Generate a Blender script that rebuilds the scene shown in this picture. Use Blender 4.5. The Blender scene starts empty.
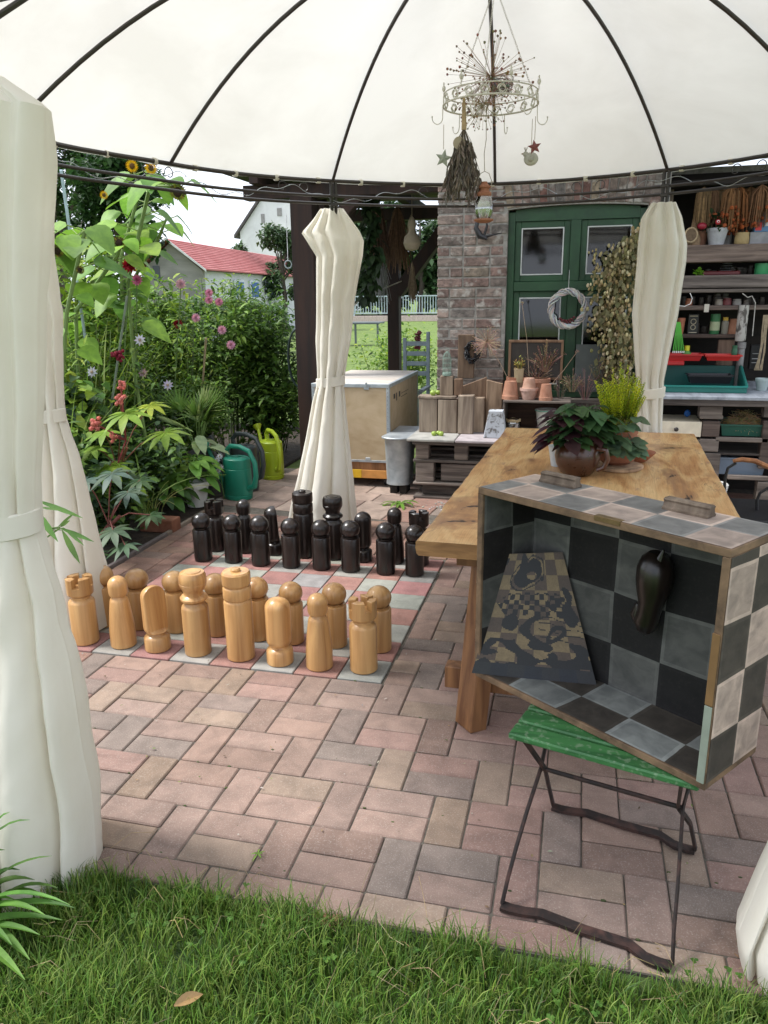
import bpy, math, random
import numpy as np
from mathutils import Vector, Matrix, noise as mnoise
PI = math.pi
R = math.radians
rnd = random.Random(11)
sc = bpy.context.scene
COL = sc.collection

# ------------------------------------------------------------------ camera numbers and measuring helpers
CAM_H, CAM_P, CAM_R = R(-14.078), R(15.772), R(-0.769)
CAM_C = np.array([2.3394, -2.8638, 1.5914]); CAM_F = 771.0
_fw = np.array([math.sin(CAM_H)*math.cos(CAM_P), math.cos(CAM_H)*math.cos(CAM_P), -math.sin(CAM_P)])
_ri = np.array([math.cos(CAM_H), -math.sin(CAM_H), 0.0]); _up = np.cross(_ri, _fw)
_c, _s = math.cos(CAM_R), math.sin(CAM_R)
_R, _U = _c*_ri + _s*_up, -_s*_ri + _c*_up
def _ray(x, y): return _R*((x-384)/CAM_F) + _U*((512-y)/CAM_F) + _fw
def onz(x, y, z=0.0):
    d = _ray(x, y); p = CAM_C + d*(z-CAM_C[2])/d[2]; return Vector(p)
def ony(x, y, Y):
    d = _ray(x, y); p = CAM_C + d*(Y-CAM_C[1])/d[1]; return Vector(p)

# ------------------------------------------------------------------ mesh building
def _cbox_topo():
    vs = []
    for sx in (-1,1):
        for sy in (-1,1):
            for sz in (-1,1):
                for k in range(3): vs.append((sx,sy,sz,k))
    idx = {v:i for i,v in enumerate(vs)}
    F = []
    import itertools
    # main faces
    for ax in range(3):
        o = [a for a in range(3) if a != ax]
        for s in (-1,1):
            q = []
            for (a,b) in ((-1,-1),(1,-1),(1,1),(-1,1)):
                c = [0,0,0]; c[ax]=s; c[o[0]]=a; c[o[1]]=b
                q.append(idx[(c[0],c[1],c[2],ax)])
            F.append(q)
    # edges
    for ax in range(3):
        o = [a for a in range(3) if a != ax]
        for a in (-1,1):
            for b in (-1,1):
                lo=[0,0,0]; hi=[0,0,0]; lo[ax]=-1; hi[ax]=1
                lo[o[0]]=hi[o[0]]=a; lo[o[1]]=hi[o[1]]=b
                F.append([idx[(*lo,o[0])], idx[(*hi,o[0])], idx[(*hi,o[1])], idx[(*lo,o[1])]])
    for sx in (-1,1):
        for sy in (-1,1):
            for sz in (-1,1):
                F.append([idx[(sx,sy,sz,0)], idx[(sx,sy,sz,1)], idx[(sx,sy,sz,2)]])
    # orient outwards
    def P(v, e=.2): return np.array([v[i]*(1 if i==v[3] else 1-e) for i in range(3)])
    out = []
    for f in F:
        p = [P(vs[i]) for i in f]
        n = np.cross(p[1]-p[0], p[2]-p[0]); c = sum(p)/len(p)
        out.append(f if np.dot(n,c) > 0 else f[::-1])
    return vs, out
_CB = _cbox_topo()

def hexcol(h):
    v = [int(h[i:i+2],16)/255 for i in (0,2,4)]
    return tuple(x/12.92 if x <= .04045 else ((x+.055)/1.055)**2.4 for x in v)

class MB:
    def __init__(s): s.v=[]; s.f=[]; s.c=[]; s.sm=[]; s.mi=[]; s.usecol=False
    def add(s, vs, fs, col=None, smooth=False, mi=0):
        o = len(s.v); s.v.extend([tuple(v) for v in vs])
        for f in fs:
            s.f.append([i+o for i in f]); s.sm.append(smooth); s.mi.append(mi)
            s.c.append(col if col else (1,1,1))
        if col: s.usecol = True
    def box(s, c, size, rot=None, ch=.003, col=None, M=None, mi=0):
        """chamfered box, centre c, full size"""
        h = [x/2 for x in size]; e = min(ch, min(h)*.6)
        T = Matrix.Translation(Vector(c))
        if rot is not None:
            T = T @ (rot.to_4x4() if hasattr(rot,'to_4x4') else Matrix.Rotation(rot,4,'Z'))
        if M is not None: T = M @ T
        vs = []
        for (sx,sy,sz,k) in _CB[0]:
            q = [sx*(h[0]-(0 if k==0 else e)), sy*(h[1]-(0 if k==1 else e)), sz*(h[2]-(0 if k==2 else e))]
            vs.append(T @ Vector(q))
        s.add(vs, _CB[1], col, False, mi)
        return s
    def bb(s, x0, x1, y0, y1, z0, z1, ch=.003, col=None, M=None, mi=0):
        return s.box(((x0+x1)/2,(y0+y1)/2,(z0+z1)/2), (abs(x1-x0),abs(y1-y0),abs(z1-z0)), None, ch, col, M, mi)
    def tube(s, pts, r, n=8, col=None, cap=True, closed=False, flat=None):
        """swept tube; r number or list; flat=(normal,ratio) squashes"""
        pts = [Vector(p) for p in pts]; m = len(pts)
        rs = r if isinstance(r,(list,tuple)) else [r]*m
        vs = []; prev = None
        for i,p in enumerate(pts):
            if closed: t = pts[(i+1)%m]-pts[i-1]
            else: t = pts[min(i+1,m-1)]-pts[max(i-1,0)]
            if t.length < 1e-9: t = Vector((0,0,1))
            t.normalize()
            if prev is None:
                a = Vector((0,0,1)) if abs(t.z) < .9 else Vector((1,0,0))
                nrm = (a - t*a.dot(t)).normalized()
            else:
                nrm = prev - t*prev.dot(t)
                nrm = nrm.normalized() if nrm.length > 1e-6 else t.orthogonal().normalized()
            prev = nrm; b = t.cross(nrm)
            for k in range(n):
                a = 2*PI*k/n
                o = nrm*math.cos(a)*rs[i] + b*math.sin(a)*rs[i]
                if flat: o = o - flat[0]*o.dot(flat[0])*(1-flat[1])
                vs.append(p+o)
        fs = []
        for i in range(m if closed else m-1):
            j = (i+1)%m
            for k in range(n):
                l = (k+1)%n
                fs.append([i*n+k, i*n+l, j*n+l, j*n+k])
        if cap and not closed:
            fs.append(list(range(n))[::-1]); fs.append([(m-1)*n+k for k in range(n)])
        s.add(vs, fs, col, True); return s
    def lathe(s, prof, n=24, M=None, col=None, cap=True, smooth=True, c=(0,0,0), fn=None):
        """prof list of (r,z)"""
        vs = []; fs = []
        for (r,z) in prof:
            for k in range(n):
                a = 2*PI*k/n
                v = Vector((r*math.cos(a)+c[0], r*math.sin(a)+c[1], z+c[2]))
                if fn: v = fn(v, a)
                vs.append(M @ v if M is not None else v)
        for i in range(len(prof)-1):
            for k in range(n):
                l=(k+1)%n
                fs.append([i*n+k, i*n+l, (i+1)*n+l, (i+1)*n+k])
        if cap:
            if prof[0][0] > 1e-5: fs.append(list(range(n))[::-1])
            if prof[-1][0] > 1e-5: fs.append([(len(prof)-1)*n+k for k in range(n)])
        s.add(vs, fs, col, smooth); return s
    def ball(s, c, r, n=12, m=8, col=None, M=None, noise_=0, seed=0):
        rr = r if isinstance(r,(tuple,list)) else (r,r,r)
        vs=[]; fs=[]
        for i in range(m+1):
            t = PI*i/m
            for k in range(n):
                a = 2*PI*k/n
                d = Vector((math.sin(t)*math.cos(a), math.sin(t)*math.sin(a), -math.cos(t)))
                q = 1 + (noise_*mnoise.noise(d*2.3+Vector((seed*7.1,seed,0))) if noise_ else 0)
                v = Vector((d.x*rr[0]*q, d.y*rr[1]*q, d.z*rr[2]*q))
                v = (M.to_3x3() @ v if M is not None else v) + Vector(c)
                vs.append(v)
        for i in range(m):
            for k in range(n):
                l=(k+1)%n
                fs.append([i*n+k, i*n+l, (i+1)*n+l, (i+1)*n+k])
        s.add(vs, fs, col, True); return s
    def prism(s, poly, z0, z1, M=None, col=None, ch=0):
        """extrude 2D polygon (x,y) along z"""
        n = len(poly); lay = []
        if ch:
            cx = sum(p[0] for p in poly)/n; cy = sum(p[1] for p in poly)/n
            def inset(e):
                o=[]
                for i in range(n):
                    a=Vector(poly[i-1]); b=Vector(poly[i]); c=Vector(poly[(i+1)%n])
                    d1=(b-a).normalized(); d2=(c-b).normalized()
                    nn=Vector((-(d1+d2).y,(d1+d2).x)); nn = nn.normalized() if nn.length>1e-6 else Vector((0,0))
                    o.append((b.x+nn.x*e,b.y+nn.y*e))
                return o
            ar = sum(poly[i-1][0]*poly[i][1]-poly[i][0]*poly[i-1][1] for i in range(n))
            e = ch if ar>0 else -ch
            lay=[(inset(e),z0),(poly,z0+ch),(poly,z1-ch),(inset(e),z1)]
        else: lay=[(poly,z0),(poly,z1)]
        vs=[]
        for pl,z in lay:
            for x,y in pl:
                v=Vector((x,y,z)); vs.append(M@v if M is not None else v)
        fs=[list(range(n))[::-1], [(len(lay)-1)*n+k for k in range(n)]]
        for i in range(len(lay)-1):
            for k in range(n):
                l=(k+1)%n; fs.append([i*n+k,i*n+l,(i+1)*n+l,(i+1)*n+k])
        s.add(vs, fs, col); return s
    def quad(s, a, b, c, d, col=None, mi=0): s.add([a,b,c,d],[[0,1,2,3]],col,False,mi); return s
    def build(s, name, mat, parent=None, auto=35):
        me = bpy.data.meshes.new(name)
        me.from_pydata(s.v, [], s.f)
        mats = mat if isinstance(mat,(list,tuple)) else [mat]
        for m in mats: me.materials.append(m)
        me.polygons.foreach_set('use_smooth', s.sm)
        if len(mats) > 1: me.polygons.foreach_set('material_index', s.mi)
        if True:
            at = me.color_attributes.new('Col','FLOAT_COLOR','CORNER')
            cnt = np.array([len(f) for f in s.f]); cc = np.array(s.c, dtype=np.float32)
            cc = np.concatenate([cc, np.ones((len(cc),1),np.float32)],1)
            at.data.foreach_set('color', np.repeat(cc, cnt, axis=0).ravel())
        me.update()
        if any(s.sm) and auto:
            try: me.set_sharp_from_angle(angle=R(auto))
            except Exception: pass
        o = bpy.data.objects.new(name, me); COL.objects.link(o)
        if parent: o.parent = parent
        return o

def tag(o, label=None, cat=None, group=None, kind=None):
    if label: o['label']=label
    if cat: o['category']=cat
    if group: o['group']=group
    if kind: o['kind']=kind
    return o
def thing(name, label, cat, loc=(0,0,0), rz=0, group=None):
    o = bpy.data.objects.new(name, None); COL.objects.link(o)
    o.location = loc; o.rotation_euler = (0,0,rz); o.empty_display_size=.1
    return tag(o, label, cat, group)
def struct(name, mb, m, parent=None):
    o = mb.build(name, m, parent)
    if parent is None: o['kind']='structure'
    return o
def copy_tree(o, parent=None):
    c = o.copy(); COL.objects.link(c)
    if parent: c.parent = parent
    for ch in list(o.children): copy_tree(ch, c)
    return c
def dup(root, loc, rz, label, group=None):
    c = copy_tree(root); c.location = loc; c.rotation_euler = (0,0,rz); c['label']=label
    if group: c['group']=group
    return c

# ------------------------------------------------------------------ materials
def _new(name):
    m = bpy.data.materials.new(name); m.use_nodes=True
    nt = m.node_tree; nt.nodes.clear()
    out = nt.nodes.new('ShaderNodeOutputMaterial')
    return m, nt, out
def N(nt, t, **kw):
    n = nt.nodes.new(t)
    for k,v in kw.items():
        if k in n.inputs: n.inputs[k].default_value = v
        else: setattr(n,k,v)
    return n
def c4(c): return (c[0],c[1],c[2],1)
def pmat(name, c1, c2=None, scale=(8,8,8), rough=.6, bump=.1, bscale=None, metal=0, spec=.5, attr=False,
         detail=6, ramp=(.35,.65), coat=0, speck=None, speckscale=200, speckamt=.15, transl=0, dist=.5, bdist=.004,
         rvar=.1, alpha=1.0, rand=0.0):
    m, nt, out = _new(name); L = nt.links.new
    tc = N(nt,'ShaderNodeTexCoord'); mp = N(nt,'ShaderNodeMapping'); mp.inputs['Scale'].default_value=scale
    L(tc.outputs['Object'], mp.inputs['Vector'])
    vec = mp.outputs[0]
    if rand:
        oi = N(nt,'ShaderNodeObjectInfo'); ad = N(nt,'ShaderNodeVectorMath',operation='SCALE'); 
        cmb = N(nt,'ShaderNodeCombineXYZ')
        for k in range(3): L(oi.outputs['Random'], cmb.inputs[k])
        L(cmb.outputs[0], ad.inputs[0]); ad.inputs['Scale'].default_value = 37.0
        a2 = N(nt,'ShaderNodeVectorMath',operation='ADD'); L(vec,a2.inputs[0]); L(ad.outputs[0],a2.inputs[1]); vec = a2.outputs[0]
        rv_ = N(nt,'ShaderNodeMapRange'); rv_.inputs['To Min'].default_value=.80; rv_.inputs['To Max'].default_value=1.16; L(oi.outputs['Random'],rv_.inputs[0])
    nz = N(nt,'ShaderNodeTexNoise', Scale=1.0, Detail=detail, Roughness=.6, Distortion=dist)
    L(vec, nz.inputs['Vector'])
    c2 = c2 or c1
    rp = N(nt,'ShaderNodeValToRGB')
    rp.color_ramp.elements[0].position=ramp[0]; rp.color_ramp.elements[1].position=ramp[1]
    rp.color_ramp.elements[0].color=c4(c1); rp.color_ramp.elements[1].color=c4(c2)
    L(nz.outputs['Fac'], rp.inputs[0]); col = rp.outputs[0]
    if rand:
        vm=N(nt,'ShaderNodeVectorMath',operation='SCALE'); L(col,vm.inputs[0]); L(rv_.outputs[0],vm.inputs['Scale']); col=vm.outputs[0]
    if attr:
        at = N(nt,'ShaderNodeAttribute', attribute_name='Col')
        mx = N(nt,'ShaderNodeMix', data_type='RGBA', blend_type='MULTIPLY'); mx.inputs[0].default_value=1
        L(col,mx.inputs[6]); L(at.outputs['Color'],mx.inputs[7]); col = mx.outputs[2]
    if speck:
        n2 = N(nt,'ShaderNodeTexNoise', Scale=speckscale, Detail=3.0); L(tc.outputs['Object'], n2.inputs['Vector'])
        r2 = N(nt,'ShaderNodeValToRGB'); r2.color_ramp.elements[0].position=.55; r2.color_ramp.elements[1].position=.68
        L(n2.outputs['Fac'], r2.inputs[0])
        ml = N(nt,'ShaderNodeMath',operation='MULTIPLY'); ml.inputs[1].default_value=speckamt; L(r2.outputs[0],ml.inputs[0])
        mx = N(nt,'ShaderNodeMix', data_type='RGBA'); L(ml.outputs[0],mx.inputs[0]); L(col,mx.inputs[6]); mx.inputs[7].default_value=c4(speck); col=mx.outputs[2]
    b = N(nt,'ShaderNodeBsdfPrincipled'); L(col,b.inputs['Base Color'])
    b.inputs['Metallic'].default_value=metal
    b.inputs['Specular IOR Level'].default_value=spec
    b.inputs['Coat Weight'].default_value=coat; b.inputs['Coat Roughness'].default_value=.15
    if rvar:
        mr = N(nt,'ShaderNodeMapRange'); mr.inputs['To Min'].default_value=max(.02,rough-rvar); mr.inputs['To Max'].default_value=min(1,rough+rvar)
        L(nz.outputs['Fac'], mr.inputs[0]); L(mr.outputs[0], b.inputs['Roughness'])
    else: b.inputs['Roughness'].default_value=rough
    if bump:
        bn = N(nt,'ShaderNodeBump', Strength=bump, Distance=bdist)
        if bscale:
            mp2 = N(nt,'ShaderNodeMapping'); mp2.inputs['Scale'].default_value = bscale if isinstance(bscale,tuple) else (bscale,)*3
            L(tc.outputs['Object'], mp2.inputs['Vector'])
            n3 = N(nt,'ShaderNodeTexNoise', Scale=1.0, Detail=5.0); L(mp2.outputs[0], n3.inputs['Vector']); L(n3.outputs['Fac'], bn.inputs['Height'])
        else: L(nz.outputs['Fac'], bn.inputs['Height'])
        L(bn.outputs[0], b.inputs['Normal'])
    sh = b.outputs[0]
    if transl:
        t = N(nt,'ShaderNodeBsdfTranslucent'); L(col,t.inputs['Color'])
        ms = N(nt,'ShaderNodeMixShader'); ms.inputs[0].default_value=transl
        L(sh,ms.inputs[1]); L(t.outputs[0],ms.inputs[2]); sh = ms.outputs[0]
    L(sh, out.inputs['Surface'])
    return m
def glassmat(name, tint=(.8,.85,.85), fac=.25, rough=.02):
    """thin pane: mostly see-through with a clear reflection"""
    m, nt, out = _new(name); L = nt.links.new
    fr = N(nt,'ShaderNodeFresnel', IOR=1.5)
    g = N(nt,'ShaderNodeBsdfGlossy', Roughness=rough); g.inputs['Color'].default_value=(1,1,1,1)
    t = N(nt,'ShaderNodeBsdfTransparent'); t.inputs['Color'].default_value=c4(tint)
    ad = N(nt,'ShaderNodeMath',operation='MULTIPLY_ADD'); ad.inputs[1].default_value=.9; ad.inputs[2].default_value=fac
    L(fr.outputs[0],ad.inputs[0])
    ms = N(nt,'ShaderNodeMixShader'); L(ad.outputs[0],ms.inputs[0]); L(t.outputs[0],ms.inputs[1]); L(g.outputs[0],ms.inputs[2])
    L(ms.outputs[0], out.inputs['Surface']); return m

M = {}
M['paver']  = pmat('paver', (.80,.79,.78),(1.12,1.10,1.08), (11,11,11), .85, .5, bscale=150, attr=True, speck=(.62,.58,.52), speckscale=260, speckamt=.22, bdist=.002, rvar=.05, spec=.3)
M['joint']  = pmat('joint', (.075,.066,.055),(.14,.122,.10),(30,30,30), .95, .3, rvar=0)
M['soil']   = pmat('soil', (.018,.012,.008),(.055,.038,.025),(20,20,20), .95, 1.0, bdist=.02, rvar=0)
M['lawn']   = pmat('lawn', (.075,.12,.018),(.15,.22,.04),(3,3,3), .9, .6, bscale=60, bdist=.03, rvar=0)
M['turf']   = pmat('turf', (.025,.05,.010),(.05,.085,.018),(12,12,12), .95, .6, bdist=.01, rvar=0)
M['oak']    = pmat('oak', (.30,.140,.045),(.58,.34,.135),(20,20,1.1), .36, .05, coat=.2, ramp=(.28,.66), rand=1, attr=True, rvar=.08)
M['ebony']  = pmat('ebony', (.008,.006,.0055),(.022,.013,.010),(30,30,2.5), .3, .08, coat=.15, rand=1, rvar=.08)
M['bark_wood'] = pmat('dark_timber', (.014,.008,.007),(.045,.022,.016),(14,14,1.5), .8, .5, bdist=.006, ramp=(.3,.7))
M['old_wood'] = pmat('old_wood', (.070,.055,.048),(.215,.18,.155),(2.2,26,26), .85, .5, bdist=.004, attr=True, rand=1)
M['old_wood_v'] = pmat('old_wood_upright', (.17,.125,.092),(.40,.32,.245),(20,20,2.2), .85, .5, bdist=.004, attr=True, rand=1)
M['plywood'] = pmat('plywood', (.52,.38,.22),(.66,.51,.33),(2,5,5), .6, .05, dist=1.5, rand=1)
M['ply_top'] = pmat('plywood_top', (.50,.44,.38),(.66,.60,.53),(2,5,5), .6, .05, dist=1.5)
M['canvas'] = pmat('curtain_cloth', (.83,.79,.70),(.88,.85,.775),(2,2,2), .9, .35, bscale=(7,7,3.2), bdist=.03, transl=.33, rvar=0, spec=.15)
M['roof_cloth'] = pmat('roof_cloth', (.77,.755,.715),(.87,.86,.825),(1.2,1.2,2.5), .9, .3, bscale=(5,5,5), bdist=.02, transl=.33, rvar=0, spec=.1)
M['frame_metal'] = pmat('brown_black_metal', (.018,.014,.013),(.03,.024,.022),(20,20,20), .38, .03, spec=.6)
M['rust_metal'] = pmat('worn_iron', (.018,.012,.011),(.10,.045,.035),(18,18,18), .65, .3, ramp=(.45,.75), bdist=.001)
M['zinc'] = pmat('zinc', (.34,.38,.41),(.52,.56,.58),(9,9,9), .45, .1, metal=.55, rvar=.12)
M['green_slat'] = pmat('green_paint', (.022,.10,.030),(.05,.185,.055),(3,24,24), .5, .3, bdist=.002, rand=1, speck=(.35,.42,.3), speckscale=60, speckamt=.35)
M['green_frame'] = pmat('window_green', (.010,.044,.018),(.019,.072,.028),(8,8,8), .5, .15, bdist=.001)
M['terracotta'] = pmat('terracotta', (.33,.145,.085),(.46,.235,.155),(14,14,14), .85, .1, rand=1, attr=True)
M['glaze_brown'] = pmat('glazed_brown', (.05,.018,.010),(.11,.042,.024),(9,9,9), .3, .05, coat=.25, rand=1)
M['plastic'] = pmat('plastic', (.9,.9,.9),(1,1,1),(6,6,6), .4, .02, attr=True, rvar=.05)
M['paint'] = pmat('matte_paint', (.8,.8,.8),(1.1,1.1,1.1),(7,7,7), .65, .12, attr=True)
M['leaf'] = pmat('leaf', (.95,1.0,.9),(1.6,1.55,1.3),(14,14,14), .5, .1, attr=True, transl=.38, rvar=.05, spec=.35)
M['petal'] = pmat('petal', (.9,.9,.9),(1.05,1.05,1.05),(20,20,20), .7, 0, attr=True, transl=.3, rvar=0, spec=.2)
M['stem'] = pmat('stem', (.8,.8,.8),(1.2,1.2,1.2),(20,20,6), .7, .1, attr=True)
M['dry'] = pmat('dried_plant', (.75,.75,.75),(1.2,1.2,1.2),(40,40,40), .9, .1, attr=True, rvar=0, transl=.1)
M['glass'] = glassmat('glass')
M['window_glass'] = glassmat('window_glass', (.35,.38,.40), .03, .06)
M['stone'] = pmat('stone', (.8,.8,.8),(1.15,1.15,1.15),(10,10,10), .9, .4, bscale=60, attr=True, bdist=.003, rvar=0)
M['brick'] = pmat('brick', (.55,.55,.55),(1.35,1.3,1.3),(16,16,22), .92, .8, bscale=70, attr=True, bdist=.006, rvar=0, speck=(.40,.375,.34), speckscale=13, speckamt=.85)
M['mortar'] = pmat('mortar', (.20,.19,.17),(.33,.31,.285),(20,20,20), .95, .6, bdist=.004, rvar=0)
M['cream_metal'] = pmat('cream_metal', (.55,.53,.48),(.72,.70,.65),(40,40,40), .6, .1, metal=.1)
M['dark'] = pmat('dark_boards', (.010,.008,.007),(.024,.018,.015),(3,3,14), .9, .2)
M['black_plastic'] = pmat('black_plastic', (.010,.010,.012),(.02,.02,.022),(9,9,9), .4, .05)
# ================================================================== ground, paving, board
g = MB()
n=40
def gz(x,y):
    return -0.045
xs=[-120,-40,-15,-6,-3,-1.5,0,1.5,3,6,15,60]; ys=[-30,-8,-4,-2,0,2,4,6,8,12,20,45,100,220]
vs=[(x,y,gz(x,y)) for y in ys for x in xs]; fs=[]
for j in range(len(ys)-1):
    for i in range(len(xs)-1):
        a=j*len(xs)+i; fs.append([a,a+1,a+1+len(xs),a+len(xs)])
g.add(vs,fs); struct('lawn_ground', g, M['lawn'])
g=MB(); g.bb(-4.2,-.405,-1.9,6.4,-.043,-.012,.004); struct('garden_bed_soil', g, M['soil'])
g=MB(); g.bb(-.4,5.2,-1.262,3.95,-.043,-.007,.002); struct('paving_bed', g, M['joint'])
g=MB(); g.bb(-.2,5.4,-3.4,-1.264,-.043,-.012,.004); struct('turf_base', g, M['turf'])

U=.11625
PC=[hexcol(h) for h in ('a1887e','98827a','8c7f7a','a08579','978471','7f7874','a38d84','917a70','997972','a2907f','8a7269','a3837c')]
pav=MB(); r0=random.Random(5)
def paver(x0,x1,y0,y1, red=0):
    # clip against board and bounds
    B=(-.004,1.606,-.004,1.606)
    x0=max(x0,-.36); y0=max(y0,-1.262); y1=min(y1,2.36); x1=min(x1,5.2)
    if x1-x0<.02 or y1-y0<.02: return
    if x0<B[1] and x1>B[0] and y0<B[3] and y1>B[2]:
        if x0>=B[0] and x1<=B[1] and y0>=B[2] and y1<=B[3]: return
        cand=[]
        if x0<B[0]: cand.append((x0,B[0],y0,y1))
        if x1>B[1]: cand.append((B[1],x1,y0,y1))
        if y0<B[2]: cand.append((x0,x1,y0,B[2]))
        if y1>B[3]: cand.append((x0,x1,B[3],y1))
        x0,x1,y0,y1=max(cand,key=lambda c:(c[1]-c[0])*(c[3]-c[2]))
        if x1-x0<.02 or y1-y0<.02: return
    c=r0.choice(PC); v=r0.uniform(.88,1.10)
    if x1<.3 and y1>-.3 or y0>1.5: c=tuple(a*b for a,b in zip(c,(.92,.68,.62)))
    c=tuple(.68*a+.32*b for a,b in zip(c,hexcol('988579')));  g_=sum(c)/3; c=tuple((g_+(a-g_)*.85)*v*k for a,k in zip(c,(.83,.79,.765)))
    gp=r0.uniform(.0018,.0030); tilt=r0.uniform(-.003,.003)
    h=.002*r0.uniform(-1,1)
    rot=Matrix.Rotation(tilt,4,'Z') @ Matrix.Rotation(r0.uniform(-.006,.006),4,'X')
    pav.box(((x0+x1)/2,(y0+y1)/2,-.03+h),(x1-x0-2*gp,y1-y0-2*gp,.06),rot,.0045,c)
for k in range(-11,7):
    yt=-k*2*U; yb=yt-2*U
    xv=1.728-(k-2)*U
    i0=int((-.5-xv)//(3*U))-1
    for i in range(i0,i0+24):
        x=xv+i*3*U
        if x>5.2: break
        paver(x,x+U,yb,yt); paver(x+U,x+3*U,yb,yb+U); paver(x+U,x+3*U,yb+U,yt)
struct('brick_paving', pav, M['paver'])
sl=MB(); Rz=Matrix.Rotation(R(-7),4,'Z'); 
for j in range(8):
    off=r0.uniform(0,.3)
    for i in range(-6,22):
        w=.30; x=i*w+off; y=2.28+j*.2325
        P=Rz @ Vector((x+w/2,y+.11,0))
        if P.y<2.48 or P.x<-.35 or P.y>3.9: continue
        c=r0.choice([hexcol(h) for h in ('a08c80','958076','8d7f76','9a7a6e','a59286')]); v=r0.uniform(.8,1.1)
        sl.box((P.x,P.y,-.024),(w-.008,.2325-.008,.05),Matrix.Rotation(R(-7)+r0.uniform(-.01,.01),4,'Z'),.005,tuple(a*v for a in c))
struct('old_slab_path', sl, M['paver'])
# edging strip of the bed
e=MB()
for i in range(9):
    y=-1.2+i*.42; e.bb(-.395,-.365,y,y+.415,-.04,.018,.004,tuple(a*r0.uniform(.7,1) for a in hexcol('7b7268')))
struct('bed_edging', e, M['stone'])

bd=MB()
for i in range(8):
    for j in range(8):
        red=(i+j)%2==0
        c=hexcol('a77c76') if red else hexcol('a3a49e')
        v=r0.uniform(.86,1.1)*.78; c=tuple(a*v*k for a,k in zip(c,(1,r0.uniform(.95,1.05),r0.uniform(.95,1.05))))
        bd.box((.1+.2*i,.1+.2*j,-.022+r0.uniform(-.001,.001)),(.195,.195,.05),Matrix.Rotation(r0.uniform(-.004,.004),4,'Z'),.003,c)
o=bd.build('chess_board_slabs', M['paver']); tag(o,'giant chessboard of red and grey slabs set flush in the brick paving','chessboard')

# ================================================================== chess pieces
def arc(r,z0,z1,n=6,top=True):
    """quarter-ish dome from (r,z0) to (0,z1)"""
    return [(r*math.cos(PI/2*i/n), z0+(z1-z0)*math.sin(PI/2*i/n)) for i in range(n+1)]
def prof_pawn():
    p=[(.050,0),(.055,.004),(.056,.02),(.056,.196),(.053,.203),(.040,.207),(.040,.212),(.048,.216)]
    c=.252; 
    for i in range(-5,9):
        a=PI/2*i/8; p.append((.0575*math.cos(a), c+.054*math.sin(a)))
    return p
def rk(p, mat, seed, grp, kind, label, x, y, rz=0, pawnlike=False):
    pass
def mesh_pawn():
    m=MB(); m.lathe(prof_pawn(),28); return [('body',m)]
def mesh_king():
    m=MB(); r=.063
    m.lathe([(.058,0),(r,.005),(r,.275),(.060,.283),(.057,.286),(r-.002,.290),(r,.296),(r,.340),(.060,.347),(.056,.350),(r-.001,.355),(r+.001,.362),(r+.001,.408),(.058,.416),(0,.4165)],32)
    t=MB(); t.lathe([(.022,.4155),(.022,.424),(.017,.430),(0,.431)],16); return [('body',m),('crown_knob',t)]
def mesh_queen():
    m=MB(); m.lathe([(.056,0),(.061,.005),(.061,.225),(.057,.236),(.046,.246),(.044,.252)],28)
    t=MB(); t.lathe([(.040,.250),(.050,.258),(.062,.268),(.063,.276),(.056,.285),(.046,.291),(.044,.302),(.050,.315),(.060,.334),(.062,.345),(.0605,.3465),(.0625,.350),(.061,.380),(.054,.395),(.040,.397),(.038,.400),(0,.4005)],28)
    return [('body',m),('crown',t)]
def mesh_bishop():
    m=MB(); m.lathe([(.056,0),(.060,.005),(.059,.09),(.052,.16),(.043,.225),(.040,.235),(.033,.243),(.032,.250)],28)
    t=MB(); t.lathe([(.030,.248),(.040,.254),(.044,.268),(.045,.300)]+[(.045*math.cos(PI/2*i/7),.304+.042*math.sin(PI/2*i/7)) for i in range(8)],26)
    return [('body',m),('head',t)]
def mesh_knight():
    b=MB(); b.lathe([(.055,0),(.060,.005),(.060,.062),(.055,.070),(.044,.077),(.042,.085)],28)
    t=MB(); 
    pr=[(.040,.083),(.048,.092),(.055,.103),(.057,.115),(.057,.262)]+[(.057*math.cos(PI/2*i/7),.265+.048*math.sin(PI/2*i/7)) for i in range(1,8)]
    def cut(v,a):
        lim=.024-(v.z-.10)*.07
        if v.z>.10 and v.x>lim: v.x=lim
        return v
    t.lathe(pr,36,fn=cut,smooth=True)
    return [('base',b),('head',t)]
def mesh_rook():
    m=MB(); m.lathe([(.056,0),(.061,.005),(.061,.205),(.057,.215),(.044,.226),(.043,.236)],28)
    t=MB(); t.lathe([(.042,.234),(.054,.242),(.060,.250),(.061,.288),(0,.288)],28,smooth=True)
    for q in range(4):
        a0=PI/2*q+.27; a1=PI/2*(q+1)-.27; poly=[]
        for i in range(6): a=a0+(a1-a0)*i/5; poly.append((.061*math.cos(a),.061*math.sin(a)))
        for i in range(3): a=a1+(a0-a1)*i/2; poly.append((.028*math.cos(a),.028*math.sin(a)))
        t.prism(poly,.286,.330,ch=.002)
    return [('body',m),('battlement',t)]
KM={'pawn':mesh_pawn,'king':mesh_king,'queen':mesh_queen,'bishop':mesh_bishop,'knight':mesh_knight,'rook':mesh_rook}
KN={'pawn':'chess_pawn','king':'chess_king','queen':'chess_queen','bishop':'chess_bishop','knight':'chess_knight','rook':'chess_rook'}
protos={}
def piece(kind, dark, x, y, rz, label, tint=(1,1,1), s=1.0):
    key=(kind,dark)
    col='dark' if dark else 'light'
    grp=('dark ' if dark else 'light ')+'wooden chess pieces on the board'
    if key not in protos:
        t=thing(KN[kind],label,'chess piece',(x,y,.004),rz,grp)
        for nm,mb in KM[kind](): mb.build(nm, M['ebony'] if dark else M['oak'], t)
        protos[key]=t
    else: t=dup(protos[key],(x,y,.004),rz,label)
    t.scale=(s,s,s); return t
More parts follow.
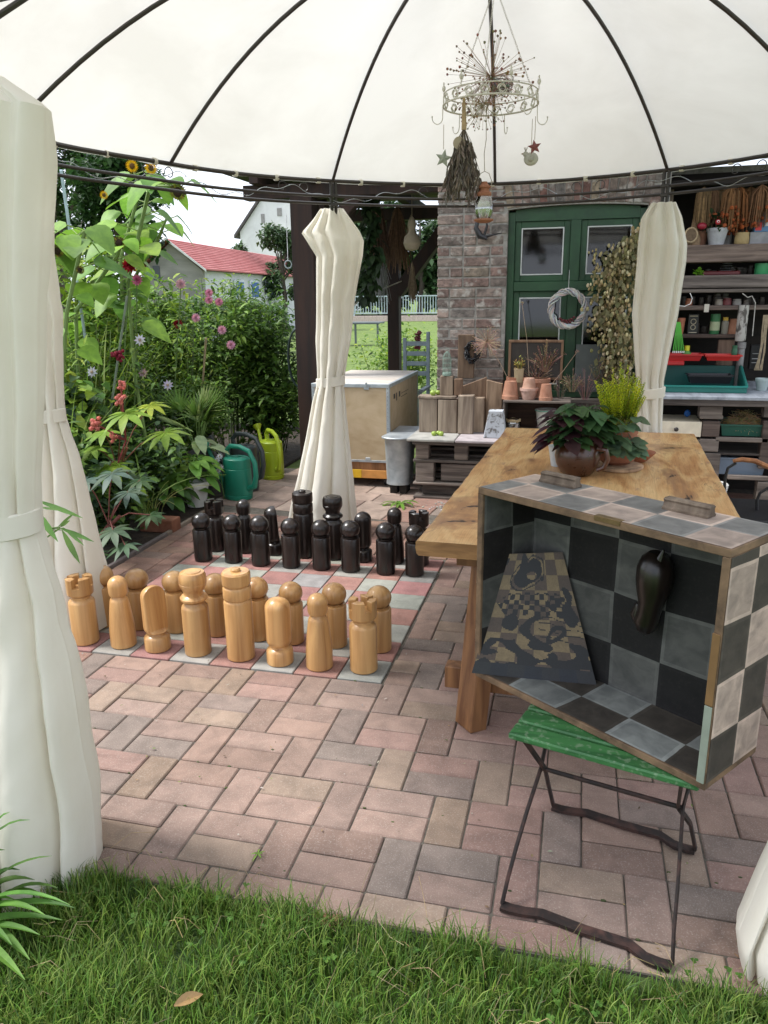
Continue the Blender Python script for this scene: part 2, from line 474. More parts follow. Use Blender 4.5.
rp=random.Random(3)
WB=[('rook',.3,'light wooden castle with notched top at the left end, beside the cream curtain'),
    ('bishop',0,'light wooden bishop with tapered body and round head beside the left-hand light castle'),
    ('knight',-.5,'light wooden knight with sliced rounded body between bishop and queen, left of the light king'),
    ('queen',0,'light wooden queen with flared crown and collar, standing left of the tallest light piece'),
    ('king',0,'tallest light wooden piece, the king with grooved flat top and small knob'),
    ('knight',1.9,'light wooden knight with split top standing just right of the light king'),
    ('bishop',0,'light wooden bishop with cone body standing left of the right-hand light castle'),
    ('rook',.7,'light wooden castle with crenellated top at the front right corner of the board')]
wx=[.115,.314,.496,.701,.915,1.109,1.296,1.495]
for i,(k,rz,l) in enumerate(WB): piece(k,False,wx[i],.095+rp.uniform(-.01,.01),rz,l)
wpl=['light wooden pawn behind the left-hand light castle','light wooden pawn behind the left-hand light bishop','light wooden pawn partly hidden behind the left-hand light knight',
 'light wooden pawn behind and right of the light queen','light wooden pawn behind and right of the light king','light wooden pawn behind the knight that is right of the light king',
 'light wooden pawn behind the right-hand light bishop','light wooden pawn behind the right-hand light castle']
for i in range(8): piece('pawn',False,[.094,.285,.485,.699,.914,1.089,1.299,1.513][i],.3+rp.uniform(-.015,.015),rp.uniform(0,6),wpl[i],s=rp.uniform(.98,1.02))
bpl=['black wooden pawn at the left end of the dark front row','second black pawn from the left, in front of the dark left bishop','third black pawn from the left in the dark front row','fourth black pawn from the left, just left of the tall dark king',
 'fifth black pawn from the left, in front of the dark queen','sixth black pawn from the left, in front of the dark right knight','second black pawn from the right in the dark front row','black wooden pawn at the right end of the dark front row, beside the table edge']
for i in range(8): piece('pawn',True,[.126,.325,.515,.71,.903,1.085,1.30,1.472][i],1.3+rp.uniform(-.01,.015),rp.uniform(0,6),bpl[i],s=rp.uniform(.98,1.02))
BB=[('rook',.1,'black wooden castle behind the leftmost dark pawn'),('bishop',0,'black wooden bishop behind the second dark pawn from the left'),('knight',.6,'black wooden knight with sliced body left of the dark king'),
    ('king',0,'tallest black piece, the dark king in front of the middle cream curtain'),('queen',0,'black wooden queen with flared crown, right of the dark king'),
    ('knight',2.6,'black wooden knight with rounded sliced body, right of the dark queen'),('bishop',0,'black wooden bishop behind the second dark pawn from the right'),('rook',.5,'black wooden castle at the right end, half hidden by the table corner')]
for i,(k,rz,l) in enumerate(BB): piece(k,True,[.117,.32,.52,.724,.917,1.107,1.308,1.46][i],1.5+rp.uniform(-.01,.01),rz,l)

# ================================================================== pavilion
AX,AY=1.896,.584; ZR=2.263
RA=[(-30,1.85),(1,1.85),(30,1.82),(61.2,1.83),(94,1.86),(127.4,1.745),(163,1.74),(193,1.92),(220,1.95),(232,2.05),(244,2.16),(258,2.12),(274,2.02),(304,2.12)]
def RR(deg):
    deg=(deg+30)%360-30
    a=sorted(RA); a=[(a[-1][0]-360,a[-1][1])]+a+[(a[0][0]+360,a[0][1]),(a[1][0]+360,a[1][1])]
    for i in range(len(a)-1):
        if a[i][0]<=deg<=a[i+1][0]:
            t=(deg-a[i][0])/(a[i+1][0]-a[i][0]); t=t*t*(3-2*t); return a[i][1]+(a[i+1][1]-a[i][1])*t
    return 1.85
def ringp(deg,dr=0,z=ZR): r=RR(deg)+dr; return Vector((AX+r*math.cos(R(deg)),AY+r*math.sin(R(deg)),z))
def domep(deg,t,off=0):
    """t=1 at ring, 0 at apex"""
    r=RR(deg)*t; z=ZR+.723*(1-t**2.313)+off
    return Vector((AX+r*math.cos(R(deg)),AY+r*math.sin(R(deg)),z))
RIBS=[1,30,61.2,94,127.4,163,193,220,244,274,304,332]
PB={127.4:(ony(333,383,2.03).x,2.03),61.2:(ony(650,383,2.2).x,2.2),193:(ony(42,412,.25).x,.25),244:(ony(2,515,-1.28).x,-1.28),304:(3.055,-1.19)}
POSTS=[61.2,127.4,193,244,304,1]
pavn=thing('garden_pavilion','round garden pavilion with cream cloth roof and thin dark metal frame','pavilion',(AX,AY,0))
def part(mb,name,mat,root,auto=35):
    o=mb.build(name,mat); o.parent=root; 
    o.matrix_parent_inverse=Matrix.Translation(-Vector(root.location)) if not any(root.rotation_euler) else (Matrix.Translation(root.location)@Matrix.Rotation(root.rotation_euler[2],4,'Z')).inverted()
    return o
cl=MB(); vs=[];fs=[]; NA=144; NT=26
for it in range(NT+1):
    t=1.012*it/NT
    for ia in range(NA):
        dg=360*ia/NA
        # sag between ribs
        ds=sorted(abs((dg-b+180)%360-180) for b in RIBS)[:2]; u=ds[0]/(ds[0]+ds[1]) if ds[0]+ds[1]>0 else 0
        sag=-.035*math.sin(PI*u)**2*math.sin(PI*min(t,1))*1.2 if True else 0
        edge=-.018*math.sin(PI*u)**1*max(0,(t-.8)/.2) if t>.8 else 0
        p=domep(dg,max(t,.0001),.024+sag*.8)
        w=mnoise.noise(Vector((p.x*3,p.y*3,1)))*.004+ mnoise.noise(Vector((dg*.35,t*2,4)))*.004*t
        pull=1-.012*math.sin(PI*u)**1*max(0,(t-.7)/.3)
        vs.append((AX+(p.x-AX)*pull,AY+(p.y-AY)*pull,p.z+w-edge*0))
for it in range(NT):
    for ia in range(NA):
        ib=(ia+1)%NA; fs.append([it*NA+ia,it*NA+ib,(it+1)*NA+ib,(it+1)*NA+ia])
# hem folded down at the edge
base=NT*NA; k0=len(vs)
for ia in range(NA):
    v=vs[base+ia]; vs.append((v[0]*1.0,v[1],v[2]-.022-.004*mnoise.noise(Vector((ia*.3,0,0)))))
for ia in range(NA):
    ib=(ia+1)%NA; fs.append([base+ia,base+ib,k0+ib,k0+ia])
cl.add(vs,fs,None,True); part(cl,'cloth_roof',M['roof_cloth'],pavn,auto=0)
for dg in RIBS:
    m=MB(); m.tube([domep(dg,1-.97*i/18,0) for i in range(19)],.0095,8); part(m,'rib',M['frame_metal'],pavn)
for nm,z,r_,dr in (('top_ring',ZR-.006,.011,0),('upper_rail',ZR-.092,.0085,-.0),('lower_rail',ZR-.135,.0085,0)):
    m=MB(); m.tube([ringp(360*i/90,dr,z) for i in range(90)],r_,8,closed=True); part(m,nm,M['frame_metal'],pavn)
for dg in POSTS:
    p=ringp(dg); m=MB(); pb_=PB.get(dg,(p.x,p.y))
    for s_ in (-1,1):
        tx=Vector((-math.sin(R(dg)),math.cos(R(dg)),0))*.014*s_
        m.tube([Vector((pb_[0],pb_[1],.0))+tx*.8,Vector((pb_[0],pb_[1],1.95))+tx*.8,Vector((p.x,p.y,2.09))+tx,Vector((p.x,p.y,ZR-.01))+tx],.0105,8)
    for z in (ZR-.14,ZR-.09): m.box((p.x,p.y,z),(.05,.03,.02),R(dg+90))
    part(m,'post',M['frame_metal'],pavn)
    for z in (ZR-.092,ZR-.135):
        pass
for i in range(40):
    dg=4.5+9*i; a=ringp(dg,.004,ZR+.016); tx=Vector((-math.sin(R(dg)),math.cos(R(dg)),0)); m=MB()
    rad=Vector((math.cos(R(dg)),math.sin(R(dg)),0)); pts=[]
    for q in range(9):
        an=2*PI*q/8; pts.append(Vector((a.x,a.y,ZR-.006))+rad*.0155*math.cos(an)+Vector((0,0,1))*.0175*math.sin(an))
    vv=[p_+tx*s_*.013 for p_ in pts for s_ in (-1,1)]; m.add(vv,[[2*q,2*q+1,2*q+3,2*q+2] for q in range(8)])
    part(m,'cloth_strap',M['canvas'],pavn)
# decorative scrolls between ring and rails
for i in range(12):
    for sgn in (-1,1):
        d0=i*30+16; pts=[]
        for q in range(15):
            a=q/14*PI*1.7; rr=.034*(1-.45*q/14)
            th=d0+sgn*(2.4-(rr*math.cos(a))/1.85*57.3*1.0)
            pts.append(ringp(th,0,ZR-.052+rr*math.sin(a)*.95))
        m=MB(); m.tube(pts,.0028,5); part(m,'scroll',M['frame_metal'],pavn)
# string of lights wound round the rails
sl=thing('string_lights','thin wire string of clear fairy lights twisted round the pavilion rails','string lights',(AX,AY,2.1))
m=MB(); b=MB(); pts=[]
for i in range(560):
    dg=-20+i*.42*1; z=ZR-.085+.034*math.sin(i*.105)+.012*math.sin(i*.41); pts.append(ringp(dg,.014*math.cos(i*.21)-.004,z))
    if i%11==0: b.ball(pts[-1],.0042,6,4)
m.tube(pts,.0019,4); part(m,'wire',M['zinc'],sl); part(b,'bulbs',M['glass'],sl)

# ------------------------------------------------------------------ curtains
def lerp(rows,y):
    if y<=rows[0][0]: return rows[0][1:]
    for a,b in zip(rows,rows[1:]):
        if a[0]<=y<=b[0]:
            t=(y-a[0])/(b[0]-a[0]); return tuple(p+(q-p)*t for p,q in zip(a[1:],b[1:]))
    return rows[-1][1:]
def tri(u): return 2/PI*math.asin(math.sin(u))
def curtain(name,label,Y,rows,tie,seed,ybot,depth=1.0,folds=10,wing=None,NA=260,NZ=120):
    """rows: (z, x_left, x_right, depth)"""
    root=thing(name,label,'curtain',((rows[-1][1]+rows[-1][2])/2,Y,0),0,'cream tied-back pavilion curtains')
    m=MB(); vs=[];fs=[]; r_=random.Random(seed); ph=[r_.uniform(0,6.28) for _ in range(6)]
    z0,z1=rows[0][0],rows[-1][0]
    for iz in range(NZ+1):
        z=z0+(z1-z0)*iz/NZ
        rr=lerp([(-a[0],)+a[1:] for a in rows],-z); xl,xr,dp=rr
        cx=(xl+xr)/2; hw=(xr-xl)/2
        s=(z0-z)/(z0-z1)
        tz=abs(z-tie) if tie else 1
        pinch=math.exp(-(tz/.10)**2)
        for ia in range(NA):
            a=2*PI*ia/NA; ca,sa=math.cos(a),math.sin(a)
            lo=max(0,(s-.42))/.58
            F_=folds; wv=F_*a+ph[0]+1.1*math.sin(s*2.6+ph[1])*.8+.9*math.sin(a*2+ph[2])
            gn=.55+.9*(.5+.5*mnoise.noise(Vector((ca*1.7,sa*1.7+seed*3.1,s*.6))))
            sp_=4.2*hw/F_
            At=sp_*(.10+.16*lo+.10*pinch)*gn; Ar=(.008+.012*(1-s)+min(.075,sp_*.50)*lo**.8+.006*pinch)*gn
            sn,cs=math.sin(wv),math.cos(wv); cs=math.copysign(abs(cs)**.7,cs)
            tx_,ty_=-sa*hw,ca*dp; tl=math.hypot(tx_,ty_)+1e-6; tx_/=tl; ty_/=tl
            nx_,ny_=ca*dp,sa*hw; nl_=math.hypot(nx_,ny_)+1e-6; nx_/=nl_; ny_/=nl_
            edge_=abs(ca)**6
            x_=ca*hw+tx_*At*sn*(1-edge_)+nx_*Ar*cs*.35*(1-edge_)
            y_=sa*dp+ty_*At*sn+ny_*Ar*cs*(1-.6*edge_)
            fine=.0035*tri(23*a+ph[3]+3*s)*(.15+1.4*pinch)
            y_+=ny_*fine
            wr=.003*mnoise.noise(Vector((x_*18,z*14+seed,y_*18)))+ .010*mnoise.noise(Vector((x_*9+seed+z*2.2,z*3.5,y_*5)))+.016*abs(mnoise.noise(Vector((x_*8-z*3,z*2.5+seed,3))))
            vs.append((cx+x_,Y+y_+wr,z+ (.010*math.sin(3*a+ph[4])+.006*math.sin(7*a))*lo**4))
    for iz in range(NZ):
        for ia in range(NA):
            ib=(ia+1)%NA; fs.append([iz*NA+ia,iz*NA+ib,(iz+1)*NA+ib,(iz+1)*NA+ia])
    m.add(vs,fs,None,True); part(m,'cloth',M['canvas'],root,auto=0)
    if tie:
        rr=lerp([(-a[0],)+a[1:] for a in rows],-tie); xl,xr,dp=rr; t=MB(); vs=[];fs=[]
        for iz,(dz,g_) in enumerate(((.032,.004),(.028,.010),(-.028,.010),(-.032,.004))):
            for ia in range(48):
                a=2*PI*ia/48
                vs.append(((xl+xr)/2+math.cos(a)*((xr-xl)/2+g_),Y+math.sin(a)*(dp*1.06+g_+.004),tie+dz+.01*math.cos(a)))
        for iz in range(3):
            for ia in range(48): ib=(ia+1)%48; fs.append([iz*48+ia,iz*48+ib,(iz+1)*48+ib,(iz+1)*48+ia])
        t.add(vs,fs,None,True); part(t,'tie_band',M['canvas'],root)
    return root
def rows_px(px,Y,dep):
    out=[]
    for (y,xl,xr) in px:
        a=ony(xl,y,Y); b=ony(xr,y,Y); z=(a.z+b.z)/2
        out.append((z,a.x,b.x,dep(z)))
    return out
def dep_std(z):
    if z>1.9: return .05+.3*(2.1-z)
    if z>1.05: return .055+.055*(z-1.05)/.85+.0
    return .055+.13*((1.05-z)/1.05)**.9
c3=rows_px([(209,321,343),(222,311,352),(232,302,359),(241,308,363),(256,317,362),(300,317,354),(340,316,350),(383,318,343),(402,313,345),(437,307,348),(477,299,352),(500,294,354),(530,289,357)],2.03,dep_std)
curtain('tied_curtain','cream curtain tied at the waist on the middle post, behind the dark chess king',2.03,c3,1.04,1,0)
c4r=rows_px([(203,651,676),(218,641,682),(245,638,687),(262,637,686),(315,632,678),(380,636,664),(430,638,662),(470,634,672),(500,626,684),(540,618,696)],2.2,dep_std)
curtain('tied_curtain','cream curtain on the far right post between hop garland and wooden shelves',2.2,c4r,.98,2,0)
c2=rows_px([(128,20,40),(150,8,48),(200,5,49),(250,6,47),(314,12,58),(405,22,61),(420,22,63),(470,10,79),(520,2,90),(564,-4,99),(618,-10,107)],.25,dep_std)
curtain('tied_curtain','cream curtain at the left behind the nearest one, beside the light castle',.25,c2,1.06,3,0)
def dep_big(z): return min(dep_std(z)*1.1,.14)
c1=rows_px([(76,-75,-5),(84,-78,6),(108,-75,42),(160,-75,42),(210,-72,40),(294,-68,38),(400,-58,36),(500,-30,33),(530,-28,33),(587,-45,50),(696,-60,73),(786,-70,86),(876,-78,90)],-1.28,dep_big)
curtain('tied_curtain','nearest cream curtain filling the left edge, hem touching the grass',-1.28,c1,1.045,4,0,folds=9)
c6=[(2.07,3.0,3.15,.05),(1.95,2.93,3.23,.08),(1.05,2.985,3.12,.06),(.75,2.95,3.15,.085),(.52,2.87,3.18,.11),(.38,2.845,3.20,.12),(.22,2.81,3.22,.12),(.09,2.785,3.23,.12),(.012,2.80,3.22,.11)]
curtain('tied_curtain','nearest cream curtain at the lower right corner, only its bulging hem showing',-1.19,c6,1.05,5,0)
pc=ringp(1)
curtain('tied_curtain','cream curtain on the pavilion post beyond the right frame edge',pc.y,[(2.07,pc.x-.08,pc.x+.08,.05),(1.95,pc.x-.18,pc.x+.18,.07),(1.05,pc.x-.08,pc.x+.08,.06),(.02,pc.x-.25,pc.x+.25,.16)],1.05,6,0)
# ================================================================== table
def woodtable():
    m,nt,out=_new('table_wood'); L=nt.links.new
    tc=N(nt,'ShaderNodeTexCoord')
    def noise(scale,det=6,dist=1.0,rough=.6):
        mp=N(nt,'ShaderNodeMapping'); mp.inputs['Scale'].default_value=scale; L(tc.outputs['Object'],mp.inputs[0])
        n_=N(nt,'ShaderNodeTexNoise',Scale=1.0,Detail=det,Distortion=dist,Roughness=rough); L(mp.outputs[0],n_.inputs['Vector']); return n_.outputs['Fac']
    def ramp(f,stops):
        r=N(nt,'ShaderNodeValToRGB'); cr=r.color_ramp
        while len(cr.elements)<len(stops): cr.elements.new(.5)
        for e_,(p,c) in zip(cr.elements,stops): e_.position=p; e_.color=c4(c)
        L(f,r.inputs[0]); return r.outputs[0]
    def mix(a,b,f,bt='MIX'):
        x=N(nt,'ShaderNodeMix',data_type='RGBA',blend_type=bt)
        if isinstance(f,float): x.inputs[0].default_value=f
        else: L(f,x.inputs[0])
        L(a,x.inputs[6])
        if isinstance(b,tuple): x.inputs[7].default_value=c4(b)
        else: L(b,x.inputs[7])
        return x.outputs[2]
    big=ramp(noise((8,1.7,3),5,1.6),[(.3,(.43,.205,.075)),(.46,(.60,.345,.145)),(.6,(.70,.47,.22)),(.75,(.52,.30,.13))])
    stain=ramp(noise((6,3,6),4,3),[(.58,(0,0,0)),(.72,(1,1,1))])
    c=mix(big,(.36,.19,.12),stain); 
    gr=ramp(noise((75,3.0,20),7,2.2,.72),[(.32,(.66,.60,.54)),(.52,(1,1,1)),(.7,(1.0,.98,.95))])
    c=mix(c,gr,.9,'MULTIPLY')
    # knots and cracks
    mp=N(nt,'ShaderNodeMapping'); mp.inputs['Scale'].default_value=(3.2,2.2,3); L(tc.outputs['Object'],mp.inputs[0])
    dn=N(nt,'ShaderNodeTexNoise',Scale=3.0,Detail=4.0); L(mp.outputs[0],dn.inputs['Vector'])
    mv=N(nt,'ShaderNodeMix',data_type='RGBA'); mv.inputs[0].default_value=.22; L(mp.outputs[0],mv.inputs[6]); L(dn.outputs['Color'],mv.inputs[7])
    vo=N(nt,'ShaderNodeTexVoronoi',Scale=1.6); L(mv.outputs[2],vo.inputs['Vector'])
    kn=ramp(vo.outputs['Distance'],[(.045,(1,1,1)),(.11,(0,0,0))])
    c=mix(c,(.09,.045,.025),kn)
    ring=ramp(vo.outputs['Distance'],[(.09,(.7,.7,.7)),(.22,(0,0,0))])
    c=mix(c,(.33,.16,.07),ring)
    cr=ramp(noise((7,3.2,5),5,6.0,.5),[(.488,(0,0,0)),(.5,(1,1,1)),(.512,(0,0,0))])
    msk=ramp(noise((3,2.2,3),2,0),[(.60,(0,0,0)),(.64,(1,1,1))])
    cm=mix(cr,msk,1.0,'MULTIPLY'); c=mix(c,(.10,.05,.03),cm)
    TI=(Matrix.Translation((1.825,-.345,0))@Matrix.Rotation(R(-2.2),4,'Z')).inverted()
    for (px,py,ex,ey,sz) in ((455,521,1.0,2.6,.075),(474,506,.6,1.0,.04),(484,457,1.3,.8,.03),(668,448,1.0,2.2,.07),(671,476,1.6,.8,.035),(686,499,1.8,.5,.05),(510,470,1.2,1.0,.025)):
        k=TI@onz(px,py,.76)
        mp=N(nt,'ShaderNodeMapping'); mp.inputs['Location'].default_value=(-k.x*ex/sz/2.1,-k.y*ey/sz*.24,0); mp.inputs['Scale'].default_value=(ex/sz/2.1,ey/sz*.24,0); L(tc.outputs['Object'],mp.inputs[0])
        dn=N(nt,'ShaderNodeTexNoise',Scale=1.3,Detail=4.0); L(mp.outputs[0],dn.inputs['Vector'])
        sb=N(nt,'ShaderNodeVectorMath',operation='SUBTRACT'); L(dn.outputs['Color'],sb.inputs[0]); sb.inputs[1].default_value=(.5,.5,.5)
        s2_=N(nt,'ShaderNodeVectorMath',operation='SCALE'); L(sb.outputs[0],s2_.inputs[0]); s2_.inputs['Scale'].default_value=2.6
        a2=N(nt,'ShaderNodeVectorMath',operation='ADD'); L(mp.outputs[0],a2.inputs[0]); L(s2_.outputs[0],a2.inputs[1])
        ln=N(nt,'ShaderNodeVectorMath',operation='LENGTH'); L(a2.outputs[0],ln.inputs[0])
        c=mix(c,(.30,.15,.07),ramp(ln.outputs['Value'],[(.5,(.75,.75,.75)),(1.0,(0,0,0))]))
        c=mix(c,(.035,.022,.018),ramp(ln.outputs['Value'],[(.20,(1,1,1)),(.34,(0,0,0))]))
    b=N(nt,'ShaderNodeBsdfPrincipled'); L(c,b.inputs['Base Color']); b.inputs['Roughness'].default_value=.42; b.inputs['Coat Weight'].default_value=.12
    bp=N(nt,'ShaderNodeBump',Strength=.15,Distance=.003); L(gr,bp.inputs['Height']); L(bp.outputs[0],b.inputs['Normal'])
    L(b.outputs[0],out.inputs['Surface']); return m
M['table']=woodtable()
M['table_leg']=pmat('table_leg_wood',(.11,.045,.018),(.26,.125,.05),(24,24,2.5),.45,.15,coat=.1,rand=1)
M['table_edge']=pmat('table_edge_wood',(.17,.08,.03),(.42,.23,.09),(5,5,26),.5,.3,bdist=.002)
TR=R(-2.2); TW,TL=1.12,2.42
tb=thing('wooden_table','thick honey coloured live edge plank table with knots','table',(1.825,-.345,0),TR)
m=MB(); NX,NY=10,30
def edge(y,s): return .010*mnoise.noise(Vector((y*2.1,s*5,0)))+.005*mnoise.noise(Vector((y*9,s*3,2)))
vs=[];fs=[]
prof=[(0,.760),(-.004,.756),(-.006,.735),(-.001,.712),(.006,.706)]
rowlen=None
for j in range(NY+1):
    y=TL*j/NY; row=[]
    ye=y
    eL=edge(y,1); eR=edge(y,2)+TW
    row+= [(eL+o,ye,z) for o,z in prof[::-1]]
    row+= [(eL+(eR-eL)*i/NX,ye,.7605) for i in range(1,NX)]
    row+= [(eR-o,ye,z) for o,z in prof]
    row+= [(eR-(eR-eL)*i/NX,ye,.7055) for i in range(1,NX)]
    rowlen=len(row); vs+=row
for j in range(NY):
    for i in range(rowlen):
        k=(i+1)%rowlen; fs.append([j*rowlen+i,j*rowlen+k,(j+1)*rowlen+k,(j+1)*rowlen+i])
fs.append(list(range(rowlen))); fs.append([NY*rowlen+i for i in range(rowlen)][::-1])
m.add(vs,fs)
for k_,f_ in enumerate(fs):
    zz=[vs[q][2] for q in f_]
    if min(zz)<.7555: m.mi[k_]=1
 
tp=m.build('table_top',[M['table'],M['table_edge']],tb)
# glued board seams as thin dark lines is part of the top: narrow grooves
m=MB()
for yy in (.32,TL-.32):
    pass
def beam(mb,a,b,w,h,col=None):
    a=Vector(a);b=Vector(b); d=b-a; q=d.to_track_quat('Z','Y').to_matrix().to_4x4()
    mb.box((0,0,0),(w,h,d.length),None,.004,col,Matrix.Translation((a+b)/2)@q)
for yy in (.10,TL-.30):
    for sx in (0,1):
        x0=.185 if sx==0 else TW-.185; x1=.235 if sx==0 else TW-.235
        m=MB(); beam(m,(x0,yy,.0),(x1,yy+.05,.705),.105,.075); m.build('leg',M['table_leg'],tb)
    m=MB(); m.bb(.07,TW-.07,yy+.062,yy+.125,.115,.205); m.build('stretcher',M['table_leg'],tb)
    m=MB(); m.bb(.12,TW-.12,yy+.01,yy+.10,.64,.7045); m.build('rail',M['table_leg'],tb)
m=MB(); m.bb(TW/2-.03,TW/2+.03,.23,TL-.2,.13,.19); m.build('long_stretcher',M['table_leg'],tb)

# ================================================================== green folding chair
NL=onz(502,907); NR=onz(672,968); FL=onz(553,808); FR=onz(695,852)
def ray_plane(x,y,P,n_):
    d=Vector(_ray(x,y)); C_=Vector(CAM_C); return C_+d*((P-C_).dot(n_)/d.dot(n_))
ch=thing('folding_chair','green slatted folding garden chair with worn iron frame, carrying the painted box','chair',(NL.x,NL.y,0))
sd=(FL-NL).normalized(); sn=Vector((sd.y,-sd.x,0))
pivL=onz(541,768,.30); sdR=(FR-NR).normalized(); snR=Vector((sdR.y,-sdR.x,0)); pivR=onz(683,808,.30)
wdir=(NR-NL); wdir.z=0; W_=wdir.length; wdir.normalize(); ddir=Vector((-wdir.y,wdir.x,0))
seatz=.455
sfl=onz(508,733,seatz); sfr=onz(699,786,seatz)
sw=(sfr-sfl); sw.z=0; SWL=sw.length; sw.normalize(); sdp=Vector((-sw.y,sw.x,0))
sa=math.atan2(sw.y,sw.x)
offs=[0,.075,.15,.225,.30]
for i,o_ in enumerate(offs):
    m=MB(); c_=sfl+sw*(SWL/2)+sdp*(o_+.033); m.box((c_.x,c_.y,seatz-.0095),(SWL,.064,.019),sa,.004); part(m,'seat_slat',M['green_slat'],ch)
def flatbar(a,b,w=.022,t=.005,pts=None): pass
def fb(mb,pts,w=.011): mb.tube(pts,w,6,flat=(wdir,.5))
for (n_,f_,pv,tx) in ((NL,FL,pivL,.012),(NR,FR,pivR,-.012)):
    top_=Vector((0,0,0))
    # near foot -> pivot -> back of seat -> backrest
    a=n_+Vector((0,0,.012)); p1=n_.lerp(pv,.35)+Vector((0,0,0)); p1=a.lerp(pv,.45)-sd*.035
    bk=sfl+sdp*.33+(sw*(SWL-.03) if tx<0 else sw*.03); bk=Vector((bk.x,bk.y,seatz-.02))
    up=bk+sdp*.06+Vector((0,0,.38))
    m=MB(); pts=[]; cv=1 if tx>0 else 0
    ctrl=[a,a.lerp(p1,.5)-sd*.008*cv,p1+sd*.035*(1-cv),p1.lerp(pv,.5)-sd*.012*cv+sd*.018*(1-cv),pv,pv.lerp(bk,.5),bk]
    fb(m,ctrl,.0105); part(m,'back_leg',M['rust_metal'],ch)
    a=f_+Vector((0,0,.012)); fr=(sfl+sw*.02 if tx>0 else sfl+sw*(SWL-.03))+sdp*.03; fr=Vector((fr.x,fr.y,seatz-.022))
    m=MB(); fb(m,[a,a.lerp(pv,.5)-Vector((0,0,-.02)),pv+wdir*tx,fr+wdir*tx],.0105); part(m,'front_leg',M['rust_metal'],ch)
    m=MB(); m.tube([fr,fr+sdp*.34],.008,6); part(m,'seat_rail',M['rust_metal'],ch)
for a,b,nm in ((NL,NR,'foot_bar'),(FL,FR,'foot_bar')):
    m=MB(); pts=[]
    d_=(b-a)
    prof_=[(0,.012,0),(.06,.010,.0),(.14,.010,.006),(.24,.010,.020),(.5,.010,.016),(.76,.010,.022),(.86,.010,-.002),(.94,.010,-.004),(1,.012,0)]
    nrm=Vector((-d_.y,d_.x,0)).normalized()
    vs=[];fs=[]
    for t,z,o_ in prof_:
        c_=a+d_*t+nrm*(o_-.006)
        for (u_,w_) in ((-.015,0),(.015,0),(.015,.010),(-.015,.010)): vs.append(c_+nrm*u_+Vector((0,0,.004+w_)))
    for i in range(len(prof_)-1):
        for k in range(4): l=(k+1)%4; fs.append([i*4+k,i*4+l,(i+1)*4+l,(i+1)*4+k])
    fs.append([3,2,1,0]); fs.append([len(vs)-4+k for k in range(4)])
    m.add(vs,fs); part(m,nm,M['rust_metal'],ch)
m=MB(); beam(m,pivL,pivR,.012,.012); part(m,'cross_rod',M['rust_metal'],ch)
# ================================================================== painted chequered box
BX=Vector((2.08,-.715,.4575)); BR=math.atan2(-.603,.797); BW,BD,BH,T=.752,.25,.598,.019
box=thing('painted_wooden_box','open wooden box painted with worn grey and black squares, standing on the green chair','box',BX,BR)
M['box_wood']=pmat('box_edge_wood',(.09,.055,.032),(.24,.15,.085),(14,14,14),.75,.4,bdist=.001)
def paintmat():
    return pmat('worn_square_paint',(.70,.70,.70),(1.20,1.18,1.15),(16,16,22),.72,.35,bscale=(60,60,120),attr=True,dist=.5,bdist=.0012,speck=(.22,.20,.17),speckscale=120,speckamt=.025,spec=.35)
M['box_paint']=paintmat()
rb=random.Random(8)
DK=(.015,.013,.013); NAVY=(.010,.0095,.010); GR=(.095,.097,.092); PALE=(.42,.335,.285); OLV=(.055,.048,.040); GRY=(.20,.198,.19)
def cells(mb,org,u,v,lu,lv,us,vs_,fn,nrm,jit=.004):
    """painted squares laid on a board; us,vs_ lists of grid lines"""
    gu={};
    for i in range(len(us)):
        for j in range(len(vs_)):
            e_=(0 if i in (0,len(us)-1) else rb.uniform(-jit,jit)); f_=(0 if j in (0,len(vs_)-1) else rb.uniform(-jit,jit))
            gu[i,j]=(us[i]+e_,vs_[j]+f_)
    u=Vector(u);v=Vector(v);org=Vector(org);nrm=Vector(nrm)
    flip=u.cross(v).dot(nrm)<0
    for i in range(len(us)-1):
        for j in range(len(vs_)-1):
            q=[gu[i,j],gu[i+1,j],gu[i+1,j+1],gu[i,j+1]]
            # subdivide edges with a wobble so the brushed borders are not ruler straight
            ring=[]
            for k in range(4):
                a=q[k];b=q[(k+1)%4]
                for s_ in range(4):
                    t=s_/4; x=a[0]+(b[0]-a[0])*t; y=a[1]+(b[1]-a[1])*t
                    w=.0016 if s_ else 0
                    x+=w*mnoise.noise(Vector((x*70,y*70,1))); y+=w*mnoise.noise(Vector((x*70,y*70,5)))
                    x=min(max(x,us[0]),us[-1]); y=min(max(y,vs_[0]),vs_[-1])
                    ring.append(org+u*x+v*y+nrm*.0012)
            if flip: ring=ring[::-1]
            cc_=fn(i,j); cen=sum(ring,Vector())/len(ring); k_=len(ring)
            inn=[cen+(p-cen)*.86 for p in ring]; e_=rb.uniform(1.05,1.35); w_=rb.uniform(.86,1.0)
            mb.add(ring+inn,[[q_,(q_+1)%k_,k_+(q_+1)%k_,k_+q_] for q_ in range(k_)],tuple(x*e_ for x in cc_),False,1)
            mb.add(inn,[list(range(k_))],tuple(x*w_ for x in cc_),False,1)
def jc(c,a=.15): v=rb.uniform(1-a,1+a); return tuple(x*v for x in c)
def two(a,b,off=0): return lambda i,j: jc(a if (i+j+off)%2==0 else b)
mats=[M['box_wood'],M['box_paint']]
m=MB(); m.bb(0,BW,.002,BD,0,T,.0015); cells(m,(T,.008,T),(1,0,0),(0,1,0),0,0,[0,.11,.29,.45,.62,BW-2*T],[0,.11,BD-T-.010],two(OLV,(.23,.245,.235)),(0,0,1)); part_=lambda mb,n_,mt: mb.build(n_,mt,box)
part_(m,'bottom_panel',mats)
m=MB(); m.bb(0,BW,.0,BD,BH-T,BH,.0015)
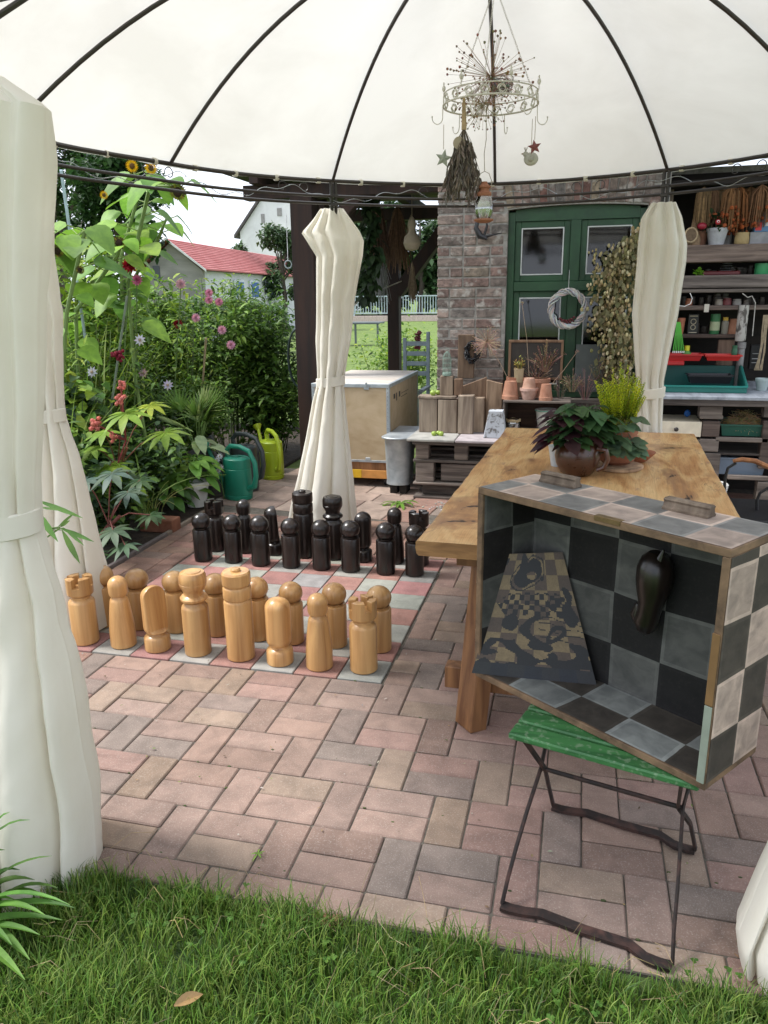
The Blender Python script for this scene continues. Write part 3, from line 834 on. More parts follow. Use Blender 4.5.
cells(m,(0.003,.004,BH),(1,0,0),(0,1,0),0,0,[0,.07,.215,.355,.495,.635,BW-.006],[0,.125,BD-.008],two(PALE,GRY,1),(0,0,1)); part_(m,'top_panel',mats)
m=MB(); m.bb(0,T,.0,BD,T+.0005,BH-T-.0005,.0015); cells(m,(T,.008,T),(0,1,0),(0,0,1),0,0,[0,.12,BD-T-.01],[0,.14,.30,.44,BH-2*T],two(GR,DK,1),(1,0,0))
cells(m,(0,.002,T),(0,1,0),(0,0,1),0,0,[0,.12,BD-.004],[0,.14,.28,.42,BH-2*T],two(PALE,OLV),(-1,0,0)); part_(m,'side_panel',mats)
m=MB(); m.bb(BW-T,BW,.0,BD,T+.0005,BH-T-.0005,.0015); cells(m,(BW,.003,T),(0,1,0),(0,0,1),0,0,[0,.125,BD-.006],[0,.115,.255,.40,.535,BH-2*T],two(OLV,PALE,0),(1,0,0))
cells(m,(BW-T,.008,T),(0,1,0),(0,0,1),0,0,[0,.12,BD-T-.01],[0,.18,.36,BH-2*T],two(GR,DK),(-1,0,0)); part_(m,'side_panel',mats)
m=MB(); m.bb(T+.0005,BW-T-.0005,BD-T,BD,T+.0005,BH-T-.0005,.0015)
cells(m,(T,BD-T,T),(1,0,0),(0,0,1),0,0,[0,.135,.30,.46,.60,BW-2*T],[0,.135,.29,.45,BH-2*T],lambda i,j:jc([GR,NAVY][(i+j)%2]),(0,-1,0)); part_(m,'back_panel',mats)
# frame edge worn strips along the front rim
m=MB(); m.bb(BW-.020,BW-.002,-.0045,-.0005,.02,.22,.001,(.30,.34,.28)); m.bb(BW-.020,BW-.002,-.0045,-.0005,.222,.40,.001,(.22,.12,.045)); m.build('rim_strip',M['paint'],box)
for x0 in (.075,.475):
    m=MB()
    poly=[(-.020,0),(.020,0),(.021,.006),(.015,.010),(.012,.020),(.016,.026),(.010,.030),(-.010,.030),(-.016,.026),(-.012,.020),(-.015,.010),(-.021,.006)]
    Mx=Matrix(((0,0,1,x0),(1,0,0,.195),(0,1,0,BH+.0013),(0,0,0,1)))
    m.prism(poly,0,.125,Mx,(.62,.60,.58),ch=.002); m.build('handle',M['old_wood_v'],box)
m=MB(); m.bb(.40,.475,-.003,.018,BH-.010,BH+.0028,.001); m.build('hinge_plate',pmat('tarnished_brass',(.13,.09,.045),(.22,.15,.07),(30,30,30),.5,.1,metal=.7),box)
for x0 in (.05,BW-.05):
    m=MB(); m.lathe([(.009,0),(.010,.004),(.010,.016),(.006,.020)],12,c=(x0,BD+.006,-.002)); m.build('rubber_foot',M['black_plastic'],box)
# dark carved knight head on the back wall of the box
m=MB()
hp=[(-.030,-.115),(.012,-.118),(.020,-.085),(.034,-.06),(.040,-.02),(.050,.02),(.052,.06),(.040,.098),(.015,.118),(-.012,.120),(-.036,.100),(-.046,.06),(-.048,.02),(-.040,-.01),(-.050,-.035),(-.052,-.062),(-.036,-.078),(-.022,-.088)]
Mx=Matrix(((1,0,0,.462),(0,0,-1,BD-T-.006),(0,1,0,.365),(0,0,0,1)))
kp=[(.0,-.120,.012),(-.008,-.108,.026),(-.012,-.085,.032),(-.006,-.06,.030),(-.002,-.03,.034),(.0,.0,.042),(.002,.035,.048),(.002,.07,.047),(0,.098,.036),(0,.112,.018)]
m.tube([Mx@Vector((x,y,.034)) for x,y,r in kp],[r for x,y,r in kp],20); m.tube([Mx@Vector(q) for q in ((-.034,-.045,.035),(-.040,-.075,.04),(-.030,-.098,.045))],[.012,.016,.008],10); m.tube([Mx@Vector(q) for q in ((.02,.09,.05),(.03,.128,.05))],[.012,.003],8)
kh=thing('carved_knight_head','glossy black carved horse head hanging on the inner back wall of the painted box','carving',BX+Vector((.603,.797,0))*.2+Vector((.797,-.603,0))*.46+Vector((0,0,.25)),BR)
inv=(Matrix.Translation(kh.location)@Matrix.Rotation(BR,4,'Z')).inverted(); BM=Matrix.Translation(BX)@Matrix.Rotation(BR,4,'Z')
def inbox(mb,name,mat,root):
    mb.v=[tuple(BM@Vector(v)) for v in mb.v]; o=mb.build(name,mat); o.parent=root; o.matrix_parent_inverse=(Matrix.Translation(root.location)@Matrix.Rotation(root.rotation_euler[2],4,'Z')).inverted(); return o
inbox(m,'head',M['ebony'],kh)
m=MB(); m.ball((.445,BD-T-.068,.395),(.007,.004,.007)); inbox(m,'eye',M['ebony'],kh)
# anamorphic chequered picture leaning in the corner
BL=Vector((.012,-.024,.022)); BRt=Vector((.300,.205,.018)); TR_=Vector((.135,.226,.385)); TL_=Vector((.022,.115,.375))
pb=thing('trapezoid_picture','trapezoid board with distorted dark chequered painting leaning inside the painted box','picture',BM@BL,BR)
nn=(BRt-BL).cross((TL_+TR_)/2-BL).normalized(); TL_=TL_-nn*(TL_-BL).dot(nn); TR_=TR_-nn*(TR_-BL).dot(nn)
if nn.y>0: nn=-nn
m=MB()
def pq(u,v): a=BL.lerp(BRt,u); b=TL_.lerp(TR_,u); return a.lerp(b,v)
def slab(p,t0,t1):
    vs=[q+nn*t0 for q in p]+[q+nn*t1 for q in p]; n_=len(p); return vs,[list(range(n_))[::-1],list(range(n_,2*n_))]+[[k,(k+1)%n_,n_+(k+1)%n_,n_+k] for k in range(n_)]
vs,fs=slab([pq(0,0),pq(1,0),pq(1,1),pq(0,1)],-.004,0); m.add(vs,fs,(.05,.035,.02))
inbox(m,'board',M['box_wood'],pb)
m=MB(); NU,NV=40,52; TAN=(.18,.13,.07); DB=(.014,.014,.017)
NU,NV=84,108; BRN=(.075,.052,.04)
def ell(u,v,cx,cy,rx,ry,an=0):
    x=(u-cx)*math.cos(an)+(v-cy)*math.sin(an); y=-(u-cx)*math.sin(an)+(v-cy)*math.cos(an); return math.hypot(x/rx,y/ry)
def paintcol(u,v):
    w=.02*mnoise.noise(Vector((u*8,v*8,3))); u2,v2=u+w,v-w
    base=TAN if (int(u*6)+int(v*8.5))%2==0 else BRN
    if v<.10: return (.014,.017,.024) if (int(u*7))%2 else (.020,.021,.024)
    e=ell(u2,v2,.40,.84,.21,.10,.3)
    if e<1 and ell(u2,v2,.45,.82,.07,.035)>1: return DB
    if 1.15<e<1.25: return DB
    if .50<v2<.68 and abs(u2-.5)<.46*(1-abs(v2-.59)*3) and (int(u2*16)+int(v2*24))%2==0: return DB
    if ell(u2,v2,.80,.60,.16,.06)<1 and (int(u2*12)+int(v2*20))%2: return DB
    if ell(u2,v2,.24,.44,.09,.07)<1: return DB
    if .24<v2<.5 and abs(u2-.50+.10*math.sin(v2*20))<.055: return DB
    if ell(u2,v2,.72,.36,.12,.05,.6)<1 and ell(u2,v2,.72,.36,.07,.02,.6)>1: return DB
    if v2<.30 and mnoise.noise(Vector((u*6+4,v*11,2)))>.02: return DB
    if abs(math.sin(v2*60+u2*8))<.22 and .3<v2<.5 and u2>.55: return DB
    if mnoise.noise(Vector((u*5+9,v*7,5)))>.36: return DB
    return base
for i in range(NU):
    for j in range(NV):
        u0,u1,v0,v1=i/NU,(i+1)/NU,j/NV,(j+1)/NV
        c_=jc(paintcol((u0+u1)/2,(v0+v1)/2),.10)
        q=[pq(u0,v0),pq(u1,v0),pq(u1,v1),pq(u0,v1)]; q=[k+nn*.0008 for k in q]
        if (q[1]-q[0]).cross(q[2]-q[0]).dot(nn)<0: q=q[::-1]
        m.add(q,[[0,1,2,3]],c_)
inbox(m,'painting',pmat('picture_paint',(.8,.8,.8),(1.15,1.15,1.15),(20,20,20),.6,.1,attr=True),pb)
# ================================================================== house wall with window
HW=3.75
BRK=[hexcol(h) for h in ('7f665e','775e56','8a776e','7d716b','746860','8f8270','867970','6f534c','8d7d74','6f635d','7a5b53','6e6965')]
rk_=random.Random(21)
def brickwall(mb,x0,x1,z0,z1,y0,y1,L=.22,H=.082,seed=0,hole=None):
    nz=int((z1-z0)/H)+1
    for k in range(nz):
        za=z0+k*H; zb=min(za+H-.014,z1)
        if zb-za<.02: continue
        x=x0-(L/2 if k%2 else 0)*1
        while x<x1:
            l=L if rk_.random()>.25 else L/2
            a=max(x,x0); b=min(x+l-.013,x1); x+=l
            if b-a<.03: continue
            if hole and hole(a,b,za,zb): continue
            c=tuple(.6*a+.4*b for a,b in zip(rk_.choice(BRK),(.225,.195,.17))); v=rk_.uniform(.7,1.2)
            d=rk_.uniform(-.004,.004)
            mb.box(((a+b)/2,(y0+y1)/2+d,(za+zb)/2),(b-a,y1-y0,zb-za),Matrix.Rotation(rk_.uniform(-.012,.012),4,'Y'),.005,tuple(q*v for q in c))
house=thing('brick_house','old brick house wall with mortared reddish grey bricks behind the potting benches','house',(1.165,HW,0))
m=MB(); brickwall(m,1.165,1.735,0,2.95,HW-.0,HW+.10); 
WX0,WX1,WZ0,WZS,WZT=1.735,2.80,.74,2.225,2.25
def archz(x): t=(x-(WX0+WX1)/2)/((WX1-WX0)/2); return WZS+(WZT-WZS)*max(0,1-t*t)
# soldier bricks over the segmental arch
nb=17
for i in range(nb):
    x=WX0-.03+(WX1-WX0+.06)*(i+.5)/nb; t=(x-(WX0+WX1)/2)/((WX1-WX0)/2)
    c=rk_.choice(BRK); v=rk_.uniform(.7,1.1)
    m.box((x,HW+.05,archz(min(max(x,WX0),WX1))+.12),(.056,.11,.215),Matrix.Rotation(t*.16,4,'Y'),.004,tuple(q*v for q in c))
brickwall(m,1.735,4.9,2.56,2.95,HW,HW+.10)
brickwall(m,2.80,2.93,0,2.56,HW,HW+.10)
brickwall(m,1.735,2.80,0,.72,HW,HW+.10)
part(m,'brick_facing',M['brick'],house)
m=MB(); m.bb(1.17,1.735,HW+.006,6.0,0,2.97,.002); m.bb(1.735,4.9,HW+.006,HW+.3,2.55,2.97,.002)
poly=[(WX0,2.552)]+[(WX0+(WX1-WX0)*i/12,archz(WX0+(WX1-WX0)*i/12)) for i in range(13)]+[(WX1,2.552)]
Mx=Matrix(((1,0,0,0),(0,0,1,0),(0,1,0,0),(0,0,0,1))); m.prism(poly,HW+.006,HW+.28,Mx)
m.bb(WX0,WX1,HW+.006,HW+.3,0,.73,.002); m.bb(2.80,2.95,HW+.006,4.5,0,2.55,.002); m.bb(2.95,5.2,4.35,4.5,0,2.55,.002)
part(m,'mortar_wall',M['mortar'],house)
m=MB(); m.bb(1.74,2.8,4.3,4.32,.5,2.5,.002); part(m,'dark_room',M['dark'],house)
m=MB(); m.bb(1.0,5.3,3.05,4.7,2.98,3.03,.01); part(m,'added_shade_eave',M['dark'],house)  # unseen eave slab, added to shade the wall and window below
# window
WY=HW+.10
fr=MB(); FRM=[]
def bar(mb,x0,x1,z0,z1,y0=WY-.03,y1=WY+.03): mb.bb(x0,x1,y0,y1,z0,z1,.003)
bar(fr,WX0,WX0+.055,WZ0,2.21,WY-.045,WY+.04); bar(fr,WX1-.055,WX1,WZ0,2.21,WY-.045,WY+.04); bar(fr,WX0+.0555,WX1-.0555,WZ0,WZ0+.05,WY-.045,WY+.04)
bar(fr,WX0+.0555,WX1-.0555,1.60,1.675,WY-.05,WY+.04)
xc=(WX0+WX1)/2
bar(fr,xc-.04,xc+.04,WZ0+.051,1.5995,WY-.05,WY+.04); bar(fr,xc-.04,xc+.04,1.6755,2.14,WY-.05,WY+.04)
poly=[(WX0+.0555,2.1405)]+[(WX0+.0555+(WX1-WX0-.111)*i/12,archz(WX0+(WX1-WX0)*i/12)-.002) for i in range(13)]+[(WX1-.0555,2.1405)]
fr.prism(poly,WY-.04,WY+.04,Mx)
win=part(fr,'window_frame',M['green_frame'],house)
def sub(mb,name,mat,par):
    o=mb.build(name,mat); o.parent=par; return o
for (x0,x1,z0,z1) in ((WX0+.056,xc-.041,1.676,2.139),(xc+.041,WX1-.056,1.676,2.139),(WX0+.056,xc-.041,WZ0+.052,1.599),(xc+.041,WX1-.056,WZ0+.052,1.599)):
    s_=MB(); e_=.048; f=WY-.022; b=WY+.02
    s_.bb(x0,x0+e_,f,b,z0,z1,.003); s_.bb(x1-e_,x1,f,b,z0,z1,.003); s_.bb(x0+e_+.0005,x1-e_-.0005,f,b,z0,z0+e_,.003); s_.bb(x0+e_+.0005,x1-e_-.0005,f,b,z1-e_,z1,.003)
    sub(s_,'sash',M['green_frame'],win)
    s_=MB(); e2=e_+.001; k=.010
    s_.bb(x0+e2,x0+e2+k,f-.002,f+.012,z0+e2,z1-e2,.001,(.55,.57,.55)); s_.bb(x1-e2-k,x1-e2,f-.002,f+.012,z0+e2,z1-e2,.001,(.55,.57,.55))
    s_.bb(x0+e2+k,x1-e2-k,f-.002,f+.012,z0+e2,z0+e2+k,.001,(.55,.57,.55)); s_.bb(x0+e2+k,x1-e2-k,f-.002,f+.012,z1-e2-k,z1-e2,.001,(.55,.57,.55))
    sub(s_,'white_putty',M['paint'],win)
    s_=MB(); s_.quad((x0+e_,WY,z0+e_),(x1-e_,WY,z0+e_),(x1-e_,WY,z1-e_),(x0+e_,WY,z1-e_)); sub(s_,'pane',M['window_glass'],win)
s_=MB(); s_.bb(WX0-.02,WX1+.02,HW-.05,WY-.047,.70,.735,.004); part(s_,'window_sill',M['old_wood'],house)

# ================================================================== timber shelter
sh=thing('timber_shelter','dark brown timber shelter with heavy posts and knee brace left of the brick wall','shelter',(-.09,4.0,0))
def tim(a,b,w,h,nm):
    m=MB(); beam(m,a,b,w,h); return part(m,nm,M['bark_wood'],sh)
pa=onz(303,470); 
tim((-.075,4.03,0),(-.075,4.03,2.42),.20,.20,'post')
tim((.36,5.62,0),(.36,5.62,2.34),.125,.14,'post')
tim((-.62,4.03,2.47),(1.16,4.03,2.47),.14,.12,'beam')
tim((-.62,5.62,2.40),(1.16,5.62,2.40),.16,.12,'beam')
tim((.40,5.62,1.60),(.98,5.60,2.33),.15,.12,'knee_brace'); 
tim((.02,4.03,2.02),(.42,4.03,2.42),.11,.11,'knee_brace')
tim((-.075,4.12,1.95),(-.075,4.55,2.42),.11,.11,'knee_brace')
for x in (-.45,.05,.55,1.05): tim((x,3.80,2.57),(x,6.3,2.50),.08,.10,'rafter')
m=MB()
for i in range(12): m.bb(-.75,1.17,3.78+i*.215,3.78+i*.215+.205,2.615-.0,2.64,.003)
part(m,'roof_boards',M['bark_wood'],sh)
tag_=MB(); 
# iron ring on the post
rg=MB(); rg.tube([Vector((-.235+.033*math.cos(a),3.99,1.86+.033*math.sin(a))) for a in [2*PI*i/16 for i in range(16)]],.006,6,closed=True)
o=rg.build('iron_ring',M['zinc']); tag(o,'pale metal ring hanging on a string by the thick dark shelter post','ring')
st=MB(); st.tube([(-.235,3.985,1.89),(-.232,3.985,2.28)],.003,5); st.build('string',M['dry'],None)
bpy.data.objects['string'].parent=o

# ================================================================== pallet bench on the left
def plank(mb,x0,x1,y0,y1,z0,z1,c=None,ch=.004):
    v=rk_.uniform(.75,1.2); c=c or (1,1,1); mb.bb(x0,x1,y0,y1,z0,z1,ch,tuple(q*v for q in c))
pbn=thing('pallet_bench','low weathered pallet bench with stone slabs on top, in front of the brick pillar','bench',(1.1,3.05,0))
bx0,bx1=1.10,2.70
m=MB()
for i,(xa,xb) in enumerate(((1.06,1.44),(1.445,1.83),(1.835,2.22),(2.225,2.62))): m.bb(xa,xb,3.0,3.72,.472,.496,.006,tuple(rk_.uniform(.9,1.1)*q for q in (.36,.335,.325)))
part(m,'slab_top',M['stone'],pbn)
for (z0,z1,ya) in ((.445,.470,3.03),(.30,.322,3.05),(.115,.135,3.05),(.0,.02,3.05)):
    m=MB()
    for yy in (ya,ya+.24,ya+.5): m=MB(); plank(m,bx0,bx1,yy,yy+.13,z0,z1); part(m,'pallet_board',M['old_wood'],pbn)
for (z0,z1) in ((.323,.444),(.137,.299)):
    for xx in (bx0+.02,bx0+.33,bx0+.74,bx1-.2):
        if z0<.2 and xx==bx0+.33: continue
        m=MB(); plank(m,xx,xx+.105+(.04 if z0<.2 else 0),3.06,3.17,z0,z1,(1.3,1.25,1.2) if z0>.3 else None); part(m,'spacer_block',M['old_wood'],pbn)
m=MB(); m.bb(bx0+.22,bx1-.1,3.09,3.115,.145,.285,.004); part(m,'panel_board',M['old_wood'],pbn)
m=MB(); m.bb(bx0+.06,bx1-.1,3.13,3.15,.022,.112,.004); part(m,'panel_board',M['old_wood'],pbn)
m=MB(); m.bb(bx0+.01,bx1,3.64,3.66,.0,.44,.004,(.12,.12,.12)); part(m,'back_board',M['old_wood'],pbn)

# objects on the pallet bench  (scale: measured on the wall of blocks, front at Y=3.28)
def atx(px,Y,py=400): return ony(px,py,Y).x
def atz(px,py,Y): return ony(px,py,Y).z
def upright(name,label,px0,px1,py0,Y,dp=.07,zb=.498,tilt=0,cat='wood block',mat='old_wood_v',col=(1,1,1),slant=0,grp=None):
    x0,x1=atx(px0,Y),atx(px1,Y); z1=atz((px0+px1)/2,py0,Y)
    m=MB(); poly=[(0,0),(x1-x0,0),(x1-x0,z1-zb-slant),(0,z1-zb)] if not slant<0 else [(0,0),(x1-x0,0),(x1-x0,z1-zb),(0,z1-zb+slant)]
    Mx_=Matrix(((1,0,0,0),(0,0,1,0),(0,1,0,0),(0,0,0,1)))
    m.prism(poly,0,dp,Mx_,col,ch=.004)
    o=m.build(name,M[mat]); o.location=(x0,Y,zb); o.rotation_euler=(0,tilt,0); tag(o,label,cat,grp); return o
G='old timber offcuts on the pallet bench'
upright('wood_block','pale square timber block at the left end of the pallet bench, under the short plank',419,437,399,3.30,.10,grp=G)
upright('wood_block','second pale timber block from the left with a crack, under the short plank',438,457,400,3.29,.10,grp=G)
upright('wood_block','tall pale timber block with two dark nail holes, right of the short plank',458,473,396,3.27,.12,grp=G)
upright('wood_block','rough timber block behind the tall pale block with two dark nail holes',473,484,398,3.36,.08,grp=G,col=(.85,.8,.75))
upright('wood_block','wide dark board with sloping top edge and a knot hole, standing behind the blocks',462,486,377,3.45,.04,grp=G,slant=-.075,col=(.62,.5,.42))
upright('wood_block','tall narrow dark board leaning beside the painted trapezoid block',486,502,380,3.42,.05,grp=G,slant=.03,col=(.75,.65,.56))
m=MB(); x0,x1=atx(418,3.30),atx(456,3.30); z=atz(437,399,3.30); m.bb(0,x1-x0,-.01,.12,0,.022,.004); o=m.build('short_plank',M['old_wood_v']); o.location=(x0,3.30,z+.002); tag(o,'short reddish plank lying across the two left timber blocks','plank',G)
zt=z+.025
def blk2(px0,px1,py,lab,col=(1,1,1)):
    Y=3.34; x0,x1=atx(px0,Y,380),atx(px1,Y,380); z1=atz(px0,py,Y); m=MB(); m.bb(0,x1-x0,0,.07,0,z1-zt,.004,col); o=m.build('wood_block',M['old_wood_v']); o.location=(x0,Y,zt); tag(o,lab,'wood block',G); return z1
zl=blk2(440,453,376,'upright timber block carrying the small wire lantern',(.9,.85,.8))
blk2(454,462,379,'narrow brown upright block right of the lantern block',(.7,.55,.45))
# apples
def apple(x,y,z,r,lab):
    a=thing('green_apple',lab,'apple',(x,y,z),0,'small green apples on the wood blocks and bench')
    m=MB(); m.lathe([(0.001,-r*.72),(r*.5,-r*.86),(r*.9,-r*.45),(r,0.05*r),(r*.86,r*.5),(r*.5,r*.78),(r*.2,r*.72),(0.001,r*.6)],16,col=(.30,.42,.07)); m.build('fruit',M['plastic'],a)
    m=MB(); m.tube([(0,0,r*.6),(r*.15,0,r*1.15)],r*.06,5,(.1,.06,.03)); m.build('stalk',M['stem'],a)
def pxa(px,py,Y,zb): 
    v=ony(px,py,Y); return v.x,Y
z0_=zt
x,y=pxa(433,390,3.33,0); apple(x,y,z0_+.021,.025,'green apple at the left end on the short plank')
x,y=pxa(438,391,3.37,0); apple(x,y,z0_+.019,.021,'smaller green apple behind the left one on the short plank')
x,y=pxa(458,390,3.37,0); apple(x,y,z0_+.026,.030,'biggest green apple, sitting at the right end of the short plank')
for i,(px,l) in enumerate(((434,'left green apple of the small cluster on the bench slab'),(438.5,'middle green apple of the small cluster on the bench slab'),(442,'right green apple of the small cluster on the bench slab'))):
    x,y=pxa(px,430,3.16+.02*i,0); apple(x,3.16+.025*(i%2),.496+.018,.0215,l)
# wire lantern
lz=thing('wire_lantern','small green grey wire lantern with domed top standing on a wood block','lantern',(atx(447,3.37,360),3.37,zl))
m=MB(); m.lathe([(.035,0),(.038,.004),(.038,.022),(.030,.028)],16); m.build('base',pmat('verdigris',(.12,.19,.15),(.24,.32,.27),(30,30,30),.7,.2),lz)
m=MB()
for k in range(12):
    a=2*PI*k/12; m.tube([(.033*math.cos(a),.033*math.sin(a),.02),(.034*math.cos(a),.034*math.sin(a),.14),(.024*math.cos(a),.024*math.sin(a),.175),(0,0,.195)],.0016,4)
for z in (.06,.10,.14): m.tube([(.034*math.cos(2*PI*k/16),.034*math.sin(2*PI*k/16),z) for k in range(16)],.0016,4,closed=True)
m.tube([(.012*math.cos(2*PI*k/10),0,.205+.012*math.sin(2*PI*k/10)) for k in range(10)],.0015,4,closed=True)
m.build('wire_cage',bpy.data.materials['verdigris'],lz)
# trapezoid whitewashed block
m=MB(); Y=3.12; xa,xb=atx(484,Y),atx(507,Y); hh=atz(495,411,Y)-.498; w_=xb-xa
Mx_=Matrix(((1,0,0,0),(0,0,1,0),(0,1,0,0),(0,0,0,1))); m.prism([(0,0),(w_,0),(w_*.83,hh),(w_*.22,hh)],0,.10,Mx_,(.9,.92,.95),ch=.005)
o=m.build('whitewashed_block',pmat('flaking_white',(.14,.13,.12),(.52,.54,.57),(26,26,26),.9,.5,ramp=(.38,.50),attr=True)); o.location=(xa,Y,.498); tag(o,'small trapezoid wood block with flaking white paint on the bench','wood block')

# crate with pots (wooden box shelf standing right of the blocks)
Y=3.30; xa,xb=atx(503,Y),2.30; zt2=atz(520,401,Y); 
cr=thing('wooden_crate','open weathered wooden crate on the bench carrying terracotta pots','crate',(xa,Y,.498))
for nm,b_ in (('top_board',(0,xb-xa,0,.30,zt2-.498-.016,zt2-.498)),('bottom_board',(0,xb-xa,0,.30,0,.014)),('side_board',(0,.016,.001,.299,.0145,zt2-.498-.0165)),('side_board',(xb-xa-.016,xb-xa,.001,.299,.0145,zt2-.498-.0165)),('back_board',(.0165,xb-xa-.0165,.285,.298,.0145,zt2-.498-.0165))):
    m=MB(); m.bb(*b_,.003,(.75,.72,.7) if 'back' not in nm else (.5,.32,.24)); m.build(nm,M['old_wood'],cr)
def flowerpot(name,label,x,y,z,r,h,col=(1,1,1),inv=False,grp=None,mat='terracotta',rim=True,rx=0,saucer=False):
    t=thing(name,label,'flower pot',(x,y,z),0,grp)
    rb_=r*.68
    if inv: pr=[(r*1.0,0),(r*1.0,h*.2),(r*.93,h*.22),(rb_,h),(rb_*.25,h),(rb_*.22,h-.004)]
    else: pr=[(rb_,0),(r*.93,h*.78),(r,h*.79),(r,h),(r*.88,h),(r*.8,h*.85),(0,h*.84)]
    m=MB(); m.lathe(pr,20,col=col); m.build('pot',M[mat],t)
    return t
G2='terracotta pots on the weathered crate'
zc=zt2
def potpx(px,pyt,w,lab,Y=3.42,inv=True,col=(1,1,1)):
    x=atx(px,Y,390); r=(atx(px+w/2,Y)-atx(px-w/2,Y))/2; h=atz(px,pyt,Y)-zc; return flowerpot('terracotta_pot',lab,x,Y,zc,r,h,col,inv,G2)
potpx(510.5,381,17,'upturned terracotta pot at the left end of the weathered crate')
t_=potpx(529,388,19,'whitish terracotta pot under another pot in the middle stack on the crate',col=(1.15,1.5,1.9),inv=False)
x=atx(529,3.42,390); flowerpot('terracotta_pot','pale upturned pot, topmost of the middle stack on the crate',x,3.42,atz(529,390,3.42),.058,.095,(1.05,1.3,1.5),True,G2)
potpx(546,384,14,'small upturned terracotta pot at the right of the middle stack',Y=3.38)
potpx(538,378,24,'wide orange terracotta pot behind the middle stack of pots',Y=3.58,inv=False)
potpx(516,377,20,'wide terracotta pot behind the upturned left pot',Y=3.60,inv=False,col=(1,.85,.8))
# jar in crate, bucket in crate
j=thing('glass_jar','glass jar tied with straw string beside the crate opening','jar',(atx(514,3.38),3.38,.513))
m=MB(); m.lathe([(.05,0),(.062,.008),(.062,.07),(.05,.085),(.05,.10)],18); m.build('glass_body',M['glass'],j)
m=MB(); 
for k in range(3): m.tube([(.056*math.cos(2*PI*i/14),.056*math.sin(2*PI*i/14),.082+.007*k+.003*math.sin(i*2)) for i in range(14)],.004,5,(.5,.38,.22),closed=True)
m.build('straw_string',M['dry'],j)
bk_=thing('old_bucket','whitish old metal bucket inside the weathered crate','bucket',(atx(547,3.42),3.42,.513))
m=MB(); m.lathe([(.06,0),(.085,.165),(.088,.168),(.088,.178),(.08,.17),(.055,.01)],20); m.build('body',pmat('dirty_white_metal',(.30,.28,.24),(.52,.51,.47),(16,16,16),.7,.2),bk_)
m=MB(); m.tube([(.089*math.cos(2*PI*i/20),.089*math.sin(2*PI*i/20),.17) for i in range(20)],.004,5,(.1,.3,.22),closed=True); m.build('green_rim',M['plastic'],bk_)
# framed picture / pot collection on the sill
fp=thing('picture_frame','wooden picture frame of dried flowers leaning before the lower left window','frame',(atx(508,3.62,370),3.62,.90))
xw=atx(562,3.62)-atx(508,3.62); zz=atz(530,340,3.62)-.90
for b_ in ((0,xw,0,.02,0,.02),(0,xw,0,.02,zz-.02,zz),(0,.02,.001,.019,.0205,zz-.0205),(xw-.02,xw,.001,.019,.0205,zz-.0205)):
    m=MB(); m.bb(*b_,.002,(.6,.45,.35)); m.build('frame_bar',M['old_wood_v'],fp)
m=MB(); m.bb(.02,xw-.02,.012,.016,.0205,zz-.0205,.001,(.035,.028,.024)); m.build('backing',M['paint'],fp)

# dried grasses with long stalks (allium heads)
def umbel(name,label,base,head,r,n,col,seed,rs=.0022,dropn=0,hs=.006):
    t=thing(name,label,'dried flower',base); rr=random.Random(seed)
    b=Vector(base); h=Vector(head)
    m=MB(); mid=(b+h)/2+Vector((.01,0,.0)); m.tube([b,mid,h],rs,5,tuple(c*.8 for c in col)); o=part(m,'stalk',M['dry'],t)
    m=MB(); s_=MB()
    for i in range(n):
        z=rr.uniform(-1,1); a=rr.uniform(0,2*PI); q=math.sqrt(1-z*z); d=Vector((q*math.cos(a),q*math.sin(a),z)); L__=r*rr.uniform(.75,1.05)
        m.tube([h+d*.006,h+d*L__],.0009,3,tuple(c*rr.uniform(.7,1.2) for c in col),cap=False)
        s_.ball(h+d*L__,hs*rr.uniform(.6,1.1),5,3,tuple(c*rr.uniform(.6,1.1) for c in col))
    part(m,'spokes',M['dry'],t); tag(part(s_,'seed_heads',M['dry'],t),kind='stuff')
    return t
TANC=(.42,.30,.17)
umbel('dried_allium','large dried allium globe on a long straw stalk before the brick pillar',(atx(512,3.42,380),3.42,zc+.10),ony(487,342,3.50),.13,150,(.40,.28,.19),1,hs=.004)
umbel('dried_stalk','thin upright dried stalk rising from the middle pot stack',(atx(529,3.42,380),3.42,zc+.18),ony(522,303,3.5),.014,14,(.34,.25,.17),2,hs=.004)
umbel('dried_stalk','slanting dried stalk with small head rising from the small right pot',(atx(548,3.38,380),3.38,zc+.09),ony(577,352,3.45),.015,14,(.30,.2,.14),3,hs=.004)
# hanging dark tool bundle behind the lantern
db=thing('dark_bundle','dark bundle of old rope hanging behind the timber blocks on the pillar','rope',ony(470,358,3.66))
m=MB(); rr=random.Random(4); c0=ony(472,352,3.66)
for k in range(16): 
    a0=rr.uniform(0,6.28); m.tube([c0+Vector((rr.uniform(.02,.075)*math.cos(a0+q*.6)+.0,.02*math.sin(q*1.7+k),rr.uniform(.05,.10)*math.sin(a0+q*.6))) for q in range(7)],.005,5,(.03,.033,.036))
part(m,'coil',M['black_plastic'],db)
o=MB(); pp=ony(467,342,3.68); o.bb(pp.x-.075,pp.x+.06,3.68,3.72,pp.z-.30,pp.z+.06,.004,(.6,.5,.42)); ob=o.build('wood_board',M['old_wood_v']); tag(ob,'wide brown board standing against the brick pillar behind the lantern','board')

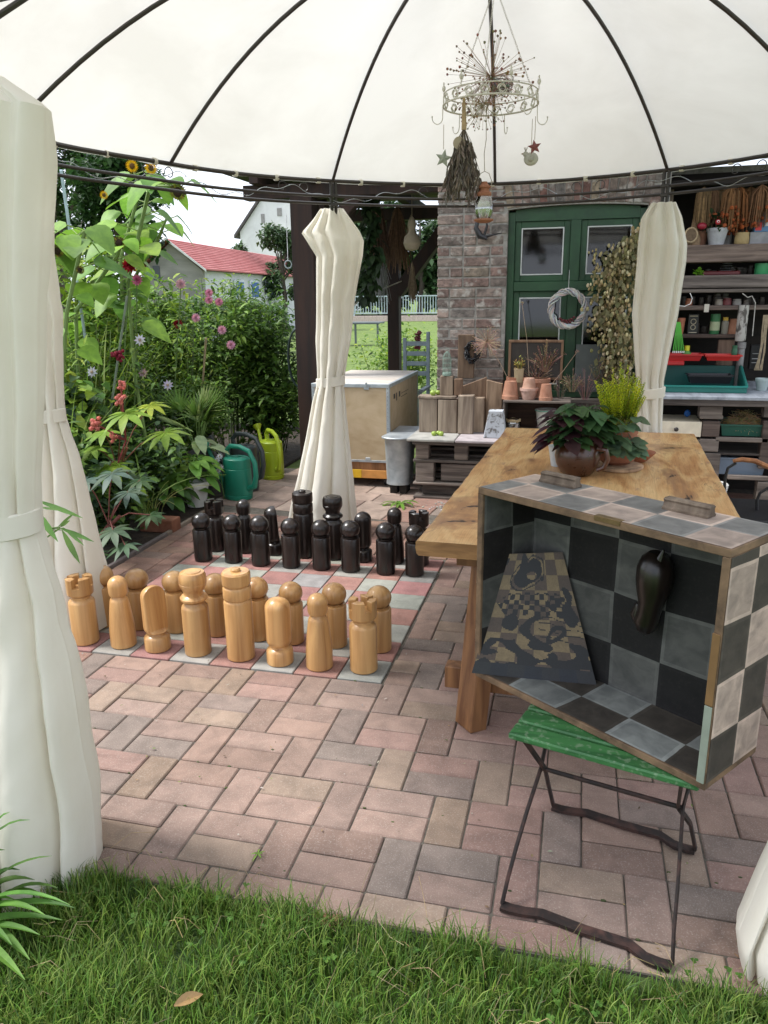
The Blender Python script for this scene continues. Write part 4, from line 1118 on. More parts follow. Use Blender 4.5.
# ================================================================== plywood transport crate
cx0,cx1,cy0,cy1,cz0,cz1=.165,.835,3.36,4.55,.215,.875
pc_=thing('plywood_chest','pale plywood chest with riveted metal edges standing on a yellow edged trolley','chest',((cx0+cx1)/2,cy0,0))
m=MB(); m.bb(cx0,cx1,cy0,cy1,cz0,cz1-.012,.002); part(m,'plywood_body',M['plywood'],pc_)
m=MB(); m.bb(cx0-.004,cx1+.004,cy0-.004,cy1+.004,cz1-.0115,cz1,.002); part(m,'lid',M['ply_top'],pc_)
def edge_strip(a): m=MB(); m.bb(*a,.0015); part(m,'metal_edge',M['zinc'],pc_)
ew=.024; q=.0035
for xx in ((cx0-q,cx0+ew),(cx1-ew,cx1+q)):
    edge_strip((xx[0],xx[1],cy0-q-.001,cy0-.0003,cz0,cz1-.030)); 
edge_strip((cx1+.0003,cx1+q,cy0-.0002,cy0+ew,cz0,cz1-.030)); edge_strip((cx1+.0003,cx1+q,cy1-ew,cy1,cz0,cz1-.03))
edge_strip((cx0-q,cx1+q,cy0-q-.0045,cy0-.0045,cz1-.028,cz1+.001)); edge_strip((cx1+.0045,cx1+q+.0045,cy0,cy1,cz1-.028,cz1+.001)); edge_strip((cx0,cx1,cy0-q,cy0-.0003,cz0-.002,cz0+.018)); edge_strip((cx1+.0003,cx1+q,cy0+ew+.001,cy1-ew-.001,cz0-.002,cz0+.018))
edge_strip((cx0-.002,cx1+.004,cy0-.004,cy0+.02,cz1+.0005,cz1+.002)); edge_strip((cx1-.018,cx1+.006,cy0+.021,cy1,cz1+.0005,cz1+.002))
rv=MB()
for xx in (cx0+.011,cx1-.011):
    for i in range(19): rv.ball((xx,cy0-q-.001,cz0+.03+i*.033),(.0045,.003,.0045),6,4,(.25,.25,.26))
tag(part(rv,'rivets',M['paint'],pc_),kind='stuff')
for xx in (cx0+.48,):
    m=MB(); m.bb(xx-.022,xx+.022,cy0-.014,cy0-.009,cz1-.045,cz1-.004,.002); m.bb(xx-.008,xx+.008,cy0-.018,cy0-.0095,cz1-.02,cz1+.016,.002); part(m,'latch',M['zinc'],pc_)
    m=MB(); m.bb(xx-.022,xx+.022,cy0-.010,cy0-.004,cz0+.012,cz0+.04,.002); part(m,'latch',M['zinc'],pc_)
# stencilled transport marks on the right side
mk=MB(); rr=random.Random(2)
for i in range(3): mk.bb(cx1+.0008,cx1+.0016,cy0+.16+i*.10,cy0+.19+i*.10+rr.uniform(0,.03),cz1-.16+rr.uniform(-.01,.02),cz1-.10,.0003,(.05,.045,.04))
mk.bb(cx1+.0008,cx1+.0016,cy0+.45,cy0+.75,cz1-.13,cz1-.125,.0003,(.08,.07,.06)); mk.bb(cx1+.0008,cx1+.0016,cy0+.45,cy0+.70,cz1-.16,cz1-.154,.0003,(.08,.07,.06))
part(mk,'stencil_marks',M['paint'],pc_)
tr=thing('trolley','low wooden trolley with yellow and orange front bar under the plywood chest','trolley',((cx0+cx1)/2,cy0,0))
m=MB(); m.bb(cx0-.01,cx1-.01,cy0+.02,cy1-.05,.125,.212,.003,(1.2,.75,.45)); part(m,'deck',M['old_wood_v'],tr)
m=MB(); m.bb(cx0-.01,.585,cy0-.006,cy0+.018,.075,.145,.002,(.80,.48,.02)); part(m,'yellow_bar',M['paint'],tr)
m=MB(); m.bb(.586,cx1,cy0-.006,cy0+.018,.075,.145,.002,(.62,.28,.07)); part(m,'orange_bar',M['paint'],tr)
for x in (cx0+.08,cx1-.05):
    for y in (cy0+.08,cy1-.2):
        m=MB(); Mx_=Matrix.Translation((x-.015,y,.045))@Matrix.Rotation(PI/2,4,'Y'); m.lathe([(.02,-.0),(.043,.003),(.043,.027),(.02,.03)],16,M=Mx_); part(m,'wheel',M['black_plastic'],tr)
# zinc tub
zb=thing('zinc_tub','half round zinc tub under its flat grey lid, left of the pallet bench','tub',(.96,3.10,0))
hx=.12
poly=[(hx*math.cos(a)*1.0,-.075*math.sin(a)) for a in [PI*i/12 for i in range(13)]]
def profz(z,s): return [(Vector((.965+p[0]*s,3.00+p[1]*s*1.3,z))) for p in poly+[(-hx,.12),(hx,.12)]][:]
vs=[];fs=[]; P0=[(hx*math.cos(-PI*i/12),-.085*math.sin(PI*i/12)) for i in range(13)]+[(-hx,.16),(hx,.16)]
for z,s in ((.155,.86),(.175,.86),(.18,.84),(.45,.97),(.452,.99),(.462,.99)):
    for p in P0: vs.append(Vector((.945+p[0]*s*.95,3.20+p[1]*s,z-.075*(.46-z)/.3)))
n_=len(P0)
for i in range(5):
    for k in range(n_): l=(k+1)%n_; fs.append([i*n_+k,i*n_+l,(i+1)*n_+l,(i+1)*n_+k])
fs.append(list(range(n_))); m=MB(); m.add(vs,fs,None,True); part(m,'tub_body',M['zinc'],zb)
m=MB(); PL=[(.945+(hx+.012)*math.cos(-PI*i/12),3.18-.10*math.sin(PI*i/12)) for i in range(13)][::1]+[(.842,3.4),(.842,3.7),(1.055,3.7),(1.055,3.25)]
m.prism(PL[::-1],.463,.478,ch=.003); part(m,'flat_lid',M['zinc'],zb)
for x in (.91,.99):
    m=MB(); m.bb(x-.03,x+.03,3.17,3.32,0,.078,.003,(.15,.15,.15)); part(m,'support_block',M['old_wood'],zb)

# ================================================================== potting bench and shelves on the right
rbx=thing('potting_bench','long weathered pallet potting bench with open bays below the wooden shelves','bench',(3.4,3.22,0))
m=MB(); m.bb(2.72,4.6,3.19,4.30,.815,.842,.004,(.9,.95,1.02)); part(m,'worktop',pmat('grey_worktop',(.20,.21,.225),(.40,.41,.425),(14,3,9),.7,.3,attr=True),rbx)
m=MB(); m.bb(2.73,4.6,3.20,3.23,.770,.814,.003,(.8,.8,.82)); part(m,'front_rail',M['old_wood'],rbx)
Yb=3.24
def bpx(px0,px1,py0,py1,nm,dp=.10,col=(1,1,1),Y=Yb):
    a=ony(px0,py0,Y); b=ony(px1,py1,Y); m=MB(); plank(m,a.x,b.x,Y,Y+dp,min(a.z,b.z),max(a.z,b.z),col); part(m,nm,M['old_wood'],rbx)
bpx(700,722,406,417,'spacer_block'); bpx(700,723,415,419.5,'spacer_block',.12)
bpx(703,719,421,437,'spacer_block',col=(.7,.62,.6)); bpx(700,718,439,452,'spacer_block'); bpx(716,768,437,443,'bay_rail',.03); bpx(722,790,404,405.5,'bay_rail',.03,(.5,.5,.5)); bpx(700,716,453,500,'spacer_block',.12,(.8,.8,.8))
bpx(765,790,405,418,'spacer_block'); bpx(764,790,421,470,'spacer_block',col=(.7,.62,.6)); bpx(728,768,475,481,'bay_rail',.03); bpx(758,790,482,530,'spacer_block',col=(.8,.8,.8)); bpx(640,700,438,444,'bay_rail',.03,(.7,.7,.7)); bpx(640,664,445,500,'spacer_block',col=(.7,.7,.7))
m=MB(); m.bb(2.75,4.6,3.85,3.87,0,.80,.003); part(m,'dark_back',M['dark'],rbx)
m=MB(); m.bb(2.75,4.6,3.25,3.84,.40,.415,.003,(.4,.4,.4)); part(m,'lower_board',M['old_wood'],rbx)
m=MB(); a=ony(661,421,3.25); b=ony(702,437,3.25); m.bb(a.x-.15,b.x-.01,3.245,3.60,b.z,a.z,.003,(.78,.70,.55)); 
dw=m.build('drawer',M['paint']); tag(dw,'cream painted drawer with dark round knob pushed into the potting bench','drawer')
m=MB(); kx=ony(676,429,3.24); m.lathe([(.006,0),(.008,.012),(.016,.016),(.017,.024),(.010,.030),(0,.031)],14,M=Matrix.Translation((kx.x,3.244,kx.z))@Matrix.Rotation(PI/2,4,'X'),col=(.05,.04,.035)); k_=m.build('knob',M['plastic']); k_.parent=dw
def tray(name,label,px0,px1,py0,py1,Y,dp,col,cat,rim=.01,flare=.012):
    a=ony(px0,py0,Y); b=ony(px1,py1,Y); x0,x1,z0,z1=a.x,b.x,b.z,a.z; t=thing(name,label,cat,((x0+x1)/2,Y,z0)); W=(x1-x0)/2; H=z1-z0
    m=MB(); vs=[];fs=[]
    def ringr(w,d0,d1,z): return [Vector((-w,d0,z)),Vector((w,d0,z)),Vector((w,d1,z)),Vector((-w,d1,z))]
    L_r=[ringr(W-flare*2,flare,dp-flare,0),ringr(W-rim,0,dp,H-.012),ringr(W,-rim,dp+rim,H-.010),ringr(W,-rim,dp+rim,H),ringr(W-rim*1.4,.004,dp-.004,H),ringr(W-flare*2.2,flare*1.4,dp-flare*1.4,.008)]
    for r_ in L_r: vs+=r_
    for i in range(5):
        for k in range(4): l=(k+1)%4; fs.append([i*4+k,i*4+l,(i+1)*4+l,(i+1)*4+k])
    fs.append([3,2,1,0]); fs.append([20,21,22,23]); m.add(vs,fs,col); m.build('shell',M['plastic'],t); return t,x0,x1,z0,z1
tray('green_tub','dark green plastic tub filled with straw in the potting bench bay',720,766,424,437,3.27,.35,(.02,.10,.07),'tub')
tray('blue_tub','slate blue plastic tub in the lower bay of the potting bench',716,766,457,476,3.28,.3,(.16,.21,.28),'tub')
def strawpile(name,label,c,r,n,col,seed,cat='straw'):
    m=MB(); rr=random.Random(seed)
    for i in range(n):
        a=rr.uniform(0,2*PI); q=math.sqrt(rr.random()); p=Vector(c)+Vector((r[0]*q*math.cos(a),r[1]*q*math.sin(a),r[2]*(1-q*q)*rr.random()))
        d=Vector((rr.uniform(-1,1),rr.uniform(-1,1),rr.uniform(-.5,.35))).normalized()*rr.uniform(.02,.055)
        m.tube([p-d,p+Vector((0,0,.008)),p+d],.0011,3,tuple(k*rr.uniform(.6,1.25) for k in col),cap=False)
    o=m.build(name,M['dry']); tag(o,label,cat,kind='stuff'); return o
q_=ony(743,424,3.42); strawpile('straw_heap','heap of golden straw filling the dark green tub',(q_.x,3.42,q_.z-.03),(.15,.13,.13),900,(.52,.37,.18),4)
# big green potting tray with raised back
gt=thing('potting_tray','large dark green potting tray with high back standing on the potting bench','tray',(3.3,3.45,.843))
m=MB(); TX0,TX1=ony(655,388,3.42).x-.12,ony(746,388,3.42).x; zf=.843
def vq(a,b,c,d): m.quad(a,b,c,d,(.012,.13,.11))
yb0,yb1=3.40,3.80; hb=.17
m.bb(TX0,TX1,yb0,yb1,zf,zf+.008,.002,(.012,.12,.10)); m.bb(TX0,TX1,yb0-.006,yb0+.006,zf+.001,zf+.045,.004,(.015,.16,.13)); m.bb(TX0,TX1,yb1-.006,yb1+.006,zf+.001,zf+hb,.003,(.010,.11,.10))
for xs_ in (TX0,TX1): 
    m.prism([(yb0,zf+.001),(yb1-.0065,zf+.001),(yb1-.0065,zf+hb),(yb1-.09,zf+hb),(yb0,zf+.045)],xs_-.005,xs_+.005,Matrix(((0,0,1,0),(1,0,0,0),(0,1,0,0),(0,0,0,1))),(.015,.15,.13))
part(m,'moulded_tray',M['plastic'],gt)
m=MB(); m.tube([(TX0,yb0-.006,zf+.046),(TX1,yb0-.006,zf+.046),(TX1+.004,yb0,zf+.046),(TX1+.006,yb1-.09,zf+hb),(TX1+.006,yb1,zf+hb)],.009,6,(.02,.20,.17)); part(m,'rolled_rim',M['plastic'],gt)
tray('black_tray','black seed tray lying inside the green potting tray',688,733,375,384,3.50,.16,(.012,.012,.018),'tray')
rt,x0,x1,z0,z1=tray('red_tray','red plastic tray laid over the left of the green potting tray back',640,703,354,361,3.62,.16,(.50,.02,.02),'tray')
m=MB(); m.bb(-.05,.10,-.002,.10,-.035,-.001,.006,(.46,.018,.02)); m.build('deep_pocket',M['plastic'],rt)
tray('red_tray','red plastic tray resting on the right of the green potting tray back',705,742,355,361,3.62,.16,(.55,.025,.02),'tray')

# shelves
SY=3.80
sv=thing('wooden_shelves','deep weathered wooden wall shelves crowded with pots and tins above the bench','shelf',(3.4,SY,.85))
def shelfpx(py0,py1,nm,x0=2.96,x1=4.6,Y=SY,dp=.42,col=(1,1,1)):
    z1=ony(720,py0,Y).z; z0=ony(720,py1,Y).z; m=MB(); m.bb(x0,x1,Y,Y+dp,z0,z1,.005,col); part(m,nm,M['old_wood'],sv); return z1
S1=shelfpx(244.5,262,'thick_beam',dp=.38,col=(1.15,1.02,.98)); S2=shelfpx(275,288,'thick_beam',dp=.38,col=(1.0,1.0,1.03)); S2b=shelfpx(289,292.5,'shelf_board',dp=.38,col=(.9,.9,.9)); S3=shelfpx(305.5,310,'shelf_board',Y=SY+.05,dp=.36,col=(1.1,1,.95)); S4=shelfpx(334.5,338,'shelf_board',x1=3.58,Y=SY+.08,dp=.3,col=(.6,.5,.47))
for x in (2.97,4.45): 
    m=MB(); beam(m,(x,SY+.3,.85),(x,SY+.3,2.4),.07,.07); part(m,'upright',M['old_wood_v'],sv)
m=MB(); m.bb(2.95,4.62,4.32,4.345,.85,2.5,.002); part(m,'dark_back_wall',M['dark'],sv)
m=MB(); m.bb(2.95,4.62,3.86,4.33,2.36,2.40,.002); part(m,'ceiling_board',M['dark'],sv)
m=MB(); a=ony(722,340,SY+.08); m.bb(a.x-.02,a.x+.10,SY+.10,SY+.14,.85,a.z,.004,(.55,.45,.42)); part(m,'upright_board',M['old_wood_v'],sv)
# birch post piece + downpipe
a=ony(741,305,SY+.0); b=ony(742,341,SY+.0)
lg=MB(); lg.lathe([(.036,b.z),(.040,b.z+.01),(.039,(a.z+b.z)/2),(.040,a.z)],16,c=((a.x+b.x)/2,SY-.02,0)); o=lg.build('birch_log',pmat('birch',(.10,.09,.08),(.42,.40,.37),(25,25,12),.9,.4,ramp=(.42,.52))); tag(o,'pale birch log piece fixed upright in front of the wooden shelves','log')
a=ony(739,342,SY); b=ony(739,383,SY); lg=MB(); lg.lathe([(.027,.845),(.027,a.z-.05),(.032,a.z-.045),(.032,a.z)],16,c=((a.x+b.x)/2,SY-.03,0)); o=lg.build('grey_pipe',pmat('grey_pipe',(.16,.15,.15),(.28,.27,.27),(10,10,10),.6,.2)); tag(o,'grey upright pipe standing on the bench right of the green tray','pipe')
# --- items on shelves
def lath(name,label,cat,px,pyb,pyt,w,Y,zb,profile,col,mat='paint',n=18,M_=None):
    """profile list of (r fraction,height fraction)"""
    x=ony(px,(pyb+pyt)/2,Y).x; h=ony(px,pyt,Y).z-ony(px,pyb,Y).z; r=(ony(px+w/2,pyb,Y).x-ony(px-w/2,pyb,Y).x)/2
    t=thing(name,label,cat,(x,Y,zb)); m=MB(); m.lathe([(r*a_,h*b_) for a_,b_ in profile],n,col=col); m.build('body',M[mat],t); return t,r,h
POTP=[(.68,0),(.95,.8),(1,.81),(1,1),(.86,1),(.8,.85),(0,.84)]
CAN=[(.98,0),(1,.02),(1,.96),(.97,.97),(.97,1),(.9,1),(.9,.97),(0,.97)]
JAR=[(.9,0),(1,.05),(1,.7),(.8,.78),(.8,.82),(.88,.83),(.88,1),(0,1)]
Z1,Z2,Z3,Z4=S1+.001,S2+.001,S3+.001,S4+.001
Ys=SY+.12
t,r,h=lath('wicker_bell','conical wicker basket bell with ringed neck on the top shelf','basket',694,243,213,15,Ys,Z1,[(1,0),(1,.25),(.62,.5),(.4,.6),(.36,.75),(.2,1),(0,1)],(.30,.20,.12),'dry')
t,r,h=lath('terracotta_pot','striped terracotta pot behind the wicker basket bell','flower pot',700,243,228,18,Ys+.08,Z1,POTP,(.6,.6,.6),'terracotta')
m=MB(); q_=ony(691,235,SY+.03); m.tube([q_+Vector((.045*math.cos(a),.0,.052*math.sin(a))) for a in [2*PI*i/20 for i in range(20)]],.006,6,(.5,.38,.24),closed=True)
m.lathe([(.044,0),(.030,.12),(0,.121)],18,M=Matrix.Translation(q_)@Matrix.Rotation(-PI/2,4,'X'),col=(.16,.11,.07)); o=m.build('basket_opening',M['dry']); tag(o,'small round basket lying on its side at the left end of top shelf','basket')
t,r,h=lath('metal_pot','whitewashed metal pot holding a dark plant on the top shelf','flower pot',717,243,226,22,Ys,Z1,POTP,(.42,.43,.45),'stone')
def leafpoly(mb,base,d,up,L__,W__,col,droop=.25,fold=.15,n=4,tip=1.0,prof=None,notch=0):
    d=Vector(d).normalized(); up=Vector(up); side=d.cross(up)
    if side.length<1e-4: side=d.orthogonal()
    side.normalize(); nrm=side.cross(d).normalized()
    vs=[];fs=[]; p=Vector(base)
    for i in range(n+1):
        t=i/n; w=(prof(t) if prof else math.sin(PI*min(1,t**.75*.94+.03))**.85)*W__*.5
        if i==n: w=W__*.02
        c_=p+d*L__*t-Vector((0,0,1))*droop*L__*t*t
        vs+= [c_-side*w+nrm*fold*w, c_, c_+side*w+nrm*fold*w]
    for i in range(n):
        a=i*3; fs.append([a,a+1,a+4,a+3]); fs.append([a+1,a+2,a+5,a+4])
    mb.add(vs,fs,col,True)
def jit(c,r_,a=.25): v=r_.uniform(1-a,1+a); return (c[0]*v*r_.uniform(.9,1.12),c[1]*v,c[2]*v*r_.uniform(.85,1.15))
def leafball(mb,c,rad,n,L__,W__,cols,r_,up=.3,shell=.5,drp=.3):
    c=Vector(c)
    for i in range(n):
        z=r_.uniform(-1,1); a=r_.uniform(0,2*PI); q=math.sqrt(1-z*z); d=Vector((q*math.cos(a),q*math.sin(a),z))
        k=shell+(1-shell)*r_.random(); p=c+Vector((d.x*rad[0],d.y*rad[1],d.z*rad[2]))*k
        dd=(d+Vector((r_.uniform(-.7,.7),r_.uniform(-.7,.7),r_.uniform(-.5,.5)+up))).normalized()
        s=r_.uniform(.65,1.2); leafpoly(mb,p,dd,Vector((r_.uniform(-.5,.5),r_.uniform(-.5,.5),1)),L__*s,W__*s,jit(r_.choice(cols),r_),drp*r_.uniform(.3,1.4),n=3)
q_=ony(716,222,Ys); m=MB(); leafball(m,(q_.x,Ys,q_.z),(.08,.07,.07),70,.05,.025,[(.02,.05,.02),(.03,.06,.03)],random.Random(2)); o=m.build('dark_plant',M['leaf']); tag(o,'small dark leafy plant in the whitewashed metal pot on the top shelf','plant')
m=MB(); q_=ony(718,222,SY+.04); m.ball(q_,.020,12,8,(.5,.04,.05)); m.ball(q_+Vector((0,-.009,.002)),.013,10,6,(.8,.78,.75)); m.ball(q_+Vector((0,-.02,.002)),.006,8,5,(.45,.03,.04)); o=m.build('red_white_ball',M['plastic']); tag(o,'little red and white ball ornament above the whitewashed pot','ornament')
m=MB(); q_=ony(702,226,SY+.05); m.ball(q_,(.036,.025,.026),10,7,(.28,.012,.03)); o=m.build('red_bundle',M['plastic']); tag(o,'dark red round bundle right of the wicker bell','ornament')
t,r,h=lath('tall_vase','tall flared whitewashed vase behind the metal pot on the top shelf','vase',729,243,209,14,Ys+.14,Z1,[(.6,0),(.55,.5),(.7,.8),(1,1),(.85,1),(.6,.8),(0,.78)],(.42,.41,.39),'stone')
t,r,h=lath('brass_jar','squat brass coloured jar on the top shelf','jar',742,243,231,15,Ys,Z1,[(.9,0),(1,.1),(1,.6),(.92,.7),(.95,1),(.8,1),(.75,.9),(0,.9)],(.40,.29,.13),'paint')
m=MB(); q_=ony(762,225,Ys); m.bb(q_.x-.05,q_.x+.10,Ys,Ys+.08,Z1+.09,Z1+.24,.002,(.10,.22,.38)); m.bb(q_.x-.045,q_.x-.0,Ys-.003,Ys+.001,Z1+.10,Z1+.16,.0005,(.55,.05,.05)); m.bb(q_.x+.02,q_.x+.06,Ys-.003,Ys+.001,Z1+.13,Z1+.20,.0005,(.6,.6,.6)); o=m.build('printed_box',M['paint']); tag(o,'blue and red printed carton at the right end of the top shelf','box')
m=MB(); m.bb(q_.x-.08,q_.x+.12,Ys-.02,Ys+.12,Z1,Z1+.088,.004,(.28,.28,.29)); o=m.build('grey_tin_box',M['stone']); tag(o,'grey tin box under the blue printed carton on the top shelf','box')
# second shelf
q_=ony(698,270,SY+.05); m=MB(); leafball(m,(q_.x,SY+.06,Z2+.02),(.035,.03,.02),26,.045,.035,[(.18,.36,.04)],random.Random(6)); o=m.build('lime_leaf_sprig',M['leaf']); tag(o,'small lime green leaf sprig on the second shelf','plant')
m=MB(); a=ony(702,272,SY+.1); b=ony(740,272,SY+.1); m.bb(a.x,b.x,SY+.08,SY+.3,Z2,Z2+.03,.006,(.13,.015,.02)); o=m.build('red_serving_tray',M['plastic']); tag(o,'flat dark red tray on the second shelf','tray')
m=MB(); q_=ony(727,266,SY+.2)
for z_ in range(4): m.tube([(q_.x+(.055-.006*z_)*math.cos(2*PI*i/14),SY+.2+(.05)*math.sin(2*PI*i/14),Z2+.035+.018*z_) for i in range(14)],.0018,4,(.25,.25,.25),closed=True)
o=m.build('wire_basket',M['zinc']); tag(o,'small round wire basket above the dark red tray','basket')
lath('green_tin','green and white printed tin on the second shelf','tin',762,274,263,15,SY+.1,Z2,CAN,(.05,.30,.12),'plastic')
# third shelf jars
for i,(px,w,h_,c_,l) in enumerate(((689,7,7,(.35,.13,.07),'small clay pot at the left of the third shelf'),(719,8,6,(.30,.26,.22),'pale jar on the third shelf'),(727,9,7,(.16,.03,.035),'dark red lidded jar on the third shelf'),(737,9,6,(.28,.26,.25),'grey glass jar right of the dark red jar'),(746,6,5,(.1,.08,.07),'small dark tin near the birch log'))):
    lath('shelf_jar',l,'jar',px,305,305-h_,w,SY+.12,Z3,JAR,c_,'plastic')
m=MB(); a=ony(707,304,SY+.045); m.bb(a.x-.018,a.x+.018,SY+.043,SY+.048,S3-.05,S3+.012,.001,(.62,.58,.50)); o=m.build('paper_tag',M['paint']); tag(o,'small cream paper tag hanging on the third shelf edge','tag')
# fourth shelf
lath('terracotta_pot','narrow terracotta pot at the left of the fourth shelf beside the curtain','flower pot',681,334,318,8,SY+.15,Z4,POTP,(.9,.7,.65),'terracotta')
m=MB(); a=ony(687,334,SY+.16); b=ony(699.5,314,SY+.16); m.bb(a.x,b.x,SY+.16,SY+.22,Z4,b.z,.003,(.018,.017,.016)); c_=(a.x+b.x)/2
ptag=m.build('black_tin_box',M['plastic']); tag(ptag,'black rectangular tin with a pale ring emblem on the fourth shelf','tin')
m=MB()
for zz_,rr_ in ((.33,.018),(.62,.020)):
    m.tube([(c_+rr_*math.cos(2*PI*i/16),SY+.158,Z4+(b.z-Z4)*zz_+rr_*math.sin(2*PI*i/16)) for i in range(16)],.0035,5,(.42,.37,.27),closed=True)
m.bb(a.x+.01,b.x-.01,SY+.1575,SY+.1595,b.z-.02,b.z-.012,.0003,(.42,.37,.27)); m.bb(a.x+.01,b.x-.01,SY+.1575,SY+.1595,Z4+.008,Z4+.014,.0003,(.42,.37,.27)); k_=m.build('emblem',M['paint']); k_.parent=ptag
t,r,h=lath('seed_tin','green tin with pale label on the fourth shelf','tin',715,334,314,10,SY+.15,Z4,CAN,(.035,.16,.06),'plastic')
m=MB(); m.lathe([(r*1.01,h*.18),(r*1.01,h*.62)],18,col=(.40,.46,.28),cap=False); m.build('label_band',M['paint'],t)
t,r,h=lath('yellow_lid_bottle','small bottle with yellow cap on the fourth shelf','bottle',725,334,317,7,SY+.15,Z4,[(.9,0),(1,.05),(1,.72),(.7,.78),(.7,.8)],(.26,.24,.20),'plastic')
m=MB(); m.lathe([(r*.8,h*.79),(r*.8,h*.98),(0,h)],14,col=(.55,.36,.04)); m.build('yellow_cap',M['plastic'],t)
lath('terracotta_pot','wide terracotta pot upturned on the right of the fourth shelf','flower pot',733.5,334,319,14,SY+.17,Z4,[(1,0),(1,.2),(.93,.22),(.66,1),(0,1)],(.8,.75,.7),'terracotta')
lath('small_bottle','small dark green bottle under the fourth shelf on the red tray','bottle',735,353,340,6,SY-.08,1.075,JAR,(.02,.11,.05),'plastic')
t,r,h=lath('spray_bottle','green bottle with yellow cap on the left red tray','bottle',687,354,343,9,SY-.10,1.075,[(1,0),(1,.5),(.5,.7),(.5,.72)],(.10,.26,.06),'plastic')
m=MB(); m.lathe([(r*.6,h*.7),(r*.6,h*1.15),(0,h*1.16)],12,col=(.62,.58,.03)); m.build('yellow_cap',M['plastic'],t)
# green comb / plant labels fan
fn=thing('plant_label_fan','fan of bright green plastic stakes with white tips on the left red tray','plant stakes',(ony(677,352,3.6).x,3.6,1.07))
m=MB(); w__=MB()
for i in range(7):
    a=ony(673+i*1.8,352,3.66); b=ony(678.5+(i-3)*.5,322,3.66); m.tube([a,b],.0035,5,(.10,.45,.06)); w__.box(a,(.008,.008,.016),None,.001,(.75,.78,.75))
part(m,'stakes',M['plastic'],fn); part(w__,'white_tips',M['plastic'],fn)
# anonymous dark jars and pots at the back of the shelves
jr=random.Random(33); jj=None
for (Zs,px0,px1,hmax) in ((Z1,700,766,.13),(Z2,705,766,.075),(Z3,684,732,.09),(Z4,684,722,.10),(Z3,748,768,.09)):
    px=px0
    while px<px1:
        x=ony(px,300,SY+.27).x; h=jr.uniform(.5,1)*hmax; r=jr.uniform(.02,.035)
        if jj is None:
            jj=MB().lathe([(r_a*.028,z_*.09) for r_a,z_ in JAR],12,col=(.10,.085,.075)).build('dark_jar',M['plastic']); o=jj; tag(o,'small dark jar standing at the back of the wooden wall shelves','jar','dark jars at the back of the shelves')
        else: o=jj.copy(); COL.objects.link(o)
        o.location=(x,SY+.27+jr.uniform(-.02,.03),Zs); o.scale=(r/.028,r/.028,h/.09)
        px+=jr.uniform(5,9)
# small pale pot + dark can on the bench far right
lath('pale_pot','pale blue grey pot standing on the bench at the right edge','flower pot',763,383,371,15,3.62,.843,POTP,(.40,.48,.47),'plastic')
m=MB(); q_=ony(757,358,SY+.04); m.bb(q_.x-.05,q_.x+.04,SY+.05,SY+.10,.98,1.17,.004,(.012,.012,.012)); m.bb(q_.x-.035,q_.x+.025,SY+.0475,SY+.0495,1.03,1.035,.0003,(.4,.4,.4)); m.bb(q_.x-.035,q_.x+.020,SY+.0475,SY+.0495,1.06,1.066,.0003,(.4,.4,.4)); m.bb(q_.x-.035,q_.x+.022,SY+.0475,SY+.0495,1.10,1.105,.0003,(.3,.3,.3)); o=m.build('black_carton',M['paint']); tag(o,'black carton with faint pale lettering behind the pale pot','carton')
m=MB(); 
for k in range(5):
    a=ony(764+k*1.2,315,SY-.03); m.tube([a,a+Vector((.008*math.sin(k),0,-.12)),a+Vector((.012*math.cos(k*2),.01,-.28)),a+Vector((.004*k-.02,.01,-.42))],.006,5,(.38,.30,.20))
o=m.build('rope_hank',M['dry']); tag(o,'pale rope hank hanging at the right edge in front of the shelves','rope')
m=MB(); a=ony(690,293,SY-.02); m.tube([a,a+Vector((.02,0,-.04)),a+Vector((.012,0,-.08)),a+Vector((-.03,0,-.10)),a+Vector((-.07,0,-.095))],.003,5); o=m.build('looped_string',M['dry']); tag(o,'pale loop of string hanging from the second shelf','cord')
m=MB(); a=ony(752,296,SY-.02); m.tube([a+Vector((-.07,0,.02)),a+Vector((-.03,0,-.01)),a,a+Vector((.03,0,-.05)),a+Vector((.035,0,-.30))],.0035,5,(.55,.52,.48)); o=m.build('grey_cable',M['dry']); tag(o,'grey cable looped over the birch log','cable')
m=MB(); q_=ony(686,412,3.45); m.ball((q_.x+.01,3.45,q_.z-.01),(.024,.02,.028),10,7,(.03,.17,.6)); o=m.build('blue_ball',M['plastic']); tag(o,'small bright blue object in the upper left bay of the potting bench','ball')
